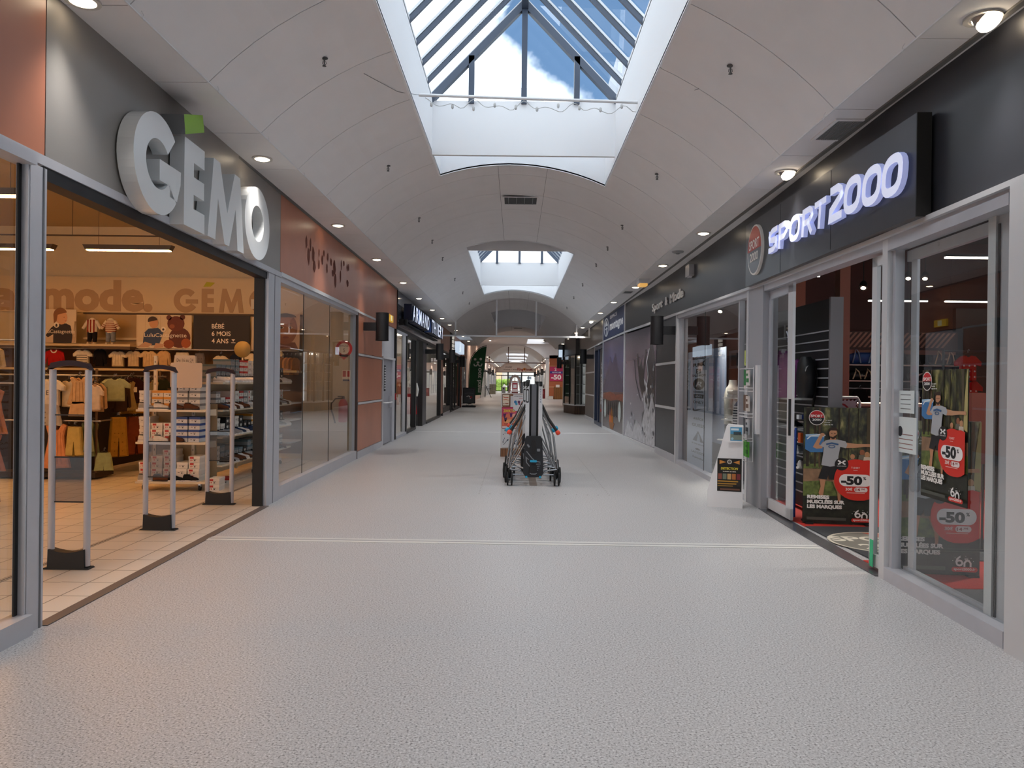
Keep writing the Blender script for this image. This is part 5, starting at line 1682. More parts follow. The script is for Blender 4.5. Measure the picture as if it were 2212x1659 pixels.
garment('sweater', fr2(-6.92, 0.20), .30, .45, '5a6250', 'sage green top with a white tag, lower rail far left', g2, ('tag', 'd9d2c4'))
garment('trousers', fr2(-6.36, 0.36), .26, .42, 'b9a766', 'pale yellow trousers on the lower rail', g2, None, layers=2)
garment('dress', fr2(-6.14, 0.42, 10.88), .16, .44, '8f9c80', 'narrow mint dress beside the pale yellow trousers', g2, None)
garment('shorts', fr2(-5.98, 0.14, 11.0, .3), .26, .26, '93a07a', 'mint frilled shorts hanging lowest at the corner', g2, None)
garment('trousers', fr2(-5.98, 0.30, 11.4, .6), .26, .60, 'a17a2e', 'mustard trousers on the lower rail corner', g2, ('dots', '7c5a20'), layers=3)
garment('trousers', fr2(-6.02, 0.28, 12.0, .8), .34, .60, '7a3f28', 'rust coloured trousers on the lower rail', g2, None, layers=3)
garment('skirt', fr2(-6.06, 0.36, 12.5, .85), .36, .50, '8a4f36', 'brick coloured skirt near the end of the lower rail', g2, None, layers=2)
extra = [('tee', -6.52, 1.06, .30, .38, 'c9bda2', 'cream short sleeve top pressed between the white and the ruffled top'), ('sweater', -6.16, 1.00, .26, .42, 'b89a78', 'caramel knit top behind the ruffled top'), ('dress', -6.86, 1.02, .26, .46, 'bdb6aa', 'pale grey dress at the very left of the upper rail'),
         ('trousers', -6.52, .32, .22, .46, 'b08a5a', 'sand trousers between the salmon and the yellow garments'), ('dress', -6.24, .34, .22, .50, '6f7a5c', 'khaki green dress behind the yellow trousers'), ('dress', -6.74, .22, .24, .60, 'a06848', 'terracotta dress behind the salmon jumpsuit')]
for kd, x, z, w, h, col, lab in extra:
    garment(kd, XY(x, 11.02, z), w, h, col, lab, g2, None, layers=3)
for k in range(7):
    garment('dress' if k % 2 else 'sweater', XY(-6.0 - .035 * k, 11.5 + .27 * k, .98, 1.05), .34, .46, ('3a2a20', '8b7a52', '5a2a20', '6b6f50', '7a4a2a', 'a08a5a', '3b4030')[k], '%s garment filling the side of the upper rail, %s from the corner' % (('umber', 'olive beige', 'oxblood', 'moss', 'chestnut', 'straw', 'bottle green')[k], ordn[k]), g2, None, layers=2)
# clothes behind the left window
g3 = 'clothes behind the leftmost glass'
for k, (kd, x, z, w, h, col, lab) in enumerate([('sweater', -5.62, 1.58, .34, .26, 'c9b48c', 'cream sweater behind the leftmost glass'), ('dress', -5.60, 0.86, .36, .50, 'c68a66', 'peach dress behind the leftmost glass'), ('dress', -5.62, 0.45, .36, .42, 'a8705a', 'dusty pink dress low behind the leftmost glass'), ('trousers', -5.65, 0.10, .30, .40, '2a3036', 'dark jeans low behind the leftmost glass')]):
    garment(kd, XY(x - .25, 8.3, z), w, h, col, lab, g3, None, layers=3)
t = Thing('clothes_rack', 'steel clothes rack behind the leftmost glass', 'clothes rack', (-6, 8.4, 0))
t.part('post', MB().tube([(-5.55, 8.45, 0), (-5.55, 8.45, 1.95)], 0.018, M('rack_brown'), 6).tube([(-7.2, 8.45, 0), (-7.2, 8.45, 1.95)], 0.018, M('rack_brown'), 6))
t.part('rail', MB().tube([(-7.3, 8.4, 1.42), (-5.5, 8.4, 1.42)], 0.012, m_steel, 6).tube([(-7.3, 8.4, 1.9), (-5.5, 8.4, 1.9)], 0.012, m_steel, 6))
# clothes seen through the front window, right of the security gates
g4 = 'tan clothes behind the front window'
for k in range(7):
    garment('sweater', XY(-4.50 + k * 0.075, 13.9, 1.58, 1.0), .24, .32, ['b8814f', 'c08a58', 'a87446', 'b98450', 'c79260', 'ad7a4c', '9c6b40'][k], 'tan knit top on the short rail behind the front window, %s from the left' % ['first', 'second', 'third', 'fourth', 'fifth', 'sixth', 'last'][k], g4)
t = Thing('wall_shelf', 'low white shelves behind the front window under the tan knit tops', 'shelf', (-4.2, 13.7, 0))
for z in (0.35, 0.75, 1.05):
    t.part('board', MB().box(G(), -4.5, -4.02, 13.5, 14.2, z, z + 0.03, m_matwhite))

# beige partition behind the front window with fire equipment
struct('wall_left', MB().box(G(), -3.99, -3.10, 14.12, 14.38, 0, 4.3, M('beige_partition', 'b7ad9b', 0.7)))
f = XY(0, 14.12)
t = Thing('wall_sign', 'round red fire extinguisher marker with pointed bottom behind the window glass', 'sign', (-3.21, 14.1, 2.0))
mb = MB().disc(f, -3.21, 2.08, 0.155, 0.008, C('b0242c'), n=28)
mb.poly(f, [(-3.31, 1.97), (-3.11, 1.97), (-3.21, 1.87)], 0.008, C('b0242c'))
mb.disc(f, -3.21, 2.08, 0.105, 0.010, C('ddd6cc'), n=24)
mb.text(f, -3.21, 2.12, 0.028, 'EXTINCTEUR', C('5a1f22'), c=0.012, align='c', w=0.17, bold=0.01)
mb.text(f, -3.21, 2.02, 0.07, 'S', C('8a8480'), c=0.012, align='c')
t.part('panel', mb)
t = Thing('wall_sign', 'small red and white fire plan label below the round marker', 'sign', (-3.17, 14.1, 1.6))
mb = MB().rect(f, -3.24, -3.09, 1.48, 1.68, 0.006, C('ded7cd')).rect(f, -3.23, -3.17, 1.56, 1.67, 0.008, C('a82a2e')).rect(f, -3.15, -3.10, 1.56, 1.67, 0.008, C('a82a2e')).rect(f, -3.23, -3.10, 1.48, 1.51, 0.008, C('2f3f6a'))
t.part('panel', mb)
t = Thing('fire_extinguisher', 'red fire extinguisher with black hose hanging behind the window glass', 'fire extinguisher', (-3.2, 14.0, 0.75))
t.part('cylinder', MB().lathe((-3.19, 14.0, 0.72), (0, 0, 1), [(0.075, 0), (0.085, 0.02), (0.085, 0.34), (0.06, 0.40), (0.025, 0.43)], M('extinguisher_red', '9c1420', 0.3), 20))
t.part('valve', MB().lathe((-3.19, 14.0, 1.14), (0, 0, 1), [(0.028, 0), (0.028, 0.05)], m_black, 10).box(XY(-3.19, 14.0, 0), -0.10, 0.02, 1.18, 1.205, -0.012, 0.012, m_black))
t.part('hose', MB().tube([(-3.21, 14.0, 1.16), (-3.33, 13.98, 1.15), (-3.40, 13.96, 1.06), (-3.40, 13.96, 0.95), (-3.36, 13.97, 0.82), (-3.33, 13.98, 0.70)], 0.014, m_black, 7))

# paper notices and letter decal on the glass
f = LF(9.4, 9.8)
for k, (z0, z1, lab) in enumerate(((1.53, 1.74, 'top'), (1.34, 1.52, 'middle'), (1.18, 1.33, 'bottom'))):
    mb = MB().box(f, 9.49, 9.63, z0, z1, -0.078, -0.075, C('b9cdd0'))
    for q in range(5):
        mb.rect(f, 9.50, 9.60, z0 + 0.025 + q * 0.03, z0 + 0.032 + q * 0.03, -0.0745, C('7f9598'))
    tag(obj('notice', mb, origin=(LX(9.5), 9.5, z0)), 'pale blue paper notice on the front window, %s of the three' % lab, 'notice', 'paper notices on the front window')
f = LF(3, 4.4)
t = Thing('window_letter', 'pale letter A decal on the leftmost glass', 'decal', (LX(4.1), 4.1, 1.9))
t.part('letter', MB().text(f, 4.13, 1.86, 0.105, 'A', C('c3ccce'), c=-0.077, align='l'))

# security gates
m_pole = M('gate_pole_grey', 'b9bac2', 0.35)
m_bow = M('gate_bow_purple', '2c1a22', 0.5, spec=.2)
def gate(x0, x1, y, lab, h=1.585):
    t = Thing('security_gate', lab, 'security gate', ((x0 + x1) / 2, y, 0), 'anti theft gates at the left shop entrance')
    cx_ = (x0 + x1) / 2
    for x in (x0, x1):
        t.part('pole', MB().tube([(x, y, 0.02), (x, y, h - 0.03)], 0.026, m_pole, 12))
    mb = MB()
    prof = [(x0 - 0.03, h - 0.035), (x0 - 0.01, h)] + [(x0 + (x1 - x0) * k / 8, h + 0.02 + 0.022 * math.sin(math.pi * k / 8)) for k in range(9)] + [(x1 + 0.01, h), (x1 + 0.03, h - 0.035)] + [(x1 - (x1 - x0) * k / 8, h - 0.02 + 0.022 * math.sin(math.pi * k / 8)) for k in range(9)]
    mb.prism(XY(0, y), prof, -0.03, 0.03, m_bow)
    t.part('top_bow', mb)
    base = [(x0 - 0.045, 0), (x1 + 0.045, 0), (x1 + 0.03, 0.012), (x1 + 0.005, 0.012), (x1, 0.155)] + [(x1 - (x1 - x0) * k / 6, 0.155 - 0.025 * math.sin(math.pi * k / 6)) for k in range(1, 6)] + [(x0, 0.155), (x0 - 0.005, 0.012), (x0 - 0.03, 0.012)]
    t.part('base', MB().prism(XY(0, y), base, -0.045, 0.045, m_black))
    t.parts('crossbar', MB().box(XY(0, y), x0, x1, 1.195, 1.205, -0.008, 0.008, m_black).box(XY(0, y), x0, x1, 0.865, 0.875, -0.008, 0.008, m_black).box(XY(0, y), x0, x1, 0.515, 0.525, -0.008, 0.008, m_black))
    t.part('panel', MB().rect(XY(0, y), x0 + 0.02, x1 - 0.02, 0.525, 0.865, 0, m_gatepanel))
gate(-3.625, -3.345, 5.92, 'grey twin pole security gate nearest the camera at the left shop entrance')
gate(-3.645, -3.375, 7.47, 'middle grey twin pole security gate at the left shop entrance')
gate(-3.665, -3.375, 9.02, 'farthest grey twin pole security gate, beside the shoe shelves')
struct('trim_21', MB().box(G(), -3.76, -3.745, -2, 13.5, 0.0, 0.002, M('tile_channel', '6d655c', 0.6)).box(G(), -3.73, -3.725, -2, 13.5, 0.0, 0.002, M('tile_channel')))

# ---- shoe shelving
m_gond = M('gondola_cream', 'd9cfba', 0.5)
t = Thing('shoe_shelf', 'cream metal shoe shelving on castors with its end facing the entrance', 'shelf unit', (-4.55, 10.2, 0))
mb = MB()
for z in (0.10, 0.62, 1.05):
    mb.box(XY(0, 10.36), -5.02, -4.10, z, z + 0.028, 0, 0.36, m_gond)
    mb.prism(Fr((-4.10, 10.36, z), (0, -1, 0), (0, 0, 1)), [(0, 0.028), (0, -0.06), (0.2, -0.05), (0.36, 0.01), (0.36, 0.028)], -0.005, 0.0, m_gond)
t.parts('end_shelf', mb)
for z in (0.28, 0.67, 1.04, 1.42):
    t.part('shelf', MB().box(G(), -4.42, -4.03, 10.42, 13.6, z, z + 0.026, m_gond))
mb = MB()
for x, y in ((-4.95, 10.40), (-4.42, 10.40), (-4.42, 12.0), (-4.42, 13.55)):
    mb.box(G(), x - 0.02, x + 0.02, y - 0.02, y + 0.02, 0.08, 1.80, m_gond)
    for k in range(16):
        mb.box(G(), x - 0.004, x + 0.004, y - 0.0215, y - 0.0205, 0.2 + k * 0.1, 0.23 + k * 0.1, m_black)
t.parts('upright', mb)
t.part('back_panel', MB().box(G(), -4.46, -4.43, 10.42, 13.6, 0.1, 1.5, m_gond).box(XY(0, 10.41), -5.0, -4.1, 0.1, 1.15, 0, 0.01, M('panel_beige', 'a99678', 0.7)))
mb = MB()
for x, y in ((-4.95, 10.1), (-4.2, 10.1), (-4.15, 12.0), (-4.15, 13.4)):
    mb.lathe((x - 0.012, y, 0.04), (1, 0, 0), [(0.0, 0), (0.038, 0), (0.038, 0.024), (0, 0.024)], m_black, 12)
    mb.box(G(), x - 0.015, x + 0.015, y - 0.02, y + 0.02, 0.05, 0.11, m_steel)
t.parts('castor', mb)
f = XY(0, 10.04)
t = Thing('shelf_sign', 'pale sign board reading De 16 au 24 over the end of the shoe shelves', 'sign', (-4.4, 10.05, 1.4))
mb = MB().bbox(f, -4.58, -4.16, 1.37, 1.70, 0, 0.012, C('c9b8a8'), 0.02)
t.part('panel', mb)
mb = MB().rect(f, -4.53, -4.26, 1.705, 1.80, 0.006, C('cbbca9'))
mb.text(f, -4.50, 1.715, 0.045, 'De 16 au 24', C('5c5048'), c=0.008, w=0.22, bold=0.0)
t.part('header', mb)

BOX = {}
def shoe_box(kind):
    """box with its end face towards -Y, base centre at the origin: 0.15 wide, 0.26 deep, 0.082 high"""
    body, lid, extra = {'white': ('d8d5d0', 'e2dfda', None), 'tag': ('d8d5d0', 'e2dfda', 'tag'), 'grey': ('d2cfca', '77777a', None), 'orange': ('d8cfc0', 'cf8d2f', None),
                        'blue': ('cdd0d6', '2c4a8c', None), 'black': ('1d1d20', '141416', 'lab'), 'slate': ('8d949b', '5d7480', None), 'red': ('d8d5d0', 'b3322b', None)}[kind]
    t = Thing('shoe_box', 'x', 'shoe box', (0, 0, 0), 'g')
    f = XY(0, 0)
    ct = t.part('carton', MB().box(f, -.072, .072, 0, .06, -.13, .13, C(body)))
    t.part('lid', MB().box(f, -.075, .075, .052, .082, -.133, .133, C(lid)))
    mb = MB()
    dk = C('3b3a3c') if kind != 'black' else C('c9c6c0')
    mb.rect(f, -.045, -.02, .030, .036, .1305, dk); mb.rect(f, .0, .018, .018, .032, .1305, dk); mb.rect(f, -.01, .03, .038, .042, .1305, dk)
    if extra == 'tag':
        mb.rect(f, -.055, -.005, .048, .075, .1345, C('b8322c')); mb.rect(f, -.055, -.005, .010, .048, .1345, C('e9e4dc'))
        mb.text(f, -.050, .018, .022, '19', C('b8322c'), c=.1350, bold=0.03, w=.03)
    if extra == 'lab':
        mb.rect(f, -.03, .03, .01, .045, .1302, C('c9c6c0'))
    Sub(t, ct).part('print', mb)
    return t.o
for k in ('white', 'tag', 'grey', 'orange', 'blue', 'black', 'slate', 'red'):
    BOX[k] = [shoe_box(k), False]
colname = {'white': 'white', 'tag': 'white red tagged', 'grey': 'grey lidded', 'orange': 'orange lidded', 'blue': 'blue lidded', 'black': 'black', 'slate': 'slate blue', 'red': 'red lidded'}
def put_box(kind, x, y, z, rot, label, group, sc=1.0):
    src, used = BOX[kind]
    if not used:
        BOX[kind][1] = True; o = src
        o.location = (x, y, z); o.rotation_euler = (0, 0, rot)
    else:
        o = copy_tree(src, (x, y, z), rot)
    o.scale = (sc, sc, sc)
    o['label'] = label; o['group'] = group
random.seed(11)
def level(z): return {0: 'bottom', 1: 'second', 2: 'third', 3: 'fourth', 4: 'fifth', 5: 'sixth'}[z]
# end shelves facing the entrance: columns left to right
endcap = [(1.078, [('white', 3), ('orange', 3), ('orange', 3), ('grey', 4), ('grey', 4)], 'upper'), (0.648, [('white', 4), ('tag', 3), ('tag', 3), ('blue', 4), ('blue', 4)], 'middle'), (0.128, [('tag', 3), ('tag', 4), ('tag', 5), ('white', 3), ('tag', 4)], 'lowest')]
for z0, cols, nm in endcap:
    for c, (kd, n) in enumerate(cols):
        for L in range(n):
            put_box(kd, -4.93 + c * 0.165 + random.uniform(-.006, .006), 10.19 + random.uniform(-.01, .015), z0 + L * 0.0835, random.uniform(-.03, .03),
                    '%s shoe box, %s column from left, %s layer of the %s end shelf' % (colname[kd], ordn[c], level(L), nm), 'shoe boxes on the end shelves')
# long side: boxes turned with their ends to the aisle
side_k = [['black', 'white', 'white', 'tag'], ['red', 'tag', 'white', 'white', 'grey'], ['orange', 'white', 'white', 'white', 'black'], ['grey', 'slate', 'white', 'black', 'white']]
for si, (z0, nm) in enumerate(((1.446, 'top'), (1.066, 'upper middle'), (0.696, 'lower middle'), (0.306, 'lowest'))):
    for c in range(17):
        n = random.choice((2, 3, 3)) if si else random.choice((2, 3, 4))
        kd = random.choice(side_k[si])
        if si == 0:
            kd = 'slate' if c < 5 else ('red' if c < 7 else ('white' if c < 10 else 'black'))
            n = 4 if 2 < c < 12 else 3
        for L in range(n):
            put_box(kd, -4.27, 10.53 + c * 0.178, z0 + L * 0.0835, math.pi / 2 + random.uniform(-.02, .02),
                    '%s shoe box, %s along the %s long shelf, %s layer' % (colname[kd], ordn[c], nm, level(L)), 'shoe boxes on the long shelves')
# shoes
def shoe(col, sole):
    mb = MB()
    f = G()
    def sec(y, w, h, z=0.0): return [(w * math.cos(a), y, z + max(0, h * math.sin(a))) for a in [math.pi * k / 8 for k in range(9)]] + [(-w * .9, y, z - .001), (w * .9, y, z - .001)]
    mb.loft([sec(-.105, .018, .02, .018), sec(-.085, .036, .034, .018), (sec(-.04, .04, .045, .018)), sec(0, .034, .06, .018), sec(.045, .033, .075, .018), sec(.085, .034, .075, .018), sec(.10, .022, .065, .018)], cloth(col))
    o = [(.0, -.112), (.03, -.10), (.042, -.06), (.034, 0), (.034, .06), (.03, .10), (0, .108), (-.03, .10), (-.034, .06), (-.034, 0), (-.042, -.06), (-.03, -.10)]
    mb.prism(f, o, 0, .02, C(sole))
    mb.prism(f, [(x * .5, y * .35 + .05) for x, y in o], .086, .0955, m_black)
    return mb
SH = []
for nmc, col, sole in (('white', 'd5d5d6', 'e4e4e4'), ('brown', '5b3a28', '2e2019'), ('navy', '2a3856', 'd9d9d9'), ('black', '1c1c20', 'cfcfcf'), ('silver', '9a9da2', 'e0e0e0')):
    SH.append([nmc, obj('shoe', shoe(col, sole)), False])
def put_shoe(i, x, y, z, rot, lab, grp):
    nmc, src, used = SH[i]
    if used:
        o = src.copy(); COL.objects.link(o)
    else:
        o = src; SH[i][2] = True
    o.location = (x, y, z); o.rotation_euler = (0, 0, rot)
    tag(o, nmc + ' shoe, ' + lab, 'shoe', grp)
for si, (z0, nm) in enumerate(((1.446, 'top'), (1.066, 'upper middle'), (0.696, 'lower middle'), (0.306, 'lowest'))):
    for c in range(22):
        if random.random() < .12: continue
        i = random.choice([[1, 0, 0], [1, 4, 2, 0], [0, 4, 2], [3, 4, 0, 1]][si])
        put_shoe(i, -4.09, 10.5 + c * 0.14, z0, math.pi / 2 + 0.25, '%s in the row along the %s long shelf' % (ordn[min(c, 21)], nm), 'shoes on the long shelves')
for z0, nm, ii in ((1.078, 'upper', (4, 0, 1, 1)), (0.648, 'middle', (0, 0, 1)), (0.128, 'lowest', (4, 1, 3, 3))):
    for c, i in enumerate(ii):
        put_shoe(i, -4.9 + c * 0.2, 10.04, z0, math.pi / 2 - 0.1, '%s along the front of the %s end shelf' % (ordn[c], nm), 'shoes on the end shelves')
# round mirror on the shelf top and two boxes on the floor
t = Thing('shelf_sign', 'round olive topper disc on a cream box above the shoe shelves', 'sign', (-4.25, 12.2, 1.8))
t.part('disc', MB().lathe((-4.3, 11.9, 1.96), (0, -1, 0), [(0, 0), (0.13, 0), (0.13, 0.015), (0, 0.015)], C('8e7a48'), 24))
t.part('stem', MB().box(XY(-4.3, 11.9), -.01, .01, 1.74, 1.86, -.0, .01, m_gond))
put_box('red', -4.15, 10.9, 0, 0.2, 'red lidded shoe box standing on the floor under the long shelves', 'shoe boxes on the floor')
put_box('tag', -4.02, 10.2, 0, 0.1, 'white red tagged shoe box on the floor beside the end shelves', 'shoe boxes on the floor')
put_box('tag', -4.02, 10.2, 0.084, 0.1, 'white red tagged shoe box stacked on another on the floor', 'shoe boxes on the floor')
# ============================================================ SPORT SHOP
def forest_mat():
    mt = bpy.data.materials.new('printed_forest'); MATS['printed_forest'] = mt
    mt.use_nodes = True
    n = mt.node_tree; p = n.nodes['Principled BSDF']
    t = n.nodes.new('ShaderNodeTexCoord')
    mp_ = n.nodes.new('ShaderNodeMapping'); mp_.inputs['Scale'].default_value = (9, 9, 4)
    no = n.nodes.new('ShaderNodeTexNoise'); no.inputs['Scale'].default_value = 2.0; no.inputs['Detail'].default_value = 6
    r = n.nodes.new('ShaderNodeValToRGB')
    e = r.color_ramp.elements
    e[0].position = .36; e[0].color = (*lin('1c1e17'), 1); e[1].position = .72; e[1].color = (*lin('a39a68'), 1)
    a = e.new(.48); a.color = (*lin('37382a'), 1); b = e.new(.60); b.color = (*lin('5e6038'), 1)
    n.links.new(t.outputs['Object'], mp_.inputs['Vector']); n.links.new(mp_.outputs['Vector'], no.inputs['Vector'])
    n.links.new(no.outputs['Fac'], r.inputs['Fac']); n.links.new(r.outputs['Color'], p.inputs['Base Color'])
    p.inputs['Roughness'].default_value = 0.4
    return mt
m_forest = forest_mat()
m_grassp = M('printed_grass', '5d6a33', 0.5, var=0.5, vscale=22)
m_groundp = M('printed_path', '8a6c52', 0.5, var=0.25, vscale=16)
m_darkp = M('printed_dark_ground', '22251a', 0.5, var=0.5, vscale=18)

def ad(t, f, w, h, partname='print'):
    """sale advertisement: f = lower left corner of the sheet, w x h metres"""
    def P(x, y): return ((x - 42) / 608 * w, (1 - (y - 75) / 1065) * h)
    k = w / 608
    mb = MB()
    L = [0.0005]
    def up():
        L[0] += 0.0004; return L[0]
    def pg(pts, col):
        mb.poly(f, [P(x, y) for x, y in pts], up(), col if not isinstance(col, str) else C(col))
    mb.rect(f, 0, w, 0, h, 0.0003, m_forest)
    pg([(42, 640), (650, 640), (650, 760), (42, 760)], m_groundp)
    pg([(42, 760), (200, 745), (420, 770), (650, 740), (650, 900), (42, 910)], m_grassp)
    pg([(42, 600), (175, 590), (175, 630), (42, 640)], m_grassp)
    pg([(42, 890), (650, 880), (650, 1140), (42, 1140)], m_darkp)
    for x0, x1, col in ((60, 92, '2a2119'), (130, 150, '3a2c20'), (168, 186, '5b4632'), (335, 350, '2c261c'), (420, 432, '3a3226'), (575, 605, '4d4431'), (500, 508, '2c2a1d')):
        pg([(x0, 80), (x1, 80), (x1 - 4, 620), (x0 + 2, 620)], col)
    pg([(640, 80), (650, 80), (650, 560), (600, 540), (612, 300)], 'b0a36c')
    # people in the background
    for x, y, r, c in ((458, 520, 20, 'b98560'), (538, 480, 22, '8e5b40'), (580, 498, 22, 'b78a63')):
        pg(arc(x, y, r, 0, 360, 12, r * 1.2), c); pg([(x - r * 1.2, y + r), (x + r * 1.2, y + r), (x + r * 1.5, y + 3 * r), (x - r * 1.5, y + 3 * r)], 'c9bfae' if x > 560 else '6f6a5c')
    # man: cooler, arms, shirt, shorts, legs, head
    pg([(55, 325), (150, 318), (218, 330), (205, 485), (100, 488), (52, 460)], '3f76ad')
    pg([(55, 325), (150, 318), (218, 330), (216, 348), (60, 345)], '9cc0dc')
    pg([(212, 380), (200, 450), (150, 455), (120, 440), (175, 330), (205, 335), (170, 415), (185, 420)], 'c1906e')
    mb.stroke(f, [P(70, 368), P(100, 340), P(190, 322), P(225, 332)], 10 * k, up(), L[0], C('dce3ea'))
    pg(arc(200, 325, 20, 0, 360, 10, 16), 'c1906e')
    pg([(395, 392), (480, 402), (560, 402), (636, 400), (640, 428), (560, 428), (470, 440), (400, 442)], 'bf8f6d')
    pg([(205, 612), (335, 612), (322, 735), (262, 735), (258, 690), (240, 735), (170, 725)], '17161a')
    pg([(180, 733), (232, 735), (222, 800), (212, 880), (188, 890), (172, 860), (190, 800)], 'b88461')
    pg([(290, 736), (345, 736), (362, 830), (360, 925), (338, 935), (332, 850), (305, 790)], 'b07c59')
    pg([(225, 378), (262, 368), (322, 366), (395, 380), (412, 410), (400, 445), (352, 432), (338, 520), (335, 605), (268, 616), (193, 602), (208, 500), (212, 440), (180, 425)], 'a9adb3')
    pg([(262, 372), (318, 370), (312, 345), (268, 345)], 'b88461')
    pg(arc(290, 312, 34, 0, 360, 18, 50), 'c08c69')
    pg([(256, 318), (268, 352), (290, 366), (312, 352), (326, 318), (318, 338), (290, 344), (264, 338)], '3a2619')
    pg([(254, 302), (252, 275), (275, 258), (310, 256), (330, 275), (328, 305), (318, 285), (270, 284)], '35241a')
    pg([(272, 308), (284, 308), (284, 313), (272, 313)], '2a1a12'); pg([(298, 308), (311, 308), (311, 313), (298, 313)], '2a1a12')
    mb.stroke(f, [P(x, y) for x, y in ((232, 412), (280, 400), (336, 412))], 14 * k, up(), L[0], C('3b5f8c'))
    mb.ring(f, [P(280 + 30 * math.cos(a * .4), 432 + 15 * math.sin(a * .4)) for a in range(16)], [P(280 + 22 * math.cos(a * .4), 432 + 9 * math.sin(a * .4)) for a in range(16)], up(), L[0] + .0002, C('3b5f8c'))
    # red blob, black disc, price pill
    red = [(640, 560), (640, 880), (600, 902), (560, 915)] + [(490 + 188 * math.cos(rad(a)), 730 + 188 * math.sin(rad(a))) for a in range(85, 300, 12)] + [(590, 548)]
    pg(red[::-1] if False else red, 'd42c1e')
    pg(arc(365, 590, 58, 0, 360, 22), '151316')
    up()
    for s in (-1, 1):
        mb.stroke(f, [P(365 + s * 32, 558), P(365 + s * 14, 566), P(365 + s * 14, 584), P(365 + s * 32, 592)], 12 * k, L[0], L[0], C('e8e8e8'))
    mb.stroke(f, [P(345, 575), P(385, 575)], 9 * k, L[0], L[0], C('e8e8e8'))
    mb.text(f, *P(365, 612), 9 * k, 'UNDER ARMOUR', C('cfcfcf'), c=up(), align='c', w=80 * k)
    pill = lambda a0, a1, b0, b1: [P(x, y) for x, y in rrect(a0, a1, b0, b1, (b1 - b0) * .48, 6)]
    mb.poly(f, pill(345, 620, 680, 790)[::-1], up(), C('ece9e9'))
    mb.text(f, *P(362, 772), 74 * k, '-50', C('141317'), c=up(), bold=.05, w=178 * k)
    mb.text(f, *P(548, 728), 26 * k, '%', C('141317'), c=L[0], bold=.03)
    mb.text(f, *P(482, 628), 16 * k, 'T-SHIRT', C('f0c9c4'), c=L[0], align='c', w=72 * k)
    mb.text(f, *P(482, 646), 8 * k, 'homme', C('f0c9c4'), c=L[0], align='c')
    mb.text(f, *P(400, 828), 24 * k, '30€', C('f3dcd8'), c=L[0], w=58 * k, bold=.03)
    mb.poly(f, pill(474, 585, 798, 840)[::-1], up(), C('ecdedc'))
    mb.text(f, *P(484, 830), 24 * k, '14', C('8f2a24'), c=up(), w=38 * k, bold=.03); mb.text(f, *P(528, 820), 14 * k, ',99€', C('8f2a24'), c=L[0])
    mb.rect(f, *[q for pr in zip(P(410, 852), P(562, 846)) for q in pr], L[0], C('eab0a8'))
    for i, s in enumerate(('REMISES', 'MUSCLÉES SUR', 'LES MARQUES')):
        mb.text(f, *P(74, 910 + i * 44), 30 * k, s, C('ece9e4'), c=L[0], bold=.06, w=(190, 320, 298)[i] * k)
    mb.rect(f, *[q for pr in zip(P(72, 1106), P(408, 1080)) for q in pr], L[0], C('4c4f48'))
    mb.ring(f, [P(505 + 26 * math.cos(a * .42), 1052 + 24 * math.sin(a * .42)) for a in range(15)], [P(505 + 13 * math.cos(a * .42), 1052 + 11 * math.sin(a * .42)) for a in range(15)], L[0], L[0] + .0002, C('ecebe9'))
    mb.stroke(f, [P(482, 1050), P(490, 1025), P(510, 1008)], 13 * k, L[0], L[0], C('ecebe9'))
    mb.stroke(f, [P(x, y) for x, y in ((540, 1078), (540, 1052), (552, 1036), (570, 1036), (582, 1052), (582, 1078))], 13 * k, L[0], L[0], C('ecebe9'))
    mb.text(f, *P(540, 1028), 14 * k, 'ans', C('ecebe9'), c=L[0])
    for a in (10, 40, 75, 105, 140, 170):
        mb.disc(f, *P(530 + 72 * math.cos(rad(a)), 1045 - 42 * math.sin(rad(a))), 3 * k, L[0], C('ecebe9'), n=6)
    mb.poly(f, pill(452, 630, 1080, 1114)[::-1], up(), C('cf3023'))
    mb.text(f, *P(466, 1102), 18 * k, 'sport2000.fr', C('f3e6e2'), c=up(), w=150 * k, bold=.02)
    up()
    cc = P(148, 170)
    mb.disc(f, *cc, 68 * k, L[0], C('e6e2dc'), n=28); up(); mb.disc(f, *cc, 62 * k, L[0], C('1a181b'), n=28); up()
    mb.poly(f, [(cc[0] + 62 * k * math.cos(rad(a)), cc[1] + 62 * k * math.sin(rad(a))) for a in range(0, 181, 9)], L[0], C('c5252b')); up()
    mb.text(f, cc[0], cc[1] + 5 * k, 23 * k, 'SPORT', C('efece8'), c=L[0], align='c', w=106 * k, bold=.03)
    mb.text(f, cc[0], cc[1] - 27 * k, 20 * k, '2000', C('efece8'), c=L[0], align='c', w=80 * k, bold=.03)
    for i, s in enumerate(('Le sport', 'comme', 'style de vie')):
        mb.text(f, *P(222 if i == 0 else 212, 196 + i * 20), 12 * k, s, C('e6e6e0'), c=L[0])
    t.part(partname, mb)

def totem(x0, y0, x1, y1, z0, h, label):
    d = Vector((x1 - x0, y1 - y0, 0)); w = d.length; d.normalize()
    f = Fr((x0, y0, z0), d, (0, 0, 1))
    t = Thing('advertising_board', label, 'poster stand', ((x0 + x1) / 2, (y0 + y1) / 2, 0))
    pn_ = t.part('panel', MB().box(f, 0, w, 0, h, -0.03, 0, m_black))
    t.part('foot', MB().box(f, 0.02, 0.10, -z0, 0.012, -0.20, 0.05, m_blackmetal).box(f, w - 0.10, w - 0.02, -z0, 0.012, -0.20, 0.05, m_blackmetal))
    ad(Sub(t, pn_), f, w, h)
    return t
totem(3.13, 8.26, 3.85, 8.14, 0.01, 1.255, 'sale poster board standing in the sport shop doorway, -50% and a man with cooler')
totem(3.03, 6.10, 3.68, 6.02, 0.01, 1.22, 'dim second sale poster board standing behind the near sport shop window')
t = Thing('poster', 'tall narrow sale poster stuck on the near window glass', 'poster', (RX(5.2), 5.2, .75))
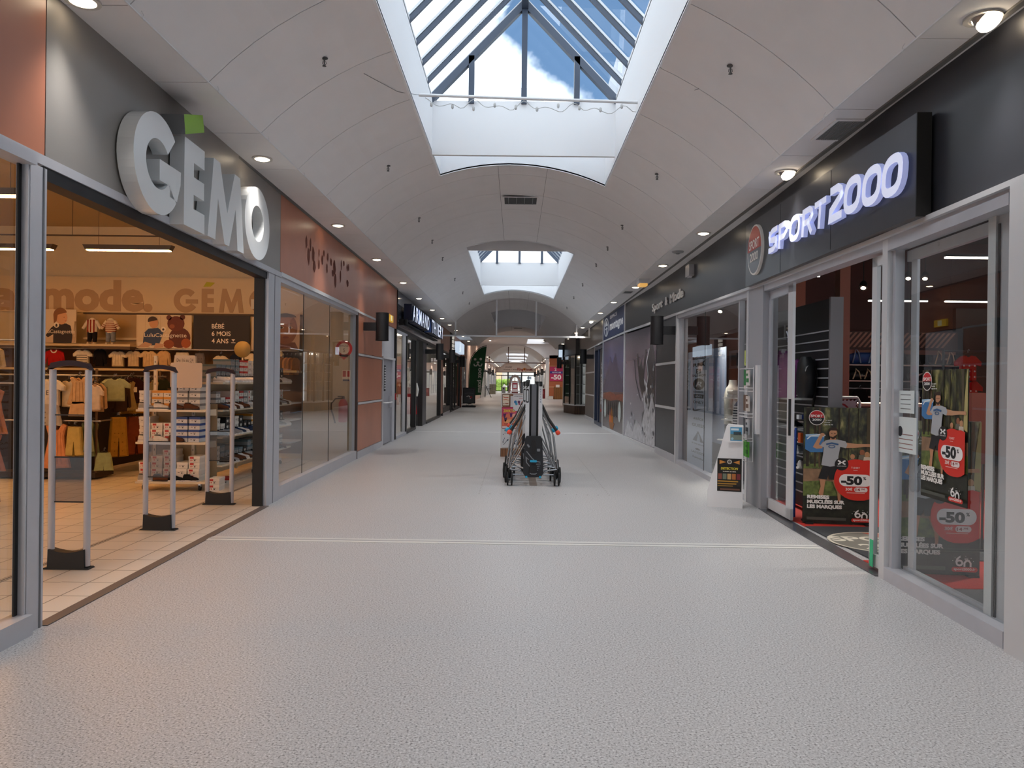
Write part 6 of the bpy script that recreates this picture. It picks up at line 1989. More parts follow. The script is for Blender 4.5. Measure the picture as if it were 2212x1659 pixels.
f = RF(4.4, 5.9).at(-5.50, 0.72, -0.072)
sh_ = t.part('sheet', MB().box(f, 0, 0.60, 0, 0.90, -0.003, 0, m_black))
ad(Sub(t, sh_), f, 0.60, 0.90)

# floor: grey tiles near the window, red carpet behind, dark entrance rug with round logo
struct('floor', MB().box(G(), 3.17, 12, 5.66, 14.3, 0.0, 0.004, m_redfloor))
struct('floor', MB().box(G(), 3.08, 3.17, 8.06, 9.1, 0.0, 0.0045, m_redfloor).box(G(), 3.0, 3.17, 6.1, 6.54, 0.0, 0.0045, m_redfloor))
t = Thing('door_mat', 'dark grey entrance rug with a round cream ringed logo in the sport shop doorway', 'rug', (3.7, 7.3, 0))
t.part('rug', MB().box(G(), 3.08, 4.6, 6.55, 8.05, 0.004, 0.012, M('rug_charcoal', '3c3e42', 0.95, var=0.1, vscale=40)))
mb = MB()
g = G(3.52, 7.25, 0.0122)
mb.disc(g, 0, 0, 0.50, 0.0005, C('c9c2b2'), n=36).disc(g, 0, 0, 0.47, 0.001, C('77746c'), n=36)
mb.poly(g, [(0.47 * math.cos(rad(a)), 0.47 * math.sin(rad(a))) for a in range(-30, 91, 10)] + [(0.1, 0.12)], 0.0013, C('b5563e'))
mb.text(g, 0, -0.30, 0.22, '2000', C('d9d3c4'), c=0.0016, align='c', bold=.03)
mb.text(g, 0, 0.05, 0.22, 'SPORT', C('d9d3c4'), c=0.0016, align='c', bold=.03)
t.part('logo', mb)

# slat wall partition with jacket and backpack
m_slat = M('slatwall_black', '1b1b1f', 0.5)
t = Thing('display_partition', 'tall black slatwall partition with silver grooves inside the doorway', 'display wall', (3.5, 9.6, 0))
t.part('panel', MB().box(G(), 3.44, 3.54, 8.34, 11.5, 0.05, 2.46, m_slat))
t.part('end_post', MB().box(G(), 3.42, 3.56, 8.30, 8.34, 0.05, 2.47, M('post_grey', '7d7b80', 0.5)), label='grey end post')
for k in range(19):
    z = 0.22 + k * 0.1045
    if z < 2.15:
        t.part('groove', MB().box(G(), 3.428, 3.44, 8.34, 11.5, z, z + 0.014, m_alu))
mb = MB().box(G(), 3.20, 3.44, 8.75, 9.9, 1.33, 1.35, m_matwhite)
tag(obj('shelf', mb, origin=(3.3, 9, 1.33)), 'white shelf on the black partition under the purple jacket', 'shelf')
def torso(x, y, z, label, col, name='jacket', cat='jacket', ang=0.0, stripes=None, sc=1.0, group=None, neck=None):
    t = Thing(name, label, cat, (x, y, z), group)
    mt = cloth(col)
    R = []
    for (h, rx, ry) in ((0, .17, .11), (.12, .165, .11), (.30, .17, .115), (.42, .185, .11), (.50, .15, .09), (.55, .07, .06), (.62, .055, .05)):
        R.append([(x + sc * (rx * math.cos(a) * math.cos(ang) - ry * math.sin(a) * math.sin(ang)), y + sc * (rx * math.cos(a) * math.sin(ang) + ry * math.sin(a) * math.cos(ang)), z + sc * h) for a in [2 * math.pi * k / 18 for k in range(18)]])
    t.part('body', MB().loft(R, mt))
    mb = MB()
    for s in (-1, 1):
        p = [(x + s * sc * a_ * math.cos(ang), y + s * sc * a_ * math.sin(ang) + sc * b_, z + sc * c_) for a_, b_, c_ in ((.14, 0, .48), (.20, 0, .40), (.235, -.02, .22), (.24, -.06, .02))]
        mb.tube(p, [.055 * sc, .058 * sc, .05 * sc, .04 * sc], mt, 10)
    t.parts('sleeve', mb)
    if stripes:
        mb = MB()
        for k in range(11):
            h = .03 + .042 * k
            rx = .172 + (.012 if .3 < h < .45 else 0); ry = .117
            mb.loft([[(x + sc * (rx * math.cos(a)), y + sc * ry * math.sin(a), z + sc * hh) for a in [2 * math.pi * q / 18 for q in range(18)]] for hh in (h, h + .018)], cloth(stripes), caps=False)
            if k > 1:
                for s in (-1, 1):
                    q = (k - 1) / 10
                    zz = .02 + .40 * q
                    xx = .24 - .045 * q ** 2
                    mb.lathe((x + s * sc * xx, y - .03 * sc * (1 - q), z + sc * zz), (0, 0, 1), [(.061 * sc, 0), (.061 * sc, .017 * sc)], cloth(stripes), 10)
        t.part('stripe', mb)
    if neck:
        t.part('collar', MB().lathe((x, y, z + .56 * sc), (0, 0, 1), [(.058 * sc, 0), (.052 * sc, .07 * sc), (.045 * sc, .08 * sc)], cloth(neck), 14))
    return t
torso(3.24, 9.25, 1.35, 'purple zip jacket on a dummy torso behind the glass door', 'a45a9c', neck='d8d0d8', sc=.92, ang=-.35)
t = Thing('backpack', 'black backpack with a small white logo on the black partition', 'backpack', (3.33, 8.75, 1.36))
def sec(z, w, d): return [(3.33 + d * math.cos(a) * (abs(math.cos(a)) ** -.3 if abs(math.cos(a)) > .2 else 1), 8.75 + w * math.sin(a), z) for a in [2 * math.pi * k / 16 + .01 for k in range(16)]]
t.part('body', MB().loft([sec(1.36, .11, .07), sec(1.42, .14, .09), sec(1.62, .15, .095), sec(1.76, .13, .08), sec(1.83, .07, .05)], M('nylon_black', '18181b', 0.5, var=.1, vscale=20)))
t.part('logo', MB().stroke(XY(3.27, 8.61), [(0, 1.66), (.012, 1.71), (.03, 1.725), (.012, 1.70)], .008, 0, .004, C('d9d9d9')))
t.part('strap', MB().tube([(3.40, 8.70, 1.8), (3.44, 8.68, 1.6), (3.40, 8.70, 1.30), (3.38, 8.7, 1.1)], .014, m_black, 6))
for k, (y, z, lab) in enumerate(((8.55, 1.12, 'blue and white boxed accessory clipped on the black partition'), (8.5, .92, 'orange tagged accessory clipped on the black partition'))):
    mb = MB().box(G(), 3.20, 3.43, y - .04, y + .04, z, z + .05, C(('2b4aa0', '1f2f55')[k]))
    mb.box(G(), 3.17, 3.20, y - .04, y + .04, z - (.0 if k == 0 else .06), z + .05, C(('dfe3ec', 'd8642a')[k]))
    tag(obj('accessory', mb, origin=(3.3, y, z)), lab, 'accessory')
for k, (z, i) in enumerate(((0.86, 0), (0.56, 0), (0.72, 4), (1.0, 3))):
    tag(obj('shoe_shelf', MB().box(G(), 3.22, 3.44, 8.55 + .1 * k, 8.72 + .1 * k, z - .012, z, m_matwhite), origin=(3.3, 8.62 + .1 * k, z - .012)), 'tiny clip-on shelf under a trainer on the black partition, %s from the top' % ('second', 'fourth', 'third', 'first')[k], 'shelf', 'clip-on shelves of the black partition')
    tb = SH[i][1].copy(); COL.objects.link(tb); tb.location = (3.30, 8.62 + .1 * k, z); tb.rotation_euler = (0, 0, 2.4)
    tag(tb, '%s trainer displayed on the black partition, %s from the top' % (SH[i][0], ('second', 'fourth', 'third', 'first')[k]), 'shoe', 'trainers on the black partition')
t = Thing('scooter', 'blue child scooter wheel and stem beside the sale poster board', 'scooter', (3.12, 8.55, 0.35))
t.part('stem', MB().tube([(3.14, 8.55, .02), (3.14, 8.55, .50), (3.17, 8.6, 1.02)], .016, C('2d55b0'), 8))
t.part('wheel', MB().lathe((3.10, 8.52, .42), (1, -.2, 0), [(.05, -.012), (.06, -.006), (.06, .006), (.05, .012)], C('33406a'), 18).lathe((3.10, 8.52, .42), (1, -.2, 0), [(0, -.014), (.03, -.014), (.03, .014), (0, .014)], C('c9cbd2'), 12))
# trolley ban sign barrier
f = XY(0, 8.66)
t = Thing('barrier_sign', 'white barrier sign with a red no trolleys symbol behind the sale poster board', 'sign', (3.7, 8.66, 0))
mb = MB()
for x in (3.46, 3.92):
    mb.tube([(x, 8.68, 0.01), (x, 8.68, 1.32), (x + (.03 if x < 3.6 else -.03), 8.68, 1.37)], .016, m_white, 8)
mb.tube([(3.49, 8.68, 1.37), (3.89, 8.68, 1.37)], .016, m_white, 8)
t.part('frame', mb)
mb = MB().rect(f, 3.50, 3.88, 0.98, 1.345, 0.0, C('cfc7d0'))
for k in range(9):
    mb.poly(f, [(3.50 + k * .042, 1.33), (3.522 + k * .042, 1.33), (3.528 + k * .042, 1.345), (3.506 + k * .042, 1.345)], .001, C('5a2030'))
for k in range(8):
    for x in (3.50, 3.868):
        mb.poly(f, [(x, 1.02 + k * .04), (x + .012, 1.03 + k * .04), (x + .012, 1.05 + k * .04), (x, 1.04 + k * .04)], .001, C('5a2030'))
n = 30
mb.ring(f, [(3.69 + .115 * math.cos(2 * math.pi * k / n), 1.19 + .115 * math.sin(2 * math.pi * k / n)) for k in range(n)], [(3.69 + .095 * math.cos(2 * math.pi * k / n), 1.19 + .095 * math.sin(2 * math.pi * k / n)) for k in range(n)], .001, .002, C('b3202e'))
mb.stroke(f, [(3.66, 1.25), (3.76, 1.25), (3.745, 1.16), (3.65, 1.17), (3.63, 1.24)], .006, .0015, .0015, C('8a8a90'))
mb.stroke(f, [(3.61, 1.27), (3.77, 1.11)], .02, .0022, .0022, C('b3202e'))
t.part('panel', mb)
# columns
t = Thing('column', 'tall rust orange square column inside the sport shop', 'column', (4.13, 9.6, 0))
t.part('shaft', MB().box(G(), 4.07, 4.20, 9.6, 9.75, 0, 4.2, M('rust_column', '8c4424', 0.5)))
t = Thing('column', 'second rust orange column farther inside, top left of the doorway view', 'column', (4.35, 11.8, 0))
t.part('shaft', MB().box(G(), 4.30, 4.47, 11.8, 11.95, 0, 4.2, M('rust_column')))
t = Thing('ceiling_pipe', 'pale ceiling duct pipe crossing above the sport shop doorway', 'pipe', (4, 11, 3.3))
t.part('pipe', MB().tube([(3.3, 12.5, 3.35), (5.4, 10.9, 3.75)], .06, M('pipe_beige', '8f8275', .6), 10))

# back shelves with bags
yb = 13.3
f = XY(0, yb)
t = Thing('wall_display', 'back wall shelving of the sport shop with a slanted batten header', 'display wall', (7, 13.5, 0))
t.part('back_panel', MB().box(XY(0, 13.7), 5.4, 8.0, 0.1, 2.16, 0, .02, M('display_dark', '251a18', .7)))
mb = MB().box(f, 5.4, 7.7, 2.14, 2.46, -.06, 0, M('copper_batten', '3a221b', .6))
for k in range(26):
    x = 5.42 + k * .09
    mb.poly(f, [(x, 2.18), (x + .045, 2.18), (x + .265, 2.44), (x + .22, 2.44)], .003, M('batten_tan', '93695a', .6)) if x + .265 < 7.7 else None
mb.rect(f, 5.4, 7.7, 2.06, 2.15, -.058, M('batten_tan'))
t.part('header', mb)
for z in (1.86, 1.58, 1.30):
    t.part('shelf', MB().box(XY(0, 13.7), 5.4, 7.75, z, z + .022, 0, .42, M('shelf_pale', 'cdbfb4', .5)))
t.part('rail', MB().tube([(5.4, yb, 1.46), (7.7, yb, 1.46)], .012, m_steel, 6))
def duffel(x, z, w, h, label, col, strap, logo=None, group=None):
    t = Thing('sports_bag', label, 'bag', (x, 13.45, z), group)
    def s(u, k): return [(x + u * w / 2, 13.45 + .13 * k * math.cos(a), z + h * .5 + h * .5 * k * math.sin(a)) for a in [2 * math.pi * q / 14 for q in range(14)]]
    t.part('body', MB().loft([s(-1, .55), s(-.9, .85), s(-.5, 1), s(.5, 1), s(.9, .85), s(1, .55)], M('nylon_' + col, col, .5, var=.12, vscale=12)))
    mb = MB()
    for q in (-.28, .28):
        mb.tube([(x + q * w - .06, 13.31, z + .02), (x + q * w - .02, 13.30, z + h * .8), (x + q * w + .0, 13.34, z + h * 1.12), (x + q * w + .04, 13.30, z + h * .8), (x + q * w + .08, 13.31, z + .02)], .011, cloth(strap), 6)
    t.parts('strap', mb)
    if logo:
        mb = MB().text(XY(x, 13.31), 0, z + h * .38, h * .22, logo, C('d0c8ba'), c=.002, align='c', bold=.02)
        t.part('logo', mb)
duffel(6.08, 1.882, .50, .25, 'blue sports bag on the top back shelf behind the doorway', '234a8c', '8b9bb5')
duffel(6.05, 1.602, .36, .18, 'black sports bag with cream straps reading nike, second back shelf behind the doorway', '151417', 'cfc0a0', 'nike')
duffel(6.42, 1.602, .30, .19, 'plain dark sports bag at the doorway edge of the second back shelf', '201d22', '3a383c')
duffel(6.86, 1.882, .42, .22, 'dark grey sports bag on the top shelf seen left through the near window', '2d2a2e', '5a5658')
duffel(7.12, 1.602, .36, .18, 'black sports bag with a white swoosh on the second shelf behind the near window', '1a181b', '2a282c', None)
duffel(7.48, 1.882, .36, .23, 'maroon sports bag with cream straps reading nike, top shelf behind the near window', '3a2522', 'c4a888', 'nike')
t = Thing('logo_mark', 'white swoosh mark on the second shelf row behind the near window', 'logo', (7.1, 13.3, 1.72))
t.part('swoosh', MB().poly(XY(7.05, 13.28), [(-.09, 1.74), (-.07, 1.70), (-.03, 1.69), (.10, 1.76), (-.04, 1.72), (-.07, 1.73)], 0, C('d5d0c8')))
for k, (x, w, h, col, lab) in enumerate(((6.26, .14, .32, 'c2ab8c', 'cream shorts on the low rail behind the doorway, left'), (6.42, .13, .30, '8a7a66', 'brown sandy shorts on the low rail behind the doorway, right'), (6.0, .34, .30, '17161a', 'black trousers bunch on the low rail behind the doorway'), (6.95, .20, .26, 'b5a58e', 'beige garment on the low rail behind the near window'), (7.15, .22, .30, '23252c', 'black garment on the low rail behind the near window'))):
    garment('shorts', XY(x, 13.28, 1.44 - h), w, h, col, lab, 'clothes on the sport shop back rail', None)
t = Thing('counter', 'brown wooden counter block beside the trolley ban sign', 'counter', (5.2, 10.8, 0))
t.part('body', MB().box(G(), 4.55, 6.2, 10.6, 11.3, 0.0, 1.22, wood_mat('counter_brown', '3f2a20', '57402f')))
t.part('top', MB().box(G(), 4.52, 6.23, 10.57, 11.33, 1.22, 1.26, C('cbbfb2')))
# dark wall, puma mark, hanging red tops, glasses rack
struct('wall_right', MB().box(G(), 7.78, 8.9, 13.5, 13.6, 1.3, 2.9, m_black))
t = Thing('logo_mark', 'beige leaping cat mark on the maroon wall seen at the right of the near window', 'logo', (8.85, 14.3, 2.3))
mb = MB().poly(XY(8.95, 14.33), [(-.22, 2.46), (-.02, 2.38), (.02, 2.40), (.10, 2.52), (.20, 2.58), (.21, 2.55), (.13, 2.48), (.06, 2.34), (.10, 2.20), (.05, 2.10), (.03, 2.13), (.05, 2.20), (-.02, 2.28), (-.12, 2.36)], .01, C('c4a386'))
t.part('cat', mb)
g5 = 'red tops near the glasses rack'
for k in range(3):
    garment('tee', XY(5.38 + .02 * k, 9.07, .98 + .30 * (2 - k), .1), .34, .30, ('b01c1c', 'a31818', '941616')[k], 'bright red printed top hanging behind the near window, %s one' % ('upper', 'middle', 'lower')[k], g5, ('dots', 'd8c8c0'))
t = Thing('clothes_rack', 'dark rail holding the red tops behind the near window', 'clothes rack', (5.4, 9.05, 0))
t.part('post', MB().tube([(5.1, 9.1, 0), (5.1, 9.1, 1.95)], .015, m_blackmetal, 6).tube([(5.7, 9.1, 0), (5.7, 9.1, 1.95)], .015, m_blackmetal, 6))
t.parts('rail', MB().tube([(5.1, 9.1, 1.93), (5.7, 9.1, 1.93)], .012, m_blackmetal, 6).tube([(5.1, 9.1, 1.63), (5.7, 9.1, 1.63)], .012, m_blackmetal, 6).tube([(5.1, 9.1, 1.33), (5.7, 9.1, 1.33)], .012, m_blackmetal, 6))
for k, (x, z) in enumerate(((5.06, 1.52), (5.06, 1.30), (5.06, 1.12), (5.66, 1.62), (5.66, 1.48))):
    tag(obj('price_card', MB().box(XY(x, 9.08), 0, .07, z, z + .085, 0, .004, C('d6c4a0')), origin=(x, 9.08, z)), 'cream price card by the red tops, %s' % ('upper left', 'middle left', 'lower left', 'upper right', 'lower right')[k], 'card', 'price cards by the red tops')
t = Thing('glasses_rack', 'sunglasses rack panel of brick red at the right edge of the near window', 'rack', (4.5, 7.0, 0))
t.part('panel', MB().box(XY(0, 7.1), 4.15, 4.85, .55, 1.45, 0, .02, M('brick_display', '6a2c20', .6)))
t.part('stand', MB().box(XY(0, 7.1), 4.45, 4.5, 0, .55, 0, .02, m_blackmetal).box(G(), 4.2, 4.8, 6.9, 7.2, 0, .03, m_blackmetal))
for k in range(8):
    z = 1.34 - k * .085
    f = XY(4.46, 7.06)
    mb = MB()
    for s in (-1, 1):
        mb.poly(f, [(s * .035 + .027 * math.cos(a * .7), z + .017 * math.sin(a * .7)) for a in range(9)], .012, m_black)
    mb.box(f, -.062, .062, z + .012, z + .018, .004, .012, m_black)
    mb.box(f, -.062, -.058, z + .005, z + .012, -.05, .012, m_black).box(f, .058, .062, z + .005, z + .012, -.05, .012, m_black)
    tag(obj('sunglasses', mb, origin=f(0, z)), 'black sunglasses on the brick red rack, %s row from the top' % ordn[k], 'sunglasses', 'sunglasses on the rack')
garment('trousers', XY(4.42, 6.85, .08), .26, .62, '14171b', 'long dark trousers hanging below the sunglasses rack', 'dark sportswear', None, layers=2)
t = Thing('clothes_rack', 'small black rail holding the long dark trousers', 'clothes rack', (4.4, 6.9, 0))
t.part('post', MB().tube([(4.25, 6.92, 0), (4.25, 6.92, .80), (4.6, 6.92, .80), (4.6, 6.92, 0)], .012, m_blackmetal, 6))
t = Thing('wall_lamp', 'small round white spotlight on the dark slope right of the cat mark', 'spotlight', (4.9, 7.5, 1.9))
t.part('ring', MB().lathe((4.86, 7.5, 1.76), (-.4, -1, 0), [(.022, 0), (.035, .01), (.035, .03), (.022, .03)], C('cfd6e0'), 16))

# papers on the glass by the door
f = RF(5.5, 6.1)
for k, (y0, y1, z0, z1) in enumerate(((5.62, 5.86, 1.30, 1.47), (5.58, 5.88, 1.0, 1.27))):
    mb = MB().box(f, -y1, -y0, z0, z1, -.075, -.071, C('d2dcde'))
    for q in range(4):
        mb.rect(f, -y1 + .03, -y0 - .05, z0 + .03 + q * .035, z0 + .036 + q * .035, -.0705, C('8a5a58' if k else '6d7476'))
    if k:
        mb.disc(f, -y1 + .05, 1.16, .04, -.0702, C('20242c'), n=16)
    tag(obj('notice', mb, origin=(RX(5.7), 5.7, z0)), 'white paper notice on the near window beside the doorway, %s' % ('lower one with a round badge' if k else 'upper one'), 'notice')
tag(obj('notice', MB().box(RF(6.0, 6.4), -6.24, -6.18, .03, .25, -.03, -.027, C('3fc08a')), origin=(RX(6.2), 6.2, .1)), 'bright green sticker at the foot of the near sliding leaf', 'sticker')

# ceiling strips and spots
m_cool = M('cool_strip', 'f2f2ee', .4, emit=9.0, ecol='fff2e2')
for k, (x0, x1, y, z) in enumerate(((5.05, 5.86, 9.0, 3.02), (5.98, 6.7, 9.0, 3.02), (6.0, 7.0, 13.0, 2.95), (7.3, 9.0, 13.0, 2.95), (3.6, 5.0, 12.6, 3.3), (3.6, 4.6, 5.2, 3.35), (6.5, 8.0, 5.2, 3.35))):
    t = Thing('strip_light', 'thin white strip light in the dark sport shop ceiling, %s' % ('near left', 'near right', 'back left', 'back right', 'over the brand window', 'behind the near pillar', 'deep inside at right')[k], 'ceiling lamp', (x0, y, z), 'strip lights of the sport shop')
    t.part('tube', MB().box(XY(0, y), x0, x1, z, z + .02, -.02, .02, m_cool))
    t.part('housing', MB().box(XY(0, y), x0, x1, z + .02, z + .05, -.03, .03, m_black))
    t.part('wire', MB().tube([(x0 + .1, y, z + .05), (x0 + .1, y, 4.2)], .002, m_black, 4).tube([(x1 - .1, y, z + .05), (x1 - .1, y, 4.2)], .002, m_black, 4))
spd = bpy.data.lights.new('track_beam', 'SPOT'); spd.energy = 130; spd.spot_size = rad(85); spd.spot_blend = .6; spd.shadow_soft_size = .05; spd.color = (1, .9, .78)
spd_w = spd.copy(); spd_w.energy = 300; spd_w.spot_size = rad(100)  # stronger beam for the two spots added to brighten the brand window
for k, (x, y, z) in enumerate(((5.85, 11.4, 3.15), (6.1, 11.4, 3.15), (5.0, 11.0, 2.95), (4.6, 6.6, 3.0), (3.45, 11.2, 2.75), (3.4, 12.7, 2.75), (4.3, 9.0, 3.2))):
    t = Thing('track_spot', 'lit ceiling track spotlight inside the sport shop, %s' % ('first of the pair behind the near window', 'second of the pair behind the near window', 'seen through the doorway', 'above the sunglasses rack', 'added to brighten the striped sweater', 'added to brighten the brand banner', 'above the doorway rug')[k], 'spotlight', (x, y, z), 'track spots of the sport shop')
    t.part('head', MB().lathe((x, y, z + .02), (-.3, -.5, -.8), [(.03, -.05), (.055, 0), (.06, .07)], m_black, 14))
    t.part('lens', MB().lathe((x - .016, y - .03, z - .03), (-.3, -.5, -.8), [(.05, 0), (.03, .012), (0, .014)], m_lamp, 12))
    t.part('stem', MB().tube([(x, y, z + .05), (x, y, 4.2)], .006, m_black, 5))
    lo = bpy.data.objects.new('track_beam', spd_w if k in (4, 5) else spd); lo.location = (-.05, -.12, -.14); lo.rotation_euler = (rad(-18 if y > 8 else 10), rad(-24 if k in (4, 5) else 8), 0); lo.parent = t.o; COL.objects.link(lo)

# ---- brand window
t = Thing('brand_banner', 'tall pale banner listing sports brands in black behind the far sport window', 'banner', (3.17, 13.1, 0))
f = Fr((3.175, 0, 0), (0, -1, 0), (0, 0, 1), (-1, 0, 0))
t.part('cloth', MB().box(f, -14.05, -12.30, .06, 2.08, -.01, 0, M('banner_cloth', 'a9b4c8', .7, var=.03, vscale=2)))
mb = MB()
bk = C('14161c')
yc = -13.22
def bz(py): return 1.5 - (py - 829) / 1640 * 13.2
def w_(s, py, hpx, wpx, **k):
    mb.text(f, yc, bz(py) - hpx / 2 * .0080, hpx * .0080, s, bk, c=.002, align='c', w=wpx * .0335, **k)
w_('adidas', 771, 8, 29, bold=.03); w_('PUMA', 787, 7, 25, bold=.06)
mb.poly(f, [(yc - .1, bz(784)), (yc + .25, bz(782)), (yc + .5, bz(777)), (yc + .3, bz(785)), (yc + .35, bz(789))], .002, bk)
mb.bbox(f, yc - .20, yc + .16, bz(806), bz(796), .001, .002, bk, .02); mb.text(f, yc - .02, bz(804), .055, 'S', C('aab2c0'), c=.0025, align='c', w=.2, bold=.03)
w_('SALOMON', 810, 5, 29, bold=.03)
mb.disc(f, yc, bz(829), .42, .002, bk, rb=.103, n=30); mb.text(f, yc, bz(834), .085, 'R', C('aab2c0'), c=.0025, align='c', w=.45, bold=.02, shear=.3)
w_('ROSSIGNOL', 846, 4, 22)
mb.poly(f, [(yc - .38, bz(851)), (yc + .38, bz(851)), (yc + .34, bz(860)), (yc, bz(858.5)), (yc - .34, bz(860))], .002, bk); mb.text(f, yc, bz(857), .032, "LEVI'S", C('aab2c0'), c=.0025, align='c', w=.5, bold=.03)
w_('ONLY', 868, 6, 24, bold=.02)
mb.poly(f, [(yc - .42, bz(886)), (yc - .40, bz(881)), (yc - .30, bz(885.5)), (yc + .42, bz(880)), (yc - .25, bz(889)), (yc - .36, bz(889.5))], .002, bk)
w_('asics', 903, 6.5, 22, bold=.02, shear=.2); w_('GUESS', 918, 6.5, 28)
mb.poly(f, [(yc - .40, bz(953)), (yc + .40, bz(953)), (yc, bz(930))], .002, C('23262e')); mb.poly(f, [(yc - .10, bz(953)), (yc + .16, bz(953)), (yc + .12, bz(942)), (yc, bz(936)), (yc - .04, bz(944))], .0025, C('8f9bb0'))
w_('le coq sportif', 958, 4, 27); w_('LACOSTE', 977, 5, 28); mb.poly(f, [(yc - .2, bz(969)), (yc, bz(967)), (yc + .2, bz(970)), (yc + .05, bz(972)), (yc - .15, bz(972))], .002, C('23262e'))
w_('Superdry', 988, 4, 25, shear=.3)
t.part('lettering', mb)
t = Thing('brand_banner', 'second pale brand banner half hidden behind the first', 'banner', (3.35, 12.1, 0))
t.part('cloth', MB().box(Fr((3.42, 0, 0), (0, -1, 0), (0, 0, 1), (-1, 0, 0)), -13.6, -12.4, .5, 2.12, -.01, 0, M('banner_cloth')))
# window dummies
torso(3.52, 12.35, .86, 'pale stone jacket on a dummy behind the brand window', 'd2cfc6', ang=1.0, sc=1.15)
t = Thing('trousers', 'slate grey trousers on the dummy with the pale jacket', 'trousers', (3.52, 12.35, .1), 'dummies of the brand window')
mb = MB()
for s in (-1, 1):
    mb.tube([(3.52 + .05 * s, 12.35 + .07 * s, .88), (3.50 + .06 * s, 12.32 + .10 * s, .5), (3.46 + .08 * s, 12.3 + .12 * s, .08)], [.095, .08, .07], cloth('4a4b52'), 12)
t.parts('leg', mb)
t.part('shoe', MB().tube([(3.52, 12.45, .04), (3.42, 12.28, .03)], [.04, .035], cloth('55504c'), 8))
t = Thing('display_plinth', 'low pale window plinth under the dummies of the brand window', 'plinth', (3.5, 12, 0))
t.part('top', MB().box(G(), 3.18, 4.3, 9.9, 14.2, .0, .035, M('plinth_grey', '8b8e92', .5)))
torso(3.50, 11.35, .80, 'navy and white striped sweater on a dummy behind the brand window', '1d2438', name='sweater', cat='sweater', ang=0, stripes='cfcdd0', sc=.95)
t = Thing('cap', 'pink cap above the striped sweater', 'cap', (3.48, 11.3, 1.45))
t.part('crown', MB().lathe((3.50, 11.35, 1.43), (0, 0, 1), [(.095, 0), (.095, .05), (.07, .10), (.03, .125), (0, .13)], cloth('d9b3ab'), 16))
t.part('peak', MB().prism(G(3.44, 11.2, 1.43), [(.1, .08), (-.04, .1), (-.09, .02), (-.05, -.05), (.06, -.04)], 0, .01, cloth('d9b3ab')))
t.part('head_form', MB().lathe((3.50, 11.35, 1.30), (0, 0, 1), [(.05, 0), (.08, .06), (.088, .13), (.07, .2)], m_black, 14))
t = Thing('trousers', 'dark navy jeans on the dummy with the striped sweater', 'trousers', (3.5, 11.35, .05), 'dummies of the brand window')
mb = MB()
for s in (-1, 1):
    mb.tube([(3.50 + .08 * s, 11.35, .82), (3.50 + .10 * s, 11.33, .45), (3.50 + .11 * s, 11.32, .08)], [.09, .075, .06], cloth('2b3140'), 12)
t.parts('leg', mb)
t = Thing('display_tree', 'white tiered display stand carrying folded shirts and a trainer', 'display stand', (3.4, 11.9, 0))
t.part('pole', MB().tube([(3.46, 11.75, .03), (3.40, 11.85, 1.30)], .02, m_matwhite, 8))
for z, x in ((1.28, 3.38), (.94, 3.36), (.62, 3.30)):
    t.part('shelf', MB().box(G(x, 11.8, 0, .3), -.06, .30, -.22, .22, z, z + .02, m_matwhite))
for k, (z, n) in enumerate(((1.30, 2), (.96, 1))):
    for q in range(n):
        tag(obj('folded_shirt', MB().bbox(XY(3.44, 11.72), -.13, .13, z + q * .06, z + q * .06 + .05, -.2, .08, cloth('c7c6c4'), .02), origin=(3.44, 11.8, z)), 'folded white shirt on the tiered stand, %s' % (('upper shelf, lower one', 'upper shelf, upper one')[q] if k == 0 else 'middle shelf'), 'shirt', 'folded shirts on the tiered stand')
tb = SH[0][1].copy(); COL.objects.link(tb); tb.location = (3.40, 11.82, .641); tb.rotation_euler = (0, 0, 1.2); tb.scale = (1.3,) * 3
tag(tb, 'white trainer on the lowest shelf of the tiered stand', 'shoe')
for k in range(4):
    garment('sweater', XY(3.62 + .02 * k, 12.1 - .10 * k, 1.62, 1.1), .34, .52, ('6f7484', 'a89a88', 'a28d78', '9a8672')[k], ('blue grey', 'light beige', 'beige', 'brown beige')[k] + ' long shirt hanging high behind the brand window', 'shirts high behind the brand window')
t = Thing('brand_sign', 'acid yellow sign reading JJXX behind the brand window', 'sign', (3.4, 11.0, 1.9))
f = Fr((3.38, 0, 0), (0, -1, 0), (0, 0, 1), (-1, 0, 0))
t.part('panel', MB().box(f, -11.35, -10.55, 1.82, 2.03, -.01, 0, m_black))
t.part('word', MB().text(f, -10.95, 1.84, .17, 'JJXX', M('acid_yellow', 'c6cf4a', .5, emit=.3), c=.004, align='c', w=.72, bold=.03))
t = Thing('framed_picture', 'small framed grey picture behind the brand window', 'picture', (3.9, 12.6, 1.75))
t.part('frame', MB().box(Fr((3.8, 0, 0), (0, -1, 0), (0, 0, 1), (-1, 0, 0)), -13.6, -12.6, 1.78, 2.10, -.02, 0, C('8b8b90')))
t.part('wire', MB().tube([(3.81, 13.1, 2.1), (3.81, 13.1, 4.2)], .003, m_steel, 4))
t.part('print', MB().rect(Fr((3.8, 0, 0), (0, -1, 0), (0, 0, 1), (-1, 0, 0)), -13.45, -12.75, 1.83, 2.05, .002, C('3d3a40')))

